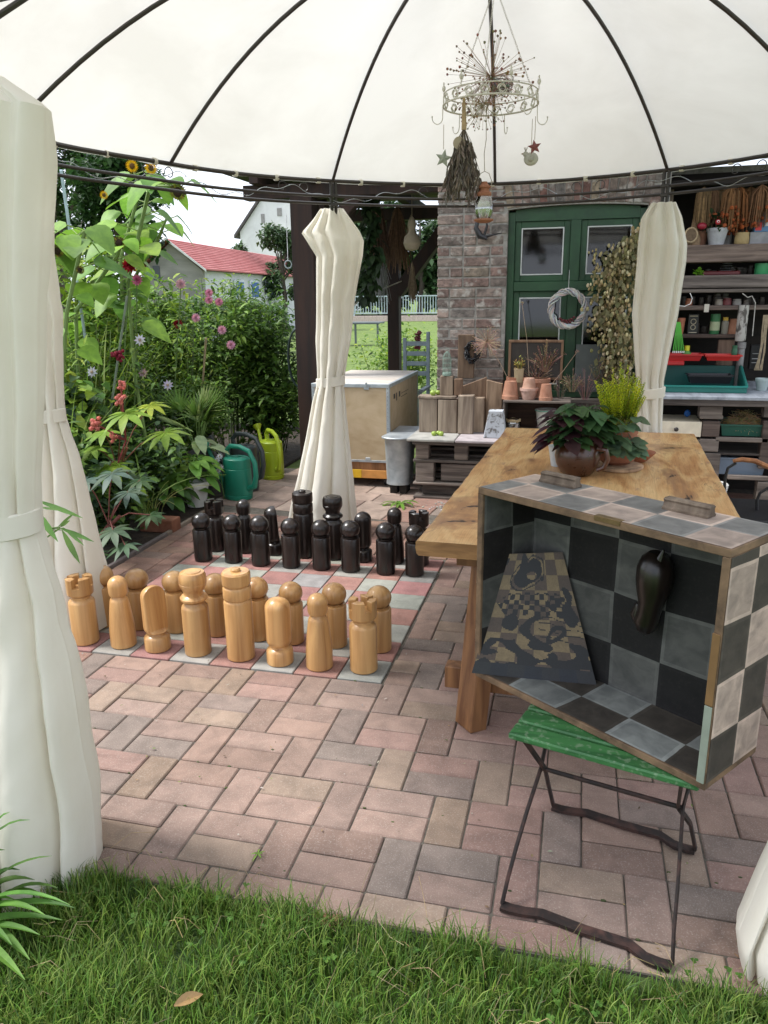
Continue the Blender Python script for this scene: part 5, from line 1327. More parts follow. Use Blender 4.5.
# hangings under the shelf ceiling
def bundle(name,label,top,L__,rad,n,col,seed,cat='dried bundle',thick=.0022,tips=0,tipc=(.5,.1,.03),flare=1.0,leafy=0,wide=.3):
    t=thing(name,label,cat,top); rr=random.Random(seed); m=MB(); b=MB(); T0=Vector(top)
    for i in range(n):
        a=rr.uniform(0,2*PI); q=rad*math.sqrt(rr.random()); l=L__*rr.uniform(.55,1.05)
        p1=T0+Vector((q*wide*math.cos(a),q*wide*math.sin(a),-l*rr.uniform(.15,.4))); p2=T0+Vector((q*flare*math.cos(a),q*flare*math.sin(a),-l))
        v_=rr.uniform(.55,1.3); c_=tuple(k*v_ for k in col)
        if leafy: 
            m.tube([T0,p1,p2],.0012,3,c_,cap=False)
            for k in range(leafy):
                tt=rr.uniform(.35,1); pp=p1.lerp(p2,(tt-.35)/.65); leafpoly(b,pp,Vector((rr.uniform(-.5,.5),rr.uniform(-.5,.5),-1)),Vector((rr.uniform(-1,1),rr.uniform(-1,1),.1)),rr.uniform(.03,.06),rr.uniform(.008,.014),jit(tipc,rr),0,.5,n=3)
        else:
            m.tube([T0,p1,p2],[thick*.6,thick,thick*.4],4,c_,cap=False)
            if tips and rr.random()<tips: b.ball(p2+Vector((0,0,.01)),rr.uniform(.009,.018),6,4,jit(tipc,rr))
    part(m,'dry_stems',M['dry'],t)
    if b.v: tag(part(b,'dry_leaves' if leafy else 'seed_heads',M['dry'],t),kind='stuff')
    return t
hang=[(705,190,.20,.05,(.32,.20,.09),0,'dried maize bundle hanging left under the shelf ceiling'),(713,192,.15,.05,(.26,.14,.07),.3,'brownish maize bundle hanging above the whitewashed pot'),(722,188,.19,.06,(.36,.24,.12),0,'pale maize husk bundle hanging in the middle of the shelf ceiling'),
 (733,190,.20,.06,(.30,.15,.06),.9,'orange lantern flower bunch hanging left of the tall vase'),(741,190,.24,.07,(.30,.12,.04),1,'dense orange lantern flower bunch hanging above the brass jar'),(752,188,.16,.06,(.33,.18,.08),.6,'brown and orange bunch hanging right of the orange lantern flowers'),(763,188,.20,.06,(.26,.13,.06),.5,'dried bunch hanging at the right edge above the printed carton')]
for i,(px,py,l,r_,c_,tp,lab) in enumerate(hang):
    q_=ony(px,py-10,SY+.10+.05*(i%3)); bundle('hanging_bundle',lab,(q_.x,q_.y,min(q_.z,2.35)),l+.10,r_*1.25,110,tuple(k_*.75 for k_ in c_),30+i,thick=.0055,tips=tp*.45,tipc=(.30,.075,.02),wide=.8)
# willow wreath, hop garland, oil lamp on wall
wr=thing('willow_wreath','round white willow wreath hanging in front of the green window','wreath',ony(567,309,3.70))
m=MB(); c0=ony(567.5,309,3.70); rr=random.Random(9)
for k in range(20):
    ph1,ph2=rr.uniform(0,6.28),rr.uniform(0,6.28); pts=[]
    for i in range(40):
        a=2*PI*i/40; ro=.130+.018*math.cos(5*a+ph1)*rr.uniform(.9,1.1)+.008*math.sin(ph2); pts.append(c0+Vector((ro*math.cos(a),.018*math.sin(5*a+ph1),ro*math.sin(a)*1.04)))
    m.tube(pts,.0040,5,tuple(v*rr.uniform(.8,1.15) for v in (.50,.49,.48)),closed=True)
part(m,'willow_twigs',M['stem'],wr)
m=MB(); m.tube([c0+Vector((0,.0,.13)),c0+Vector((0,.02,.30))],.002,4,(.6,.6,.6)); part(m,'cord',M['dry'],wr)
m=MB()
for k in range(12): m.ball(c0+Vector((-.055+.010*k,-.01+.006*math.sin(k*2),-.075-.022*math.sin(PI*k/11)+.01*math.sin(k*3))),.011,6,4,(.10,.012,.015))
tag(part(m,'berry_swag',M['plastic'],wr),kind='stuff')
hp_=thing('hop_garland','thick drooping garland of dried yellowish hops along the window right side','hop garland',ony(620,300,3.6))
m=MB(); rr=random.Random(12); st_=MB()
path=[(648,236,14),(636,244,20),(626,256,22),(618,272,24),(612,292,22),(612,312,22),(617,332,20),(620,350,18),(622,368,15),(622,382,10),(600,305,8),(597,325,6),(598,262,8)]
for i in range(len(path[:10])-1):
    (ax_,ay_,aw_),(bx_,by_,bw_)=path[i],path[i+1]
    for k in range(200):
        t=rr.random(); px=ax_+(bx_-ax_)*t+rr.gauss(0,.50)*(aw_); py=ay_+(by_-ay_)*t+rr.gauss(0,5); Y=3.62+rr.uniform(-.10,.07)
        if px>642: continue
        p=ony(px,py,Y); cc=rr.choice([(.36,.29,.14),(.46,.38,.20),(.22,.20,.08),(.52,.46,.28),(.28,.21,.10)])
        if rr.random()<.72:
            s=rr.uniform(.010,.017); m.ball(p,(s*.8,s*.8,s*1.15),6,4,jit(cc,rr),noise_=.3,seed=k)
        else: leafpoly(m,p,Vector((rr.uniform(-1,1),rr.uniform(-1,.2),rr.uniform(-1,.3))),Vector((0,-1,.3)),.05,.035,jit((.13,.12,.05),rr),.5,n=2)
for (px,py,w_) in path[10:]:
    for k in range(22):
        p=ony(px+rr.gauss(0,w_*.5),py+rr.gauss(0,10),3.64); s=rr.uniform(.008,.013); m.ball(p,(s*.8,s*.8,s*1.15),6,4,jit((.40,.33,.16),rr))
for i in range(14):
    a=path[i%9]; b=path[(i%9)+1]; st_.tube([ony(a[0]+rr.uniform(-10,8),a[1],3.66),ony((a[0]+b[0])/2+rr.uniform(-14,8),(a[1]+b[1])/2,3.6),ony(b[0]+rr.uniform(-12,8),b[1],3.64)],.0025,4,(.12,.09,.05))
tag(part(m,'hop_cones',M['dry'],hp_),kind='stuff'); part(st_,'vines',M['stem'],hp_)
# things standing on the sill below the window: jars, dark plants
sd_=random.Random(14)
def dryplant(px,py,w,h,Y,col,lab,seed,nm='dried_plant',n=60,L__=.03):
    q=ony(px,py,Y); rr=random.Random(seed); t=thing(nm,lab,'dried plant',q); m=MB(); b=MB()
    for i in range(n//3):
        a=rr.uniform(-1,1); top=q+Vector((w*a,rr.uniform(-.05,.05),h*rr.uniform(.5,1)*(1-.4*abs(a)))); m.tube([q+Vector((a*.02,0,0)),(q+top)/2+Vector((0,0,.02)),top],.0014,3,tuple(k*rr.uniform(.6,1.2) for k in col),cap=False)
        for k in range(5): leafpoly(b,q.lerp(top,rr.uniform(.4,1)),Vector((rr.uniform(-1,1),rr.uniform(-1,1),rr.uniform(-.3,1))),(0,0,1),L__*rr.uniform(.6,1.3),L__*.3,tuple(k_*rr.uniform(.6,1.3) for k_ in col),.1,n=2)
    part(m,'dry_stems',M['dry'],t); tag(part(b,'dry_leaves',M['dry'],t),kind='stuff')
dryplant(536,385,.14,.22,3.60,(.22,.13,.09),'brown dried twiggy bouquet standing before the lower left window pane',41,n=120,L__=.02)
dryplant(520,370,.05,.12,3.58,(.34,.27,.07),'small yellowish dried bouquet in the wooden frame',42)
dryplant(545,372,.16,.26,3.61,(.30,.20,.12),'bushy straw brown dried bouquet before the wooden picture frame',45,n=150,L__=.025)
dryplant(600,392,.10,.34,3.56,(.17,.13,.07),'olive brown dried stems standing under the hop garland',46,n=110,L__=.03)
dryplant(572,392,.10,.20,3.50,(.30,.22,.14),'pale brown seed heads standing between the pots and the leaning pane',47,n=100,L__=.02)
dryplant(585,400,.12,.30,3.52,(.24,.13,.12),'reddish brown dried flower spikes standing right of the crate',43,n=90,L__=.02)
dryplant(560,402,.08,.26,3.50,(.20,.14,.11),'grey brown dried flower spikes between crate and leafy pot plant',44,n=70,L__=.02)
q_=ony(592,360,3.68); m=MB(); m.bb(q_.x-.13,q_.x+.10,3.70,3.705,.80,1.18,.002,(.07,.08,.075)); o=m.build('mesh_screen',M['paint']); tag(o,'grey green pane leaning in the lower right window','screen')
fj=thing('preserving_jar','pot with dried yellow flowers on a small box before the window','flower pot',(atx(519,3.55,370),3.55,zc+.12)); m=MB(); m.lathe([(.035,0),(.04,.10),(.042,.10),(.042,.11),(.03,.10)],14,col=(.42,.33,.2)); m.build('pot',M['paint'],fj)
m=MB(); m.bb(atx(509,3.55)-.0,atx(509,3.55)+.11,3.52,3.62,zc,zc+.119,.003,(.7,.6,.5)); o=m.build('small_box',M['old_wood_v']); tag(o,'small wooden box under the dried yellow flower pot','box')
# stone/gravel debris & light chair behind
lc=thing('garden_chair','light grey blue slatted garden chair behind the pallet bench and chest','chair',(ony(408,395,4.9).x,4.9,0))
CYc=5.0; xa=ony(403,380,CYc).x; xb=ony(429,380,CYc).x
def cb(nm,*a): m=MB(); m.bb(*a,.004,(.30,.37,.42)); part(m,nm,M['paint'],lc)
cb('back_post',xa,xa+.035,CYc,CYc+.03,0,1.16); cb('back_post',xb-.03,xb+.005,CYc-.0,CYc+.03,0,1.22)
for z in (.80,.90,1.00,1.10): cb('back_slat',xa+.036,xb-.031,CYc+.005,CYc+.02,z-.02,z+.025)
for k in range(5): cb('seat_slat',xa,xb,CYc-.42+k*.08,CYc-.42+k*.08+.06,.44,.46)
cb('arm_rest',xb-.03,xb+.02,CYc-.42,CYc-.001,.66,.685); cb('front_leg',xa,xa+.035,CYc-.42,CYc-.385,0,.439); cb('front_leg',xb-.03,xb+.005,CYc-.42,CYc-.385,0,.66-.001)
cb('arm_rest',xa-.02,xa+.03,CYc-.42,CYc-.001,.66,.685); cb('front_leg',xa,xa+.035,CYc-.38,CYc-.345,.4605,.659)
# wooden slatted folding chair behind the table
wc=thing('wooden_folding_chair','folding chair with brown wooden slats standing behind the table by the curtain','chair',(2.62,2.62,0))
for z in (.62,.72,.82): m=MB(); m.bb(2.52,2.72,2.72+.0,2.74,z,z+.055,.003,(1.1,.7,.45)); part(m,'back_slat',M['old_wood_v'],wc)
for x in (2.515,2.71): m=MB(); beam(m,(x,2.75,.0),(x,2.755,.92),.016,.02); part(m,'frame_leg',M['black_plastic'],wc)
for k in range(4): m=MB(); m.bb(2.52,2.72,2.42+k*.075,2.42+k*.075+.055,.43,.45,.003,(1.1,.7,.45)); part(m,'seat_slat',M['old_wood_v'],wc)
for x in (2.53,2.70): m=MB(); beam(m,(x,2.42,.0),(x,2.70,.43),.016,.02); part(m,'frame_leg',M['black_plastic'],wc)
# metal armchair at right with wooden arm rest
ac=thing('iron_armchair','black wrought iron armchair with curved brown wooden armrest at the right edge','chair',(3.6,1.75,0))
AYc=1.55; A0=ony(727,463,AYc); zA=A0.z
m=MB(); pts=[ony(733,461,AYc),ony(742,459.5,AYc),ony(755,461,AYc),ony(775,470,AYc),ony(800,478,AYc)]; m.tube(pts,[.014,.019,.019,.018,.016],8,(1.2,.65,.35),flat=(Vector((0,0,1)),.7)); part(m,'arm_rest',M['old_wood_v'],ac)
m=MB(); m.tube([ony(736,463,AYc),ony(728,468,AYc),ony(725,478,AYc),ony(724,500,AYc),ony(726,540,AYc),Vector((A0.x,AYc,.0))],.008,6); part(m,'arm_frame',M['black_plastic'],ac)
m=MB(); m.tube([ony(757,512,AYc-.02),ony(757,500,AYc-.02),ony(760,493,AYc-.02),ony(768,488,AYc-.02),ony(790,484,AYc)],.008,6); m.tube([ony(757,512,AYc-.02),Vector((ony(757,512,AYc-.02).x,AYc-.02,0))],.008,6); part(m,'scroll_leg',M['black_plastic'],ac)
xs0=A0.x; 
m=MB(); m.bb(xs0+.02,xs0+.52,AYc-.25,AYc+.22,.42,.44,.008); part(m,'seat',M['black_plastic'],ac)
for (x,y) in ((xs0+.5,AYc-.2),(xs0+.5,AYc+.2)): m=MB(); m.tube([(x,y,0),(x,y,.42)],.009,6); part(m,'leg',M['black_plastic'],ac)
m=MB(); m.tube([(xs0+.5,AYc-.2,.44),(xs0+.56,AYc-.2,.9),(xs0+.56,AYc+.2,.9),(xs0+.5,AYc+.2,.44)],.009,6); part(m,'back_frame',M['black_plastic'],ac)
# white basket behind the table
wb=thing('white_basket','white woven basket on the ground behind the right table edge','basket',(ony(709,498,2.6).x,2.6,0))
q_=ony(711,505,2.6); m=MB(); h_=ony(711,484,2.6).z; print('basket',q_,h_)
for k in range(14):
    z=h_-.012*k*1.4; rr_=.088-.0025*k
    if z<.005: break
    m.tube([(q_.x+(rr_+.003*(i%2))*math.cos(2*PI*i/24),2.6+(rr_+.003*(i%2))*math.sin(2*PI*i/24),z) for i in range(24)],.008,5,(.62,.61,.58),closed=True)
part(m,'weave',M['stem'],wb); wb.location=(q_.x,2.6,0); 
for c_ in wb.children: c_.matrix_parent_inverse=Matrix.Translation(-Vector(wb.location))
# ================================================================== plants on the table
TZ=.7615
def table_pot(): pass
pp=onz(577,474,.76); P1_=Vector((2.36,.80,TZ)); 
gj=thing('glazed_jug','brown glazed ceramic jug pot with handle holding the dark leafy plant on the table','pot',P1_)
m=MB(); m.lathe([(.055,0),(.075,.012),(.098,.055),(.105,.09),(.098,.13),(.082,.152),(.086,.162),(.078,.162),(.07,.14),(0,.135)],28); m.build('body',M['glaze_brown'],gj)
m=MB(); m.tube([Vector((.085,-.05,.135)),Vector((.125,-.06,.13)),Vector((.135,-.062,.09)),Vector((.12,-.058,.05)),Vector((.092,-.048,.035))],[.011,.012,.012,.012,.011],8); m.build('handle',M['glaze_brown'],gj)
rl=random.Random(31)
def ovate(t): return max(.03,math.sin(PI*min(1,(t*.97+.02))**.8))**.8
pl=thing('leafy_pot_plant','dense potted plant with broad dark green and purple black leaves in the brown jug','plant',P1_+Vector((0,0,.14)))
m=MB(); st_=MB(); 
for k in range(34):
    a=rl.uniform(0,2*PI); el=rl.uniform(.15,1.45); L__=rl.uniform(.10,.21); d=Vector((math.cos(a)*math.cos(el),math.sin(a)*math.cos(el),math.sin(el)))
    b=P1_+Vector((0,0,.13)); e_=b+Vector((d.x*L__*1.05,d.y*L__*.9,d.z*L__*1.05+.01)); st_.tube([b,b+d*L__*.5+Vector((0,0,.02)),e_],.003,4,(.05,.06,.03))
    for q in range(6):
        aa=a+rl.uniform(-1.4,1.4); dd=Vector((math.cos(aa),math.sin(aa),rl.uniform(-.25,.35))); s=rl.uniform(.75,1.25)
        colr=jit((.042,.095,.038),rl,.3) if rl.random()<(.62 if d.x<-.2 else .93) else jit((.042,.016,.022),rl,.3)
        leafpoly(m,e_-d*rl.uniform(0,L__*.5),dd,Vector((rl.uniform(-.3,.3),rl.uniform(-.3,.3),1)),.095*s,.066*s,colr,.35,.18,n=4,prof=ovate)
for k in range(16):
    a=PI+rl.uniform(-.7,.6); b=P1_+Vector((0,0,.20+rl.uniform(-.02,.05))); e_=b+Vector((math.cos(a)*.14,math.sin(a)*.1-.03,rl.uniform(-.06,.08))); st_.tube([b,e_],.0022,4,(.06,.03,.03))
    leafpoly(m,e_,Vector((math.cos(a),math.sin(a)*.4,-.35)),Vector((0,-.3,1)),.085,.034,jit((.050,.016,.026),rl),.3,.15,n=4,prof=ovate)
part(m,'leaves',M['leaf'],pl); part(st_,'stems',M['stem'],pl)
P2_=Vector((2.545,1.0,TZ+.018))
tp_=thing('terracotta_bowl_pot','rounded terracotta pot with glazed rim on the wood slice, behind the brown jug','flower pot',P2_); m=MB(); m.lathe([(.055,0),(.085,.02),(.10,.07),(.097,.12),(.088,.15),(.094,.152),(.094,.168),(.08,.165),(0,.15)],26,col=(.75,.62,.55)); m.build('pot',M['terracotta'],tp_)
hl=thing('heather_plant','bright yellow green heather with upright feathery spikes in the terracotta pot','plant',P2_+Vector((0,0,.16)))
m=MB()
for k in range(100):
    a=rl.uniform(0,2*PI); q=math.sqrt(rl.random()); b=P2_+Vector((.05*q*math.cos(a),.05*q*math.sin(a),.15)); H=rl.uniform(.20,.33)*(1.08-.30*q)
    tip=b+Vector((.075*q*math.cos(a),.075*q*math.sin(a),H)); cc=jit(rl.choice([(.36,.42,.02),(.48,.52,.03),(.26,.36,.02),(.52,.52,.04)]),rl,.2)
    m.tube([b,b.lerp(tip,.5)+Vector((0,0,.008)),tip],.0016,3,(.2,.25,.03),cap=False)
    nl=44
    for i in range(nl):
        t=.28+.72*i/nl; c_=b.lerp(tip,t)+Vector((0,0,.008*math.sin(PI*t))); an=i*2.4
        leafpoly(m,c_,Vector((math.cos(an),math.sin(an),.7)),Vector((0,0,1)),.016*(1.3-t*.7),.0085,cc if t>.4 else (.10,.16,.03),0,0,n=2)
part(m,'spikes',M['leaf'],hl)
b2=thing('silver_leaf_plant','trailing plant with round grey green leaves hanging over the terracotta pot','plant',P2_+Vector((0,-.08,.15)))
m=MB(); st_=MB()
for k in range(16):
    a=-PI/2+rl.uniform(-1.1,.9); b=P2_+Vector((.03*math.cos(a),.05*math.sin(a)-.02,.165)); e_=b+Vector((math.cos(a)*rl.uniform(.05,.11),math.sin(a)*rl.uniform(.04,.09),rl.uniform(-.10,.08)))
    st_.tube([b,(b+e_)/2+Vector((0,0,.02)),e_],.002,4,(.10,.12,.08))
    for q in range(3):
        aa=a+rl.uniform(-1.2,1.2); leafpoly(m,b.lerp(e_,rl.uniform(.6,1)),Vector((math.cos(aa),math.sin(aa),rl.uniform(-.5,.3))),Vector((0,-.5,1)),.068,.054,jit((.10,.16,.105),rl,.2),.25,.1,n=4,prof=ovate)
part(m,'leaves',M['leaf'],b2); part(st_,'stems',M['stem'],b2)
m=MB(); m.lathe([(.115,0),(.12,.003),(.12,.014),(.115,.017),(0,.0172)],22,fn=lambda v,a:Vector((v.x*(1+.05*math.sin(3*a)),v.y*(1+.04*math.cos(5*a)),v.z)),col=(1.4,1.15,.9)); o=m.build('wood_slice',M['old_wood_v']); o.location=(2.555,.98,TZ); tag(o,'thin round wood slice with pale bark edge under the terracotta pot','wood slice')
m=MB(); m.lathe([(.03,0),(.045,.004),(.085,.045),(.088,.05),(.08,.048),(.04,.012),(0,.01)],24,col=(.75,.6,.52)); o=m.build('clay_bowl',M['terracotta']); o.location=(2.655,1.15,TZ); tag(o,'shallow clay bowl right of the terracotta pot on the table','bowl')
m=MB(); m.lathe([(.035,0),(.05,.09),(.052,.10),(.045,.10),(0,.09)],20,col=(.55,.6,.63)); o=m.build('white_cup',M['plastic']); o.location=(2.27,.98,TZ); tag(o,'small whitish cup half hidden behind the brown jug','cup')

# ================================================================== chandelier
CC=Vector((1.875,1.15,0)); zb_=ony(490,98,1.15).z; Rr=.222
cz=2.44
chd=thing('hanging_hook_ring','shabby cream wrought metal hook ring hanging on chains from the pavilion roof','chandelier',(CC.x,CC.y,cz))
def rp_(a,r=Rr,z=cz): return Vector((CC.x+r*math.cos(a),CC.y+r*math.sin(a),z))
m=MB(); m.tube([rp_(2*PI*i/48) for i in range(48)],.0042,6,closed=True); m.tube([rp_(2*PI*i/48,Rr-.004,cz+.050) for i in range(48)],.003,6,closed=True); part(m,'double_ring',M['cream_metal'],chd)
sc_=[]
for k in range(18):
    a0=2*PI*k/18; m=MB()
    for sg in (-1,1):
        pts=[]
        for i in range(15):
            t=i/14; an=t*PI*1.9; rr_=.022*(1-.55*t); pts.append(rp_(a0+sg*(.016+(.022-rr_*math.cos(an))*.0)/Rr+sg*(.022-rr_*math.cos(an))/Rr*1.0,Rr-.002,cz+.022+rr_*math.sin(an)*sg))
        m.tube(pts,.0026,4)
    if k%3==0: m.tube([rp_(a0,Rr,cz+.05),rp_(a0,Rr,cz+.10)],.0022,4); m.ball(rp_(a0,Rr,cz+.085),(.009,.009,.014),8,5); m.ball(rp_(a0,Rr,cz+.105),(.004,.004,.008),6,4)
    part(m,'scroll',M['cream_metal'],chd)
for k in range(6):
    a0=2*PI*k/6+.32; m=MB()
    pts=[rp_(a0,Rr+.003,cz),rp_(a0,Rr+.004,cz-.045)]
    for i in range(9): an=PI+PI*i/8*1.05; pts.append(rp_(a0,Rr+.029+.025*math.cos(an),cz-.055+.028*math.sin(an)))
    m.tube(pts,.0022,5); m.ball(pts[-1],.0042,6,4); part(m,'hook',M['cream_metal'],chd)
apx=Vector((CC.x+.01,CC.y,2.93))
for k in range(3):
    a0=2*PI*k/3+.5; m=MB(); a=rp_(a0,Rr,cz+.05); n_=46
    for i in range(n_):
        c_=a.lerp(apx,(i+.5)/n_); d=(apx-a).normalized(); L__=(apx-a).length/n_*.75; s_=d.orthogonal().normalized(); s_=s_ if i%2 else d.cross(s_)
        m.tube([c_+d*L__*math.cos(q)+s_*.0035*math.sin(q) for q in [2*PI*j/8 for j in range(8)]],.0010,3,closed=True)
    part(m,'chain',M['cream_metal'],chd)
m=MB(); m.tube([apx,Vector((apx.x,apx.y,ZR+.723*(1-(math.hypot(apx.x-AX,apx.y-AY)/1.85)**2.3)+.01))],.003,5); part(m,'suspension_cord',M['cream_metal'],chd)
c0=Vector((CC.x,CC.y,cz+.09)); umbel('dried_allium','starry dried allium umbel lying inside the hanging hook ring','' or c0+Vector((-.02,0,-.12)),c0+Vector((.0,0,.03)),.20,120,(.34,.22,.15),51,rs=.004,hs=.0065)
umbel('dried_allium','smaller pale dried allium head tucked low in the hook ring',c0+Vector((.03,0,-.02)),c0+Vector((-.03,-.03,-.09)),.12,80,(.40,.30,.22),52,hs=.005)
ns=thing('twig_nest','small tangled nest of pale twigs and red thread inside the hook ring','nest',c0+Vector((.05,0,0)))
m=MB(); rr=random.Random(3)
for k in range(70):
    a=rr.uniform(0,6.28); b_=rr.uniform(-1.2,1.2); r0_=rr.uniform(.025,.055); cn=c0+Vector((.05,0,-.015)); pts=[cn+Vector((r0_*math.cos(a+q*.5),r0_*math.sin(a+q*.5),.02*b_+.02*math.sin(q+b_))) for q in range(7)]; m.tube(pts,.0013,3,(.30,.06,.05) if k%9==0 else (.36*rr.uniform(.5,1.2),.30*rr.uniform(.5,1.2),.24),cap=False)
part(m,'twigs',M['dry'],ns)
def starpoly(r1,r2): return [((r1 if i%2==0 else r2)*math.sin(PI*i/5),(r1 if i%2==0 else r2)*math.cos(PI*i/5)) for i in range(10)]
def star(name,label,px,py,r,col,Y=1.15,rot=.1,cordtop=None):
    c_=ony(px,py,Y); t=thing(name,label,'star ornament',c_)
    m=MB(); pl_=starpoly(r,r*.45); n_=10
    vs=[Vector((x,0,z)) for x,z in pl_]+[Vector((0,-.008,0)),Vector((0,.008,0))]; fs=[[i,(i+1)%n_,10] for i in range(n_)]+[[(i+1)%n_,i,11] for i in range(n_)]
    m.add([Matrix.Rotation(rot,4,'Y')@v for v in vs],fs,col); m.build('star_plate',M['paint'],t)
    m=MB(); m.tube([(0,0,r*.95),(0,0,(cordtop or cz-.07)-c_.z)],.0014,4,(.45,.38,.30)); m.build('cord',M['dry'],t)
star('metal_star','sage green metal star hanging from the left side of the hook ring',443.5,158.5,.043,(.36,.40,.33),rot=.2)
star('metal_star','dark red metal star hanging in front of the cream bird ornament',534.5,147,.033,(.23,.07,.07),Y=1.10,rot=-.15)
bi=thing('bird_ornament','cream grey round bird ornament hanging at the right of the hook ring','ornament',ony(531,159,1.15))
m=MB(); m.ball((0,0,0),(.034,.016,.030),16,10,(.48,.47,.42)); m.ball((0,-.012,-.002),(.016,.010,.013),10,6,(.40,.39,.35)); m.build('body',M['paint'],bi)
m=MB(); m.ball((-.026,0,.022),(.013,.010,.013),10,6,(.48,.47,.42)); m.lathe([(.004,0),(0,.012)],8,M=Matrix.Translation((-.038,0,.024))@Matrix.Rotation(-PI/2,4,'Y'),col=(.35,.25,.15)); m.build('head',M['paint'],bi)
m=MB(); 
for s_ in (-1,0,1): m.tube([(-.026,0,.032),(-.026+.008*s_,0,.052)],.0016,4,(.4,.36,.3))
m.build('crest',M['paint'],bi)
m=MB(); m.tube([(0,0,.03),(.0,0,cz-.07-bi.location.z)],.0014,4,(.45,.38,.3)); m.build('cord',M['dry'],bi)
q_=ony(463,158,1.0); bundle('sage_bundle','bundle of dried grey brown sage hanging upside down from the hook ring',(q_.x,1.02,ony(463,128,1.02).z),.30,.115,80,(.16,.13,.10),61,leafy=13,tipc=(.17,.145,.125),flare=.85)
m=MB(); a=ony(464,130,1.02); b=ony(464,98,1.02); m.tube([a,(a+b)/2,b],[.012,.010,.006],6,(.45,.33,.2)); o=m.build('raffia_tie',M['dry']); tag(o,'straw coloured raffia tie holding the sage bundle','raffia')
m=MB(); m.lathe([(.0,-.003),(.028,-.002),(.028,.002),(0,.003)],16,M=Matrix.Translation(ony(459,143,1.0))@Matrix.Rotation(PI/2,4,'X'),col=(.42,.36,.26)); o=m.build('wood_disc',M['paint']); tag(o,'small pale wooden disc pendant above the sage bundle','ornament')
# glass lantern under the bundle
LQ=ony(484,204,1.0); YL=1.0
gl=thing('glass_lantern','hanging glass lantern with rusty copper cap and base, right of the sage bundle','lantern',(LQ.x,YL,ony(484,223,YL).z))
sL=(ony(484,183,YL).z-ony(484,223,YL).z)/.1
m=MB(); m.lathe([(.016,0),(.034,.004),(.046,.010),(.046,.016),(.030,.020),(0,.021)],20,col=(.85,.75,.7)); m.build('copper_base',M['terracotta'],gl)
m=MB(); m.lathe([(.030,.020),(.042,.045),(.044,.075),(.036,.105),(.030,.118)],22,cap=False); m.build('glass_body',M['glass'],gl)
m=MB(); m.lathe([(.032,.117),(.034,.122),(.034,.132),(.024,.140),(.022,.150),(.030,.153),(.030,.160),(.016,.170),(.013,.180),(0,.182)],20,col=(.8,.7,.65)); m.build('copper_cap',M['terracotta'],gl)
m=MB(); m.lathe([(.010,.020),(.010,.06),(0,.062)],12,col=(.62,.58,.48)); m.build('candle',M['plastic'],gl)
m=MB(); m.tube([(-.03,0,.125),(-.034,0,.18),(-.02,0,.215),(0,0,.225),(.02,0,.215),(.034,0,.18),(.03,0,.125)],.0016,4,(.4,.36,.3)); m.tube([(0,0,.225),(-.004,0,.30),(.004,0,.36),(0,0,cz-gl.location.z-.0)],.0016,4,(.4,.36,.3)); m.build('wire_handle',M['dry'],gl)
# dark bird shaped iron bracket on brick wall
bb_=thing('iron_bracket','black iron bird shaped bracket on the brick pillar under the lantern','bracket',ony(483,232,HW-.03))
m=MB(); Yk=HW-.05; m.tube([ony(478,219,Yk),ony(476,228,Yk),ony(480,236,Yk),ony(487,239,Yk)],[.012,.020,.026,.012],8); m.tube([ony(484,237,Yk),ony(492,235,Yk),ony(502,233,Yk)],[.014,.008,.003],8); m.tube([ony(484,236,Yk-.0),ony(487,226,Yk),ony(486,220,Yk)],[.010,.010,.006],6); part(m,'iron',M['black_plastic'],bb_)

# hanging things under the shelter
for (px,py,Y,L__,rad,n_,c_,lab,sd,lf) in ((397,205,5.0,.62,.15,120,(.20,.12,.07),'tangled brown dried bunch hanging from the shelter beam by the thin post',71,0),
     (379,205,4.9,.55,.12,90,(.12,.07,.045),'dark reddish dried bunch hanging left of the tangled brown bunch',72,0),
     (378,240,5.0,.62,.13,130,(.36,.37,.37),'grey lacy lichen like bunch hanging beside the middle curtain',73,0),
     (411,215,4.8,.30,.06,60,(.33,.25,.16),'straw garland hanging between dried bunch and knee brace',74,0),
     (412,262,4.8,.38,.05,50,(.20,.15,.09),'thin brown tassel hanging under the gourds',75,0)):
    q_=ony(px,py,Y); bundle('hanging_bunch',lab,q_,L__,rad,n_,c_,sd,thick=.007 if sd!=73 else .004)
gd=thing('gourd','pale dried bottle gourd hanging from the shelter beside the brick wall','gourd',ony(412,233,4.7))
q_=ony(412,240,4.7); m=MB(); m.lathe([(0,-.10),(.06,-.085),(.085,-.03),(.07,.03),(.035,.065),(.030,.09),(.042,.13),(.034,.17),(.015,.20),(0,.215)],16,c=(q_.x,4.7,q_.z),col=(.42,.35,.25)); part(m,'fruit',M['paint'],gd)
m=MB(); m.tube([(q_.x,4.7,q_.z+.21),(q_.x,4.7,q_.z+.5)],.004,4,(.3,.25,.18)); part(m,'string',M['dry'],gd)
vn=thing('dark_vine','dark leafy climber hanging beside the right of the middle curtain','vine',ony(368,200,4.2)); m=MB(); rr=random.Random(5)
for k in range(260):
    t=rr.random(); p=ony(366+rr.gauss(0,4)+7*math.sin(t*3),185+t*115,4.3+rr.uniform(-.1,.1)); leafpoly(m,p,Vector((rr.uniform(-1,1),rr.uniform(-1,.3),rr.uniform(-1,0))),(0,-.3,1),.085,.055,jit((.018,.035,.014),rr),.4,n=3)
part(m,'foliage',M['leaf'],vn); m=MB(); m.tube([ony(364,180,4.3),ony(368,220,4.3),ony(372,260,4.3),ony(374,300,4.3)],.006,5,(.06,.04,.03)); part(m,'stem',M['stem'],vn)
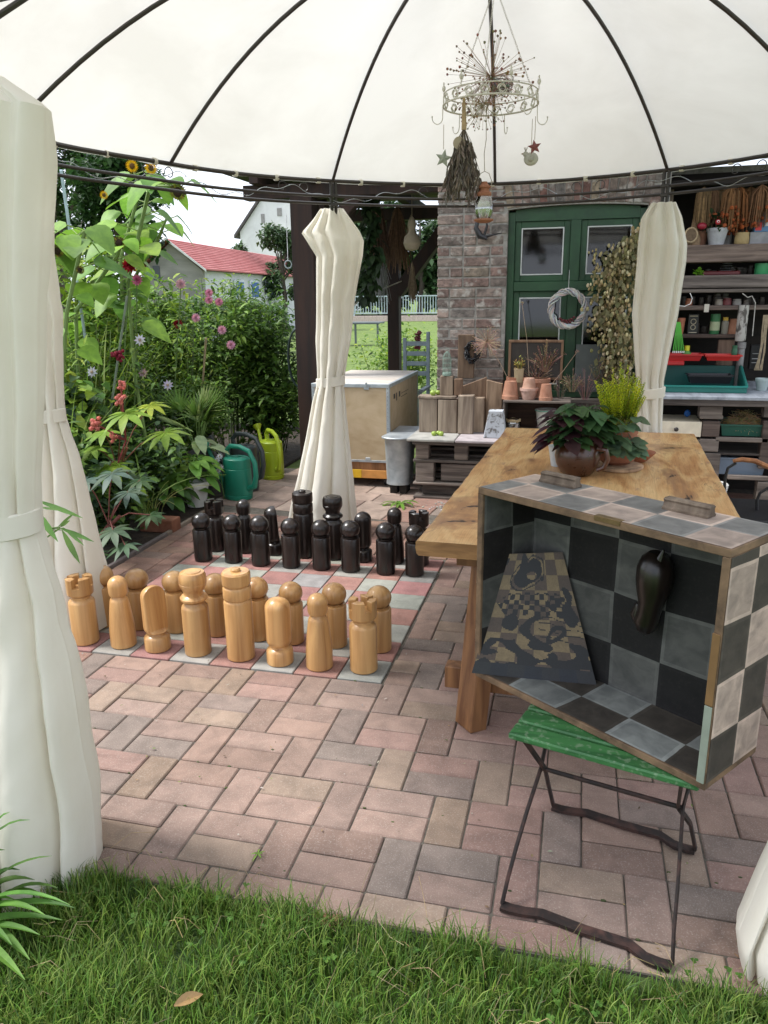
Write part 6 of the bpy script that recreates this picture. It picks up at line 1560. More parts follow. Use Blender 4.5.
# rope from post
m=MB(); m.tube([ony(402,281,5.55),ony(385,288,5.4),ony(360,300,5.2),ony(340,318,5.0)],.006,5,(.5,.47,.38)); o=m.build('slack_rope',M['dry']); tag(o,'pale slack rope running from the thin shelter post to the left','rope')
hr=thing('hose_coil','dark green coiled garden hose hanging behind the thick shelter post','hose',ony(289,360,4.2)); m=MB(); c_=ony(300,358,4.22)
for k in range(7): m.tube([c_+Vector(((.125+.004*k)*math.cos(q)*.85,.012*k-.04,(.30+.006*k)*math.sin(q)*.9)) for q in [2*PI*i/28 for i in range(28)]],.010,6,(.03,.05,.045),closed=True)
part(m,'coil',M['plastic'],hr)

# ================================================================== watering cans
def wcan(label,x,y,rz,body,col,dark,tall=1):
    t=thing('watering_can',label,'watering can',(x,y,0),rz,'plastic watering cans by the shelter post')
    m=MB(); 
    def ov(v,a): return Vector((v.x*1.0,v.y*.82,v.z))
    m.lathe([(.095,0),(.102,.006),(.106,.03),(.103,.032),(.103,.036),(.106,.04),(.103,.21*tall),(.100,.212*tall),(.101,.222*tall),(.098,.275*tall),(.085,.285*tall),(.045,.29*tall),(.040,.288*tall),(.03,.27*tall),(0,.265*tall)],28,fn=ov,col=col); m.build('body',M['plastic'],t)
    m=MB(); m.tube([(-.075,0,.27*tall),(-.085,0,.325*tall),(-.05,0,.355*tall),(.04,0,.358*tall),(.12,0,.335*tall),(.168,0,.26*tall),(.172,0,.17*tall),(.15,0,.10*tall),(.10,0,.08*tall)],[.017,.017,.017,.016,.016,.016,.017,.02,.022],10,col); m.build('handle',M['plastic'],t)
    m=MB(); m.tube([(-.095,0,.05),(-.16,0,.12),(-.22,0,.24),(-.27,0,.33)],[.028,.020,.014,.012],10,col); m.lathe([(.014,0),(.036,.04),(0,.046)],14,M=Matrix.Translation((-.27,0,.325))@Matrix.Rotation(R(-40),4,'Y'),col=col); m.build('spout',M['plastic'],t)
    t.scale=(1.2,1.2,1.2); return t
wcan('dark green watering can beside the white flower pot, nearest of the watering cans',-.30,2.78,R(-20),None,(.012,.20,.13),0)
wcan('lime green watering can standing against the thick shelter post',-.30,3.52,R(-48),None,(.36,.47,.02),0)
wcan('dark grey watering can almost hidden between the green and lime watering cans',-.36,3.05,R(-15),None,(.04,.05,.05),0,1.12)
# ================================================================== garden bed planting
rg_=random.Random(77)
G1=[(.10,.19,.03),(.135,.235,.045),(.075,.15,.028),(.17,.27,.06),(.055,.11,.025)]
GD=[(.035,.075,.018),(.055,.11,.024),(.08,.15,.032),(.10,.18,.036)]
GB=[(.055,.10,.055),(.075,.13,.07),(.045,.085,.05),(.10,.16,.09)]
GY=[(.17,.27,.03),(.22,.32,.045),(.13,.24,.03),(.26,.34,.06)]
def heart(t): return max(.03,(math.sin(PI*min(1,t*.98+.02)**.62))**.75)
def lance(t): return max(.03,math.sin(PI*(t*.96+.03))**.9)
def bush(label,c,rad,n,L__,W__,cols,seed,name='bush',cat='bush',stems=14,up=.35,flowers=None,shell=.25,grp=None,prof=None,stemcol=(.08,.12,.04)):
    """c = centre of foliage, base on the ground"""
    t=thing(name,label,cat,(c[0],c[1],0),0,grp); rr=random.Random(seed); m=MB(); s_=MB(); C0=Vector(c)
    tips=[]
    for i in range(stems):
        a=rr.uniform(0,6.28); q=math.sqrt(rr.random())*.8; tip=C0+Vector((rad[0]*q*math.cos(a),rad[1]*q*math.sin(a),rad[2]*math.sqrt(1-q*q)*rr.uniform(.7,1.05)))
        b=Vector((c[0]+rad[0]*.25*q*math.cos(a),c[1]+rad[1]*.25*q*math.sin(a),-.01)); mid=b.lerp(tip,.5)+Vector((0,0,.05)); s_.tube([b,mid,tip],[.006,.005,.0025],5,jit(stemcol,rr)); tips.append((b,mid,tip))
    for i in range(n):
        b,mid,tip=rr.choice(tips); tt=rr.uniform(shell,1.0)**.8
        p=(b.lerp(mid,tt*2) if tt<.5 else mid.lerp(tip,tt*2-1)); sp=.20*max(rad[0],rad[1])
        p=p+Vector((rr.gauss(0,sp),rr.gauss(0,sp),rr.gauss(0,sp*.7)))
        if p.z<.02: p.z=.02+rr.random()*.05
        dd=Vector((rr.uniform(-1,1),rr.uniform(-1,1),rr.uniform(-.45,.6)+up*.5)); s=rr.uniform(.6,1.25)
        leafpoly(m,p,dd,Vector((rr.uniform(-.5,.5),rr.uniform(-.5,.5),1)),L__*s,W__*s,jit(rr.choice(cols),rr,.3),rr.uniform(.1,.6),.2,n=3,prof=prof)
    part(m,'foliage',M['leaf'],t); part(s_,'stems',M['stem'],t)
    if flowers:
        fk,fcol,fpts=flowers
        for p in fpts: flower(t,fk,p,fcol)
    return t
def flower(root,kind,p,col,r=.045):
    m=MB(); p=Vector(p); rr=random.Random(int(abs(p.x*1000+p.z*77))); view=Vector((.25,-1,.25)).normalized()
    s1=view.orthogonal().normalized(); s2=view.cross(s1)
    rings={'dahlia':5,'daisy':1,'cluster':0}[kind]
    for k in range(rings):
        n_=12 if kind=='dahlia' else 9
        for i in range(n_):
            a=2*PI*(i+.5*k)/n_; el=k*.28; d=(s1*math.cos(a)+s2*math.sin(a))*math.cos(el)+view*math.sin(el)
            leafpoly(m,p+view*.002*k,d,view,r*(1-.13*k),r*.42,jit(col,rr,.15),0,.25,n=2,prof=lance)
    if kind=='cluster':
        for i in range(26): d=Vector((rr.gauss(0,1),rr.gauss(0,1),rr.gauss(0,1))).normalized(); m.ball(p+d*r*rr.uniform(.3,1),r*.28,6,4,jit(col,rr))
    if kind=='daisy': m.ball(p+view*.005,r*.25,8,5,(.45,.35,.25))
    part(m,'flower',M['petal'],root)
P=lambda px,py,Y: ony(px,py,Y)
# background shrubs (behind), filling the bed
bush('big bright green phlox like bush left of the thick shelter post',(-1.15,4.6,.75),(.75,.55,1.02),5600,.085,.030,G1+GD,1,flowers=('dahlia',(.62,.25,.36),[P(209,293,4.0),P(219,302,4.0),P(209,300,3.95)]))
bush('dark green dense bush right behind the watering cans beside the thick post',(-.72,4.75,.6),(.45,.4,.85),4200,.07,.032,GD,2)
bush('tall leafy bush behind the palm in the middle of the flower bed',(-1.75,4.3,.7),(.65,.6,.95),4200,.085,.024,G1,3,flowers=('dahlia',(.68,.40,.46),[P(180,284,3.9)]))
bush('green bush with dark red dahlias in the middle of the bed',(-1.85,3.3,.62),(.55,.5,.78),3000,.085,.036,G1+GB,4,flowers=('dahlia',(.16,.006,.012),[P(178,324,3.0),P(100,341,3.0),P(115,350,3.0)]))
bush('pale green loose bush at the far left of the bed behind the reeds',(-2.6,3.9,.65),(.7,.6,1.0),3600,.10,.03,G1+GY[:1],5)
bush('low grey green perennial under the castor bean plant',(-.95,2.2,.28),(.45,.45,.34),2400,.07,.045,GB+GD,6,prof=ovate)
bush('low dark foliage plant by the terracotta trough at the bed edge',(-.72,1.55,.22),(.32,.4,.28),1700,.075,.05,GD+GB,7,prof=ovate)
bush('feathery pale green plant between reeds and dahlias',(-1.35,2.9,.5),(.4,.4,.55),2300,.065,.018,G1+GB,8,flowers=('daisy',(.62,.55,.68),[P(168,385,2.7),P(121,383,2.7)]))
bush('bushy green plant behind the hosta and palm pots',(-1.0,3.6,.4),(.45,.4,.5),2600,.075,.03,G1+GD,9,flowers=('daisy',(.66,.42,.48),[P(143,373,2.9)]))
bush('loose green plant close behind the second curtain',(-1.0,1.25,.45),(.35,.4,.55),1500,.09,.035,G1,10)
bush('deep green bush beyond the second curtain at the left edge',(-1.9,2.2,.6),(.5,.5,.75),2400,.08,.035,GD+G1,11)
bush('slender young shrub with pale green leaves rising before the red roof',(-1.38,4.9,1.30),(.30,.28,.68),1000,.08,.03,GY+G1,12,stems=6,shell=.3)
bush('green bush behind the plywood chest seen under the shelter',(-.0,6.9,.55),(.75,.5,.62),3600,.07,.03,GY+G1,13)
bush('flowering bush with reddish plume right of the thin shelter post',(.95,6.6,.4),(.3,.3,.42),1100,.07,.03,G1,14,flowers=('cluster',(.20,.05,.07),[P(418,340,6.4),P(419,334,6.4),P(417,347,6.4)]))
bush('airy tangle of small light leaves climbing among the sunflowers at the upper left',(-1.75,3.1,1.55),(.5,.35,.62),1900,.10,.045,GY+G1,36,stems=10,shell=.35,prof=ovate)
bush('tall loose leafy plant hiding the lower part of the grey gable',(-1.75,4.4,1.15),(.55,.3,.62),1700,.10,.035,G1+GY,37,stems=12,shell=.35)
bush('fine leaved tall plant right behind the red and magenta dahlias',(-1.35,2.9,1.15),(.30,.25,.55),900,.08,.026,GY+G1,38,stems=9,shell=.3)
# reeds / strap leaves
def reeds(label,c,n,H,rad,cols,seed,name='reed_clump',w=.014,lean=.45,cat='ornamental grass'):
    t=thing(name,label,cat,c); rr=random.Random(seed); m=MB()
    for i in range(n):
        a=rr.uniform(0,6.28); q=rad*math.sqrt(rr.random()); b=Vector(c)+Vector((q*math.cos(a),q*math.sin(a),0)); l=H*rr.uniform(.6,1.1); a2=a+rr.uniform(-.8,.8); ln=lean*rr.uniform(.4,1.3); col=jit(rr.choice(cols),rr)
        N_=7; vs=[];fs=[]; side=Vector((-math.sin(a2),math.cos(a2),0))
        for k in range(N_+1):
            tt=k/N_; p=b+Vector((math.cos(a2)*ln*l*tt**1.8,math.sin(a2)*ln*l*tt**1.8,l*(tt-.35*ln*tt**3))); ww=w*(1-tt**2.2)*.5+.0004
            vs+=[p-side*ww,p+Vector((0,0,-.003)),p+side*ww]
        for k in range(N_): a_=k*3; fs+= [[a_,a_+1,a_+4,a_+3],[a_+1,a_+2,a_+5,a_+4]]
        m.add(vs,fs,col,True)
    part(m,'blades',M['leaf'],t); return t
reeds('tall pale striped reed grass at the left behind the second curtain',(-1.55,2.6,0),90,1.5,.25,GY+[(.30,.36,.16)],1,w=.016)
reeds('upright narrow reed clump in front of the far left bush',(-1.25,1.9,0),70,1.1,.2,G1+[(.26,.33,.14)],2,w=.012)
reeds('arching iris like leaves behind the palm pot',(-1.15,3.15,0),40,.75,.15,GB,3,w=.03,name='iris_clump')
reeds('single long arching blades leaning over the brick path from the bed edge',(-.55,1.75,.12),5,.62,.04,[(.16,.26,.06)],6,w=.016,lean=1.1,name='grass_tuft')
# sunflowers
def sunflower(label,base,ctrl,heads,leaves,seed,wilt=True):
    t=thing('sunflower',label,'sunflower',base,0,'sunflowers in the garden bed'); rr=random.Random(seed); m=MB(); pts=[Vector(base)]+ctrl; m.tube(pts,[.014]*(len(pts)-1)+[.008],7,(.16,.24,.07)); part(m,'stem',M['stem'],t)
    m=MB()
    for i in range(leaves):
        tt=.38+.62*(i+rr.random()*.5)/leaves; k=min(int(tt*(len(pts)-1)),len(pts)-2); p=pts[k].lerp(pts[k+1],tt*(len(pts)-1)-k); a=i*2.4+rr.uniform(-.4,.4); d=Vector((math.cos(a),math.sin(a),.35)); L__=rr.uniform(.12,.25); pe=p+d*rr.uniform(.07,.16)
        m.tube([p,pe],.004,4,(.2,.28,.08)); leafpoly(m,pe,Vector((math.cos(a),math.sin(a),rr.uniform(-.9,.0))),Vector((math.cos(a)*.5+.15,math.sin(a)*.5-.5,1)),L__,L__*.9,jit(rr.choice([(.12,.24,.03),(.15,.28,.04),(.09,.18,.035),(.19,.31,.05)]),rr,.15),rr.uniform(.1,.5),.12,n=6,prof=heart)
    part(m,'leaves',M['leaf'],t)
    for p,r_,kind in heads:
        h=MB(); v=Vector((.3,-.9,-.25)).normalized(); s1=v.orthogonal().normalized(); s2=v.cross(s1); 
        h.ball(p,(r_*.55,r_*.3,r_*.55),12,8,(.05,.03,.02) if kind!='y' else (.14,.07,.02)); n_=22
        for i in range(n_*2):
            a=2*PI*i/n_; d=s1*math.cos(a)+s2*math.sin(a)+v*(-.3 if kind!='y' else .12)
            leafpoly(h,p+(s1*math.cos(a)+s2*math.sin(a))*r_*.42,d,v,r_*(.85 if kind=='y' else .6),r_*.26,jit((.68,.44,.02) if kind=='y' else rr.choice([(.26,.30,.06),(.40,.33,.06),(.16,.13,.05)]),rr,.15),.0,.1,n=2,prof=lance)
        part(h,'flower_head',M['petal'],t)
sunflower('tall sunflower whose wilted dark head nods before the sky at the top of the bed',(-.95,2.6,0),[Vector((-1.0,2.55,1.0)),Vector((-.95,2.5,1.7)),P(150,186,2.4),P(178,186,2.35)],[(P(177.5,192,2.33),.062,'w')],17,1)
sunflower('sunflower with two small yellow flowers under the canopy edge',(-1.35,3.0,0),[Vector((-1.35,3.0,1.2)),Vector((-1.3,3.0,1.9)),P(140,190,2.9),P(134,172,2.9)],[(P(132,166,2.88),.040,'y'),(P(151,168,2.88),.040,'y'),(P(104,195,2.6),.026,'y')],17,2)
sunflower('sunflower with drooping brown heads close to the left curtains',(-1.15,1.7,0),[Vector((-1.1,1.75,.9)),Vector((-1.0,1.8,1.5)),P(85,230,1.8),P(60,250,1.75)],[(P(57,251,1.72),.045,'w'),(P(80,270,1.75),.03,'w')],20,3)
sunflower('thin sunflower stalk with faded yellow heads in the middle of the bed',(-1.4,2.4,0),[Vector((-1.4,2.4,1.0)),Vector((-1.35,2.4,1.5)),P(118,255,2.3),P(122,240,2.3)],[(P(119,243,2.28),.05,'w'),(P(134,247,2.28),.045,'w')],15,4)
sunflower('broad leaved sunflower without flower rising left of the red roof',(-1.6,3.4,0),[Vector((-1.6,3.4,1.0)),Vector((-1.5,3.3,1.6)),P(160,235,3.2),P(168,215,3.2)],[],18,5)
# dahlia stalks with flowers
def stalkflower(label,base,p,kind,col,r,seed,name='dahlia',cat='flower'):
    t=thing(name,label,cat,base); rr=random.Random(seed); m=MB(); b=Vector(base); p=Vector(p); m.tube([b,b.lerp(p,.5)+Vector((.03,0,.05)),p],.0045,5,(.10,.16,.05)); part(m,'stem',M['stem'],t)
    m=MB()
    for i in range(22):
        q=b.lerp(p,rr.uniform(.3,.97)); a=rr.uniform(0,6.28); leafpoly(m,q,Vector((math.cos(a),math.sin(a),.2)),(0,0,1),.09,.04,jit(rr.choice(G1),rr),.5,n=3)
    part(m,'leaves',M['leaf'],t); flower(t,kind,p,col,r)
stalkflower('dark red dahlia held high left of the red roof',(-1.3,2.5,0),P(130,265,2.4),'dahlia',(.34,.008,.025),.062,1)
stalkflower('small magenta pink dahlia just below the high dark red one',(-1.2,2.6,0),P(137,280,2.4),'dahlia',(.62,.16,.32),.045,2)
stalkflower('pale pink dahlia with dried stalk beside it in the middle of the bed',(-1.1,3.0,0),P(181,284,2.9),'dahlia',(.70,.42,.48),.045,3)
m=MB(); m.tube([(-1.33,2.35,0),P(127,296,2.3)],.010,6,(.17,.21,.16)); o=m.build('garden_stake',M['stem']); tag(o,'grey green upright garden stake in the middle of the bed','stake')
m=MB(); m.tube([Vector((-1.15,3.7,0)),P(206,338,3.5)],.010,6,(.32,.25,.15)); o=m.build('bamboo_stake',M['stem']); tag(o,'pale bamboo cane left of the palm','stake')
m=MB(); m.tube([Vector((-1.6,2.9,0)),P(61,170,2.2)],.012,6,(.42,.52,.60)); m.v=[(x-.0,y,z) for x,y,z in m.v]; o=m.build('plastic_pole',M['stem']); tag(o,'pale blue grey plant pole near the left curtain','stake')
bush('airy light green cosmos like plant with small pink blooms before the big bush',(-1.35,3.9,.75),(.45,.35,.75),1500,.07,.016,GY+G1,31,shell=.2,flowers=('dahlia',(.66,.34,.44),[P(222,330,3.6),P(196,318,3.6),P(231,345,3.6)]))
bush('tangle of pale green stems and narrow leaves in the middle of the bed',(-1.45,2.6,.65),(.5,.4,.75),2200,.11,.018,GY+G1,32,stems=34,stemcol=(.20,.26,.10),flowers=('daisy',(.66,.64,.70),[P(140,340,2.3),P(92,372,2.3)]))
bush('mid height plant with broad pale leaves behind the castor bean',(-1.25,2.0,.5),(.4,.35,.55),900,.13,.08,GY+G1+GB,33,prof=ovate,flowers=('cluster',(.22,.02,.04),[P(118,355,1.9)]))
bush('dark low bush closing the bed behind the lime watering can',(-.62,4.35,.35),(.4,.3,.45),2400,.08,.04,GD,35)
bush('yellow green groundcover between castor bean and hosta',(-.85,2.55,.2),(.35,.35,.25),900,.09,.05,GY+G1,34,prof=ovate)
# castor bean plants
def palmate(mb,p,d,up,r_,col,nl=8,droop=.3):
    d=Vector(d).normalized(); up=Vector(up).normalized(); side=d.cross(up).normalized(); n_=side.cross(d)
    for i in range(nl):
        a=(i-(nl-1)/2)*(2*PI*.86/nl); dd=d*math.cos(a)+side*math.sin(a); l=r_*(1-.28*abs(a)/PI)
        leafpoly(mb,p,dd+up*.04,up,l,l*.30,jit(col,rg_,.08),droop,.10,n=4,prof=lambda t: max(.25*(1-t),math.sin(PI*(t*.93+.06))**1.1))
def castor(label,base,leaves,clusters,col_stem,seed):
    t=thing('castor_bean_plant',label,'plant',base,0); rr=random.Random(seed); m=MB(); s_=MB(); b=Vector(base)
    top=Vector((0,0,0)); 
    for p,r_,col,dx in leaves: top+=p
    top/=len(leaves); s_.tube([b,b.lerp(top,.5),top+Vector((0,0,-.05))],.011,6,col_stem)
    for p,r_,col,dx in leaves:
        k=b.lerp(top,.7); s_.tube([k,(k+p)/2+Vector((0,0,.04)),p],.004,5,col_stem); palmate(m,p,Vector((dx,-.85,-.25)),Vector((-.1,-.22,.95)),r_,col)
    part(m,'leaves',M['leaf'],t); part(s_,'stems',M['stem'],t)
    for p,r_ in clusters:
        s2=MB(); s2.tube([top,p],.006,5,(.20,.03,.03)); 
        for i in range(17):
            d=Vector((rr.gauss(0,1),rr.gauss(0,1),rr.gauss(0,1.4))).normalized(); q=p+d*r_*rr.uniform(.25,1); s2.ball(q,r_*.30,7,5,jit((.46,.12,.09),rr))
            for j in range(7): e_=Vector((rr.gauss(0,1),rr.gauss(0,1),rr.gauss(0,1))).normalized(); s2.tube([q,q+e_*r_*.46],.0013,3,(.5,.16,.13),cap=False)
        part(s2,'seed_cluster',M['stem'],t)
YG=(.15,.25,.03); BL_=(.075,.12,.10); DG=(.05,.10,.045)
castor('castor bean plant with yellow green lobed leaves and spiky red seed clusters',(-.95,1.8,0),[(P(125,413,1.5),.21,YG,.8),(P(165,432,1.7),.20,YG,1.0),(P(110,466,1.5),.19,YG,.6),(P(135,484,1.6),.14,YG,.8),(P(92,448,1.5),.16,YG,-.2),(P(150,405,1.8),.16,(.28,.36,.04),1.0),(P(104,432,1.6),.18,YG,-.6)],[(P(120,400,1.5),.040),(P(121,386,1.55),.032),(P(95,424,1.4),.045),(P(113,437,1.5),.032),(P(112,480,1.5),.02)],(.17,.06,.03),4)
castor('castor bean plant with blue grey star shaped leaves low at the bed edge',(-.65,1.2,0),[(P(112,473,1.1),.17,BL_,.5),(P(85,480,1.1),.17,BL_,-.3),(P(128,492,1.2),.14,BL_,.8),(P(113,530,1.0),.16,(.085,.13,.09),.3),(P(125,545,.95),.13,(.06,.11,.07),-.3),(P(150,515,1.3),.12,DG,.6),(P(95,555,.9),.12,DG,.2),(P(140,480,1.4),.13,DG,.8)],[],(.17,.05,.04),5)
# palm pot
def palm(label,base):
    t=thing('fan_palm',label,'palm',base); rr=random.Random(8); m=MB(); s_=MB(); b=Vector(base)
    for i in range(10):
        a=rr.uniform(0,6.28); el=rr.uniform(.45,1.3); d=Vector((math.cos(a)*math.cos(el),math.sin(a)*math.cos(el),math.sin(el))); k=b+Vector((0,0,.12))+d*rr.uniform(.12,.26); s_.tube([b,k],.005,5,(.12,.2,.05)); up=Vector((0,-.3,1)); side=d.cross(up).normalized()
        for j in range(15):
            an=(j-7)*.17; leafpoly(m,k,d*math.cos(an)+side*math.sin(an),up,.27*(1-.02*abs(j-7)),.026,jit((.13,.23,.05) if i%3 else (.28,.36,.16),rr,.15),.10,.35,n=3,prof=lambda t:1-t**2*.9)
    part(m,'fronds',M['leaf'],t); part(s_,'frond_stems',M['stem'],t)
palm('small fan palm with stiff pleated fronds between the bed and the watering cans',(-.72,2.95,.33))
flowerpot('dark_pot','dark plastic pot under the fan palm','flower pot',) if False else None
flowerpot('dark_pot','dark pot holding the fan palm behind the hosta',-.72,2.95,0,.13,.33,(.05,.05,.05),False,None,'plastic')
# hosta in white pot
flowerpot('white_pot','white plastic flower pot beside the dark green watering can',-.53,2.50,0,.105,.20,(.62,.63,.62),False,None,'plastic')
def hosta(label,base,n,L__,cols,seed,spread=.2,name='broad_leaf_plant'):
    t=thing(name,label,'plant',base); rr=random.Random(seed); m=MB(); s_=MB(); b=Vector(base)
    for i in range(n):
        a=rr.uniform(0,6.28); q=rr.uniform(.2,1)*spread; h=rr.uniform(.03,.20); p=b+Vector((q*math.cos(a),q*math.sin(a),h)); s_.tube([b,(b+p)/2+Vector((0,0,.05)),p],.003,4,(.14,.24,.07)); s=rr.uniform(.6,1.2); leafpoly(m,p,Vector((math.cos(a),math.sin(a),rr.uniform(-.3,.2))),(0,-.2,1),L__*s,L__*.55*s,jit(rr.choice(cols),rr,.2),.5,.15,n=5,prof=ovate)
    part(m,'leaves',M['leaf'],t); part(s_,'leaf_stalks',M['stem'],t)
hosta('leafy plant with broad bright green leaves growing out of the white pot',(-.56,2.50,.19),46,.15,[(.09,.20,.03),(.13,.26,.045),(.06,.14,.03),(.17,.30,.06)],1,.17)
hosta('trailing green plant with broad leaves left of the white pot',(-.80,2.35,.05),60,.13,[(.06,.14,.03),(.09,.19,.035),(.045,.10,.03)],2,.34)
hosta('drooping whitish variegated leaves below the fan palm',(-.66,2.80,.36),9,.17,[(.30,.35,.20),(.20,.28,.12)],3,.16,name='variegated_plant')
t_=thing('white_blossom_plant','small white blossoms between fan palm and dark green watering can','flower',(-.40,2.72,.0)); m=MB(); m.tube([(-.40,2.72,0),(-.42,2.72,.2),(-.43,2.72,.30)],.004,5,(.1,.2,.05)); part(m,'stem',M['stem'],t_)
for k in range(5): flower(t_,'daisy',Vector((-.43+.03*math.sin(k*2.1),2.70,.24+.03*k)),(.62,.64,.68),.028)
# terracotta trough and bricks edging
m=MB(); a=P(146,520,1.75); m.bb(-.62,-.36,1.80,1.92,-.01,.085,.006,(.60,.50,.45)); o=m.build('clay_edging_block',M['terracotta']); tag(o,'reddish clay block lying at the bed edge behind the leftmost black pawn','block')
reeds('pale thin grass stems trailing over the clay block',(-.62,1.98,.06),22,.34,.08,[(.35,.38,.16),(.24,.32,.10)],9,w=.005,lean=1.0,name='grass_tuft')
# dandelion weed between slabs
def weed(label,p,r_,seed,n=12,col=(.12,.24,.04),name='weed'):
    t=thing(name,label,'weed',p); rr=random.Random(seed); m=MB()
    for i in range(n):
        a=2*PI*i/n+rr.uniform(-.2,.2); leafpoly(m,Vector(p)+Vector((0,0,.01)),Vector((math.cos(a),math.sin(a),rr.uniform(.1,.8))),(0,0,1),r_*rr.uniform(.6,1.1),r_*.22,jit(col,rr),.5,.2,n=4,prof=lambda t:(.35+.65*t)*(1-t**5))
    part(m,'leaves',M['leaf'],t)
weed('dandelion rosette growing from a gap in the slabs before the pallet bench',tuple(onz(400,505,0)),.20,1)
weed('tiny weed sprouting in a paving joint in the foreground left',tuple(onz(258,857,0.0)),.03,2,7)
weed('weeds growing at the right under the armchair edge',tuple(onz(755,512,0.0)),.16,3,16)
m=MB(); rr=random.Random(5)
for k in range(260):
    c_=onz(468+rr.gauss(0,22),506+rr.gauss(0,3),.004); s=rr.uniform(.004,.011); m.ball(c_,(s,s,s*.6),5,3,jit((.36,.34,.31),rr))
o=m.build('gravel',M['stone']); tag(o,'pale gravel scattered at the foot of the pallet bench','gravel',kind='stuff')

m=MB(); rr=random.Random(15)
for k in range(230):
    x=rr.uniform(-.2,2.9); y=rr.uniform(-1.2,2.2)
    if 0<x<1.6 and 0<y<1.6 and rr.random()<.6: continue
    leafpoly(m,(x,y,.006),Vector((rr.uniform(-1,1),rr.uniform(-1,1),.1)),(0,0,1),rr.uniform(.006,.018),rr.uniform(.004,.010),jit(rr.choice([(.35,.33,.28),(.25,.17,.09),(.12,.08,.05),(.14,.17,.05)]),rr),0,.3,n=2)
o=m.build('petal_litter',M['dry']); tag(o,'sparse tiny fallen petals and leaf crumbs on the paving','litter',kind='stuff')
# moss tufts in the joints
m=MB()
for k in range(200):
    row=rr.randint(-8,5); y=-row*2*U+rr.choice([0,U])*rr.choice([0,1]); x=rr.uniform(-.3,3.2)
    if rr.random()<.5: y=-1.2+abs(rr.gauss(0,.25)); 
    if 0<x<1.6 and 0<y<1.6: continue
    s=rr.uniform(.002,.005); m.ball((x,y,-.003),(s*1.8,s,s*.8),5,3,jit((.06,.08,.025),rr))
o=m.build('moss',M['dry']); tag(o,'small moss specks along the paving joints','moss',kind='stuff')

# ================================================================== foreground grass
def grass(seed,n,region,Hr,w,cols,name,label):
    rr=np.random.default_rng(seed); m=MB(); cnt=0
    x=rr.uniform(region[0],region[1],n*3); y=rr.uniform(region[2],region[3],n*3)
    for i in range(n*3):
        if cnt>=n: break
        px,py=x[i],y[i]
        cl=mnoise.noise(Vector((px*5,py*5,0)))
        if rr.random()>.62+.7*cl: continue
        edge_=py>-1.30
        if py>-1.275+.018*mnoise.noise(Vector((px*9,2,0)))-(.035 if px>2.2 else 0): continue
        cnt+=1
        h=rr.uniform(*Hr)*(1+.35*cl)*(.75 if edge_ else 1); a=rr.uniform(0,6.283); ln=rr.uniform(.1,.75)*h
        dx,dy=math.cos(a)*ln,math.sin(a)*ln; sx,sy=-math.sin(a+rr.uniform(-.8,.8)),math.cos(a)
        ww=w*rr.uniform(.6,1.2)*.5; c=cols[rr.integers(len(cols))]; v=rr.uniform(.7,1.25); c=(c[0]*v,c[1]*v,c[2]*v)
        z0=-.014
        vs=[(px-sx*ww,py-sy*ww,z0),(px+sx*ww,py+sy*ww,z0),(px+dx*.3-sx*ww*.9,py+dy*.3-sy*ww*.9,z0+h*.5),(px+dx*.3+sx*ww*.9,py+dy*.3+sy*ww*.9,z0+h*.5),(px+dx*.7-sx*ww*.6,py+dy*.7-sy*ww*.6,z0+h*.85),(px+dx*.7+sx*ww*.6,py+dy*.7+sy*ww*.6,z0+h*.85),(px+dx*1.15,py+dy*1.15,z0+h*.97)]
        m.add(vs,[[0,1,3,2],[2,3,5,4],[4,5,6]],c,True)
    o=m.build(name,M['leaf'],auto=0); tag(o,label,'grass',kind='stuff')
grass(1,60000,(.35,3.3,-2.25,-1.25),(.045,.095),.0034,[(.07,.15,.022),(.095,.19,.03),(.042,.095,.016),(.11,.185,.036),(.14,.19,.05),(.14,.20,.04)],'grass','short green lawn grass growing up to the paving edge in the foreground')
# clover and small weeds mixed in the lawn
m=MB(); rr=random.Random(19)
for k in range(110):
    cx_,cy_=rr.choice([(1.0,-1.6),(1.9,-1.45),(2.4,-1.38),(1.4,-1.4),(2.75,-1.32),(.8,-1.55)]); x=cx_+rr.gauss(0,.14); y=min(cy_+rr.gauss(0,.07),-1.25); z=rr.uniform(.02,.055)
    for j in range(3):
        a=j*2.1+rr.random(); leafpoly(m,(x,y,z),Vector((math.cos(a),math.sin(a),.15)),(0,0,1),.011,.012,jit((.07,.15,.03),rr),.1,.1,n=2,prof=ovate)
o=m.build('clover',M['leaf']); tag(o,'clover leaves mixed into the lawn grass near the paving edge','clover',kind='stuff')
m=MB()
for k in range(260):
    x=rr.uniform(.5,3.0); y=rr.uniform(-1.9,-1.2); a=rr.uniform(0,6.28); l=rr.uniform(.05,.13); m.tube([(x,y,.01+rr.uniform(0,.05)),(x+l*.5*math.cos(a),y+l*.5*math.sin(a),.03+rr.uniform(0,.05)),(x+l*math.cos(a),y+l*math.sin(a),rr.uniform(.01,.06))],.0009,3,jit((.34,.27,.14),rr),cap=False)
o=m.build('dry_grass',M['dry']); tag(o,'dry straw blades scattered in the lawn','grass',kind='stuff')
# dead leaf
dl=MB(); p=onz(174,1006,.06); leafpoly(dl,p,Vector((.75,.62,.12)),Vector((.1,-.3,1)),.066,.028,(.27,.17,.09),.1,.55,n=6,prof=lance); o=dl.build('fallen_leaf',M['leaf']); tag(o,'curled brown fallen leaf lying on the grass at the lower left','leaf')
# broken brick at edge
m=MB(); rr=random.Random(4)
for k in range(7): m.box((1.62+.028*k+rr.uniform(-.005,.005),-1.285+rr.uniform(-.008,.008),-.002),(.04,.035,.02),rr.uniform(-.8,.8),.004,jit((.30,.15,.10),rr))
o=m.build('broken_brick',M['paver']); tag(o,'crumbled reddish brick pieces at the paving edge beside the grass','brick'); o['kind']='stuff'
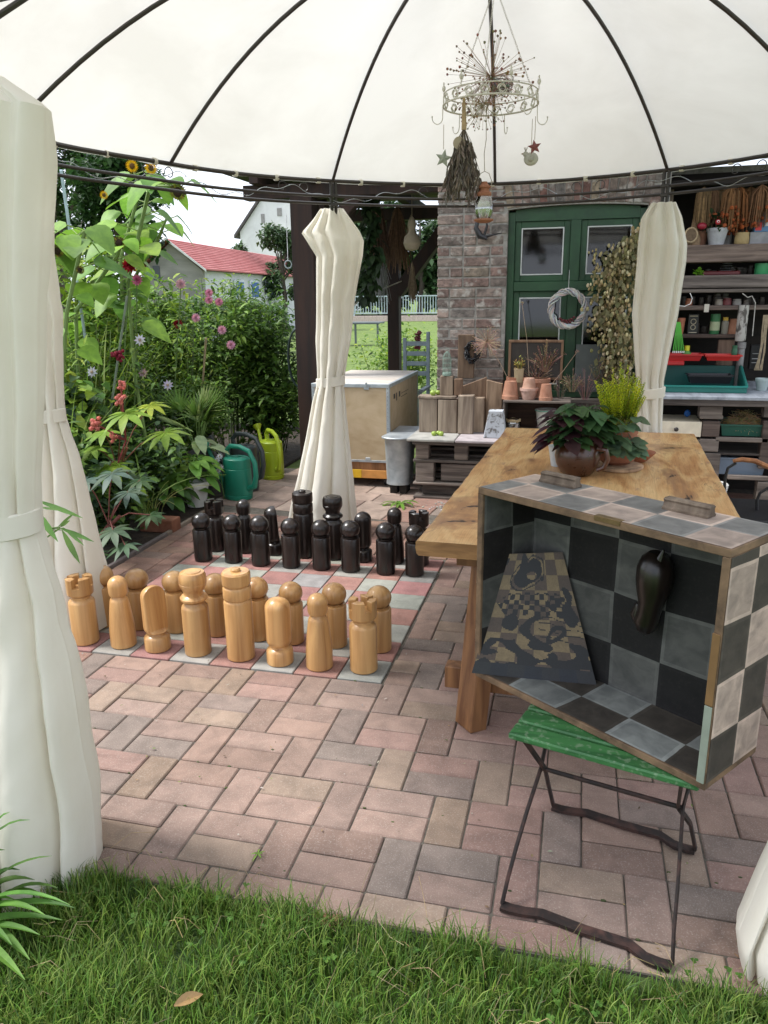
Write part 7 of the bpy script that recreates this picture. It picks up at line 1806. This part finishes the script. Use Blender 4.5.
# day lily leaves in the left corner
def straps(label,base,spec,col,seed,name='daylily_clump',w=.02):
    t=thing(name,label,'plant',base); rr=random.Random(seed); m=MB()
    for (px,py,Y,sag) in spec:
        e_=ony(px,py,Y); b=Vector(base)+Vector((rr.uniform(-.05,.05),rr.uniform(-.04,.04),0)); mid=b.lerp(e_,.5)+Vector((0,0,sag)); N_=9; vs=[];fs=[]; d=(e_-b); side=d.cross(Vector((0,0,1))).normalized(); c_=jit(col,rr,.25); ww=w*rr.uniform(.7,1.2)
        for k in range(N_+1):
            t_=k/N_; p=b*(1-t_)**2+mid*2*t_*(1-t_)+e_*t_*t_; h=ww*.5*(1-t_**3)+.0006; vs+=[p-side*h+Vector((0,0,h*.5)),p,p+side*h+Vector((0,0,h*.5))]
        for k in range(N_): a_=k*3; fs+=[[a_,a_+1,a_+4,a_+3],[a_+1,a_+2,a_+5,a_+4]]
        m.add(vs,fs,c_,True)
    part(m,'leaves',M['leaf'],t)
b0=tuple(onz(-40,930,-.01))
straps('clump of long strap shaped daylily leaves in the lower left corner',b0,[(52,856,-1.5,.10),(30,820,-1.5,.16),(10,812,-1.45,.16),(75,908,-1.5,.08),(62,920,-1.55,.07),(48,898,-1.5,.10),(20,870,-1.5,.14),(40,935,-1.6,.06),(30,960,-1.65,.05),(5,850,-1.5,.15),(15,900,-1.55,.1),(58,888,-1.5,.1),(70,905,-1.6,.12),(25,980,-1.7,.05),(-5,830,-1.4,.2),(35,880,-1.45,.13),(12,945,-1.65,.08),(45,915,-1.6,.1)],(.075,.165,.032),3,w=.026)
# sprig with long leaves in front of the left curtains
sp=thing('leafy_sprig','leafy shoot with long narrow pointed leaves between the two left curtains','plant',(.72,-.85,0)); m=MB(); s_=MB(); Ys_=-.75
s_.tube([Vector((.70,Ys_,0)),Vector((.68,Ys_,.5)),P(20,600,Ys_),P(36,545,Ys_),P(60,528,Ys_)],.003,5,(.12,.2,.05))
for (ax_,ay_,bx_,by_,wd) in ((36,500,83,517,.016),(34,508,58,541,.024),(36,518,48,540,.016),(34,530,52,580,.020),(60,528,94,541,.015),(62,530,80,563,.022),(64,528,84,545,.012),(58,527,75,512,.010),(30,515,16,560,.02),(60,527,70,520,.012),(38,507,62,510,.008),(20,560,30,600,.018),(22,590,8,630,.018)):
    a=P(ax_,ay_,Ys_); b=P(bx_,by_,Ys_-.03); leafpoly(m,a,b-a,Vector((.1,-.9,.4)),(b-a).length,wd,jit((.085,.17,.05),rg_,.15),.02,.15,n=5,prof=lance); s_.tube([a,P((ax_+36)/2,(ay_+530)/2,Ys_)],.0015,4,(.12,.2,.05))
part(m,'leaves',M['leaf'],sp); part(s_,'stem',M['stem'],sp)

# ================================================================== far background
def tree(label,base,H,cr,cz_,n,leaf,cols,seed,grp='trees in the background',name='tree'):
    t=thing(name,label,'tree',base,0,grp); rr=random.Random(seed); s_=MB(); m=MB(); b=Vector(base); top=b+Vector((0,0,H*.8))
    s_.tube([b,b+Vector((.02*H,0,H*.3)),b+Vector((0,0,H*.6)),top],[H*.03,H*.024,H*.014,H*.006],8,(.09,.07,.055)); blobs=[]
    for i in range(13):
        a=rr.uniform(0,6.28); z=rr.uniform(-.8,.95); q=math.sqrt(max(0,1-z*z))*rr.uniform(.35,.85); c_=b+Vector((cr[0]*q*math.cos(a),cr[0]*q*math.sin(a),cz_+cr[1]*z*.8)); blobs.append((c_,rr.uniform(.28,.48)*cr[0])); k=b+Vector((0,0,H*rr.uniform(.3,.6))); s_.tube([k,(k+c_)/2+Vector((0,0,.1)),c_],[H*.010,H*.006,H*.002],5,(.09,.07,.055))
    for i in range(n):
        c_,r_=rr.choice(blobs); z=rr.uniform(-1,1); a=rr.uniform(0,6.28); q=math.sqrt(1-z*z); k=r_*rr.uniform(.55,1.05)
        p=c_+Vector((q*math.cos(a),q*math.sin(a),z))*k; leafpoly(m,p,Vector((rr.uniform(-1,1),rr.uniform(-1,1),rr.uniform(-.6,.6))),(0,0,1),leaf*rr.uniform(.6,1.3),leaf*.7,jit(rr.choice(cols),rr),.3,n=2)
    part(m,'crown',M['leaf'],t); part(s_,'trunk',M['stem'],t)
q_=lambda px,Y: onz(px,400,0) if False else Vector((ony(px,294,Y).x,Y,-.04))
tree('dark leafy tree rising over the sunflowers at the top left',tuple(q_(60,14)),6.0,(2.3,2.0),3.9,9000,.17,[(.018,.045,.014),(.03,.065,.02),(.045,.09,.025)],1)
tree('tree showing its leaves right under the canopy edge above the flower bed',tuple(q_(125,12)),4.3,(1.25,.95),3.35,4500,.14,[(.02,.05,.016),(.03,.07,.022)],2)
tree('rounded grey green tree before the white gable, left of the thick post',tuple(q_(283,33)),4.9,(1.35,1.9),3.0,4600,.22,[(.05,.09,.045),(.07,.115,.055)],3)
for i,(px,Y,H,w_) in enumerate(((350,56,8,4.2),(385,60,9,4.5),(420,58,8.5,4.3),(450,62,9,4.6),(320,60,8,4.0))):
    lab=['dark tree behind the fence just right of the middle curtain','tall dark tree behind the fence beside the thin shelter post','dense tree beyond the fence between thin post and brick wall','tree beyond the fence hidden mostly by the brick wall','tree beyond the fence left of the middle curtain'][i]
    tree(lab,tuple(q_(px,Y)),H,(w_*.85,H*.5),H*.48,4200,.55,[(.025,.055,.025),(.04,.08,.035),(.06,.10,.045)],10+i)
tree('small pale tree at the left foot of the white gable',tuple(q_(240,46)),3.9,(.8,.8),4.1,900,.3,[(.10,.15,.09)],21)
# pale blue fence on a low brick wall
fc=thing('metal_fence','long pale blue grey metal bar fence on a low brick wall beyond the lawn','fence',(-5,45,0))
FYc=45.0; fx0=ony(-200,300,FYc).x; fx1=ony(520,300,FYc).x
m=MB(); m.bb(fx0,fx1,FYc,FYc+.25,-.04,.30,.01,(.5,.4,.38)); part(m,'low_wall',M['stone'],fc)
m=MB(); z0,z1=.42,1.50
m.bb(fx0,fx1,FYc+.08,FYc+.13,z0,z0+.07,.005,(.42,.50,.55)); m.bb(fx0,fx1,FYc+.08,FYc+.13,z1-.07,z1,.005,(.42,.50,.55)); 
x=fx0; k=0
while x<fx1:
    if x<ony(290,300,FYc).x-3 and x>ony(262,300,FYc).x: pass
    m.bb(x,x+.045,FYc+.09,FYc+.12,z0,z1,.003,(.42,.50,.55)); x+=.17; k+=1
tag(part(m,'bars',M['paint'],fc),kind='stuff')
x=fx0; cnt=0
while x<fx1 and cnt<100: m=MB(); m.bb(x,x+.12,FYc+.05,FYc+.16,.30,1.62,.005,(.42,.50,.55)); part(m,'fence_post',M['paint'],fc); x+=2.7; cnt+=1
# dark bench like structure on the lawn
q1=ony(352,325,22); m=MB(); 
ob=thing('garden_table','dark grey garden table standing far out on the lawn','table',(q1.x,22,0)); 
m.bb(q1.x-.75,q1.x+.9,22,22.8,.66,.72,.005,(.10,.12,.13)); part(m,'table_top',M['paint'],ob)
for dx in (-.7,.1,.85): m=MB(); m.bb(q1.x+dx-.03,q1.x+dx+.03,22.02,22.08,-.04,.659,.004,(.10,.12,.13)); part(m,'leg',M['paint'],ob)
# red roofed building: gable end half turned to us, long side receding to the right
E0=ony(204,269,24.0); ze=E0.z; E1=onz(279,275,ze); u_=(E1-E0); Lr=u_.length*1.5; u_.normalize(); v_=Vector((-u_.y,u_.x,0))
best=None
for k in range(60):
    w_=.5+k*.1; p=E0+v_*w_; d=np.array(p)-CAM_C; X_=float(384+CAM_F*d.dot(_R)/d.dot(_fw))
    if best is None or abs(X_-171)<best[0]: best=(abs(X_-171),w_)
hw2=best[1]; p=E0+v_*hw2; d=np.array(p)-CAM_C; zr_=None
for k in range(80):
    z=ze+k*.05; d=np.array((p.x,p.y,z))-CAM_C; Y_=512-CAM_F*d.dot(_U)/d.dot(_fw)
    if Y_<=239.5: zr_=z; break
zr_=zr_ or ze+1.5
print('shed',hw2,ze,zr_,Lr)
hb_=thing('red_roofed_building','low building with long pinkish red tiled roof, grey gable and blue windows','building',(E0.x,E0.y,0))
FB=Matrix(((u_.x,v_.x,0,E0.x),(u_.y,v_.y,0,E0.y),(0,0,1,0),(0,0,0,1)))
GYZ=FB@Matrix(((0,0,1,0),(1,0,0,0),(0,1,0,0),(0,0,0,1)))   # (across, up, along)
m=MB(); m.prism([(.12,-.04),(2*hw2-.12,-.04),(2*hw2-.12,ze-.05),(hw2,zr_-.12),(.12,ze-.05)],.15,.35,GYZ); part(m,'gable_wall',pmat('grey_render',(.20,.195,.18),(.29,.28,.26),(1,1,3),.9,.1),hb_)
m=MB(); m.prism([(.14,-.04),(2*hw2-.14,-.04),(2*hw2-.14,ze-.06),(hw2,zr_-.14),(.14,ze-.06)],.352,Lr,GYZ); part(m,'side_walls',pmat('pale_render',(.50,.52,.55),(.60,.61,.63),(1,1,1),.9,.1),hb_)
redm=pmat('red_tiles',(.38,.105,.10),(.47,.17,.165),(6,1.2,6),.8,.3); m=MB(); nr=14
for sgn in (0,1):
    for k in range(nr):
        t0,t1=k/nr,(k+1)/nr; y0=-.12+(hw2+.12)*t0; y1=-.12+(hw2+.12)*t1; z0=ze-.03+(zr_-ze+.03)*t0; z1=ze-.03+(zr_-ze+.03)*t1
        if sgn: y0=2*hw2-y0; y1=2*hw2-y1
        m.prism([(y0,z0-.01),(y1,z1-.04),(y1,z1+.015),(y0,z0+.05)],-.15,Lr+.1,GYZ)
part(m,'tiled_roof',redm,hb_)
for pxa,pxb in ((236,247),(251,262),(266,277)):
    dd=Vector(_ray((pxa+pxb)/2,289)); C_=Vector(CAM_C); q=C_+dd*((E0-C_).dot(v_)/dd.dot(v_)); al=(q-E0).dot(u_); zc_=q.z
    m=MB(); m.bb(al-.62,al+.62,.06,.118,zc_-.42,zc_+.36,.004,(.62,.66,.72),FB); f_=part(m,'window_frame',M['paint'],hb_)
    m=MB(); m.bb(al-.50,al+.50,.04,.058,zc_-.34,zc_+.28,.004,(.05,.13,.36),FB); m.build('blue_pane',M['plastic'],f_)
m=MB(); m.prism([(hw2*1.35,ze-.35),(hw2*1.55,ze-.35),(hw2*1.55,ze+.15),(hw2*1.35,ze+.15)],.12,.148,GYZ,(.05,.06,.07)); part(m,'gable_window',M['plastic'],hb_)
m=MB(); m.prism([(-.14,ze-.10),(hw2,zr_-.04),(hw2,zr_+.04),(-.14,ze-.02)],-.19,-.152,GYZ,(.62,.62,.6)); m.prism([(2*hw2+.14,ze-.10),(2*hw2+.14,ze-.02),(hw2+.001,zr_+.04),(hw2+.001,zr_-.04)],-.19,-.152,GYZ,(.62,.62,.6)); part(m,'verge_board',M['paint'],hb_)
# white gabled house
Mx=Matrix(((1,0,0,0),(0,0,1,0),(0,1,0,0),(0,0,0,1)))
YW=70.0
g1=ony(240,232,YW); g2=ony(283,166,YW); slope=(g2.z-g1.z)/(g2.x-g1.x); wd_=9.0
hw_=thing('white_gabled_house','tall white rendered house gable with steep dark verge and small window','house',(g1.x+wd_/2,YW,0))
zap=g1.z+slope*wd_/2
m=MB(); m.prism([(g1.x,-.04),(g1.x+wd_,-.04),(g1.x+wd_,g1.z),(g1.x+wd_/2,zap),(g1.x,g1.z)],YW,YW+10,Mx); part(m,'walls',pmat('white_render',(.68,.66,.68),(.78,.76,.78),(1,1,1),.9,.05),hw_)
rfm=pmat('dark_roof',(.06,.05,.055),(.10,.085,.085),(3,3,3),.8,.2)
for sg in (-1,1):
    xm=g1.x+wd_/2; xe=xm+sg*(wd_/2+.5); zz_=g1.z-slope*.5
    m=MB(); m.prism([(xe,zz_+.03),(xm,zap+.03),(xm,zap+.33),(xe,zz_+.33)],YW-.35,YW+10.3,Mx); part(m,'roof_slope',rfm,hw_)
for (pa,pb,ya_,yb_) in ((261,265,214,223),(277,282,208,216)):
    a=ony(pa,ya_,YW); b=ony(pb,yb_,YW); m=MB(); m.bb(a.x,b.x,YW-.05,YW-.002,b.z,a.z,.01,(.30,.28,.28)); part(m,'window',M['paint'],hw_)
# hedge line beyond the bed
def hedge(label,x0,x1,Y,H,n,cols,seed,leaf=.12):
    t=thing('hedge',label,'hedge',((x0+x1)/2,Y,0)); rr=random.Random(seed); m=MB()
    for i in range(n):
        x=rr.uniform(x0,x1); hh=H*(.8+.25*mnoise.noise(Vector((x*1.3,seed,0)))); z=hh*rr.random()**.7; leafpoly(m,(x,Y+rr.uniform(-.5,.5),z),Vector((rr.uniform(-1,1),rr.uniform(-1,1),rr.uniform(-.5,.7))),(0,0,1),leaf*rr.uniform(.6,1.2),leaf*.45,jit(rr.choice(cols),rr),.3,n=2)
    part(m,'foliage',M['leaf'],t)
hedge('loose green hedge closing the flower bed at the back',-6.5,-.7,6.4,1.0,9000,G1+GD,1,.09)
hedge('far shrub row in front of the grey gable and red roofed building',ony(60,294,19).x,ony(284,294,19).x,19,1.8,9000,[(.07,.13,.05),(.10,.18,.06),(.05,.10,.045)],2,.22)
# ================================================================== light, sky, camera
w=bpy.data.worlds.new('World'); sc.world=w; w.use_nodes=True; nt=w.node_tree; nt.nodes.clear()
SUN_EL,SUN_AZ=R(56),R(262)   # azimuth measured clockwise from +Y
sky=nt.nodes.new('ShaderNodeTexSky'); sky.sky_type='NISHITA'; sky.sun_disc=False; sky.sun_elevation=SUN_EL; sky.sun_rotation=SUN_AZ; sky.dust_density=4; sky.air_density=1.0; sky.ozone_density=1
tc=nt.nodes.new('ShaderNodeTexCoord'); nz=nt.nodes.new('ShaderNodeTexNoise'); nz.inputs['Scale'].default_value=2.2; nz.inputs['Detail'].default_value=5
nt.links.new(tc.outputs['Generated'],nz.inputs['Vector'])
rp=nt.nodes.new('ShaderNodeValToRGB'); rp.color_ramp.elements[0].color=(7.4,8.2,9.6,1); rp.color_ramp.elements[1].color=(10.0,10.4,11.2,1)
rp.color_ramp.elements[0].position=.35; rp.color_ramp.elements[1].position=.65
nt.links.new(nz.outputs['Fac'],rp.inputs[0])
mx=nt.nodes.new('ShaderNodeMix'); mx.data_type='RGBA'; mx.inputs[0].default_value=.85
nt.links.new(sky.outputs[0],mx.inputs[6]); nt.links.new(rp.outputs[0],mx.inputs[7])
bg=nt.nodes.new('ShaderNodeBackground'); bg.inputs[1].default_value=.115
out=nt.nodes.new('ShaderNodeOutputWorld'); nt.links.new(mx.outputs[2],bg.inputs[0]); nt.links.new(bg.outputs[0],out.inputs[0])
L_=bpy.data.lights.new('sun','SUN'); L_.energy=3.3; L_.angle=R(14); L_.color=(1,.975,.94)
so=bpy.data.objects.new('sun',L_); COL.objects.link(so)
dv=Vector((math.sin(SUN_AZ)*math.cos(SUN_EL),math.cos(SUN_AZ)*math.cos(SUN_EL),math.sin(SUN_EL)))
so.rotation_euler=dv.to_track_quat('Z','Y').to_euler(); so.location=dv*20
cam=bpy.data.cameras.new('camera'); co=bpy.data.objects.new('camera',cam); COL.objects.link(co)
cam.sensor_fit='VERTICAL'; cam.sensor_height=36; cam.lens=36*CAM_F/1024; cam.clip_start=.05; cam.clip_end=600
mw=Matrix(((_R[0],_U[0],-_fw[0],CAM_C[0]),(_R[1],_U[1],-_fw[1],CAM_C[1]),(_R[2],_U[2],-_fw[2],CAM_C[2]),(0,0,0,1)))
co.matrix_world=mw; sc.camera=co
sc.view_settings.view_transform='Standard'; sc.view_settings.look='None'; sc.view_settings.gamma=1; sc.view_settings.exposure=.62
sc.render.film_transparent=False
sc.cycles.max_bounces=8; sc.cycles.transparent_max_bounces=12; sc.cycles.transmission_bounces=6; sc.cycles.diffuse_bounces=4
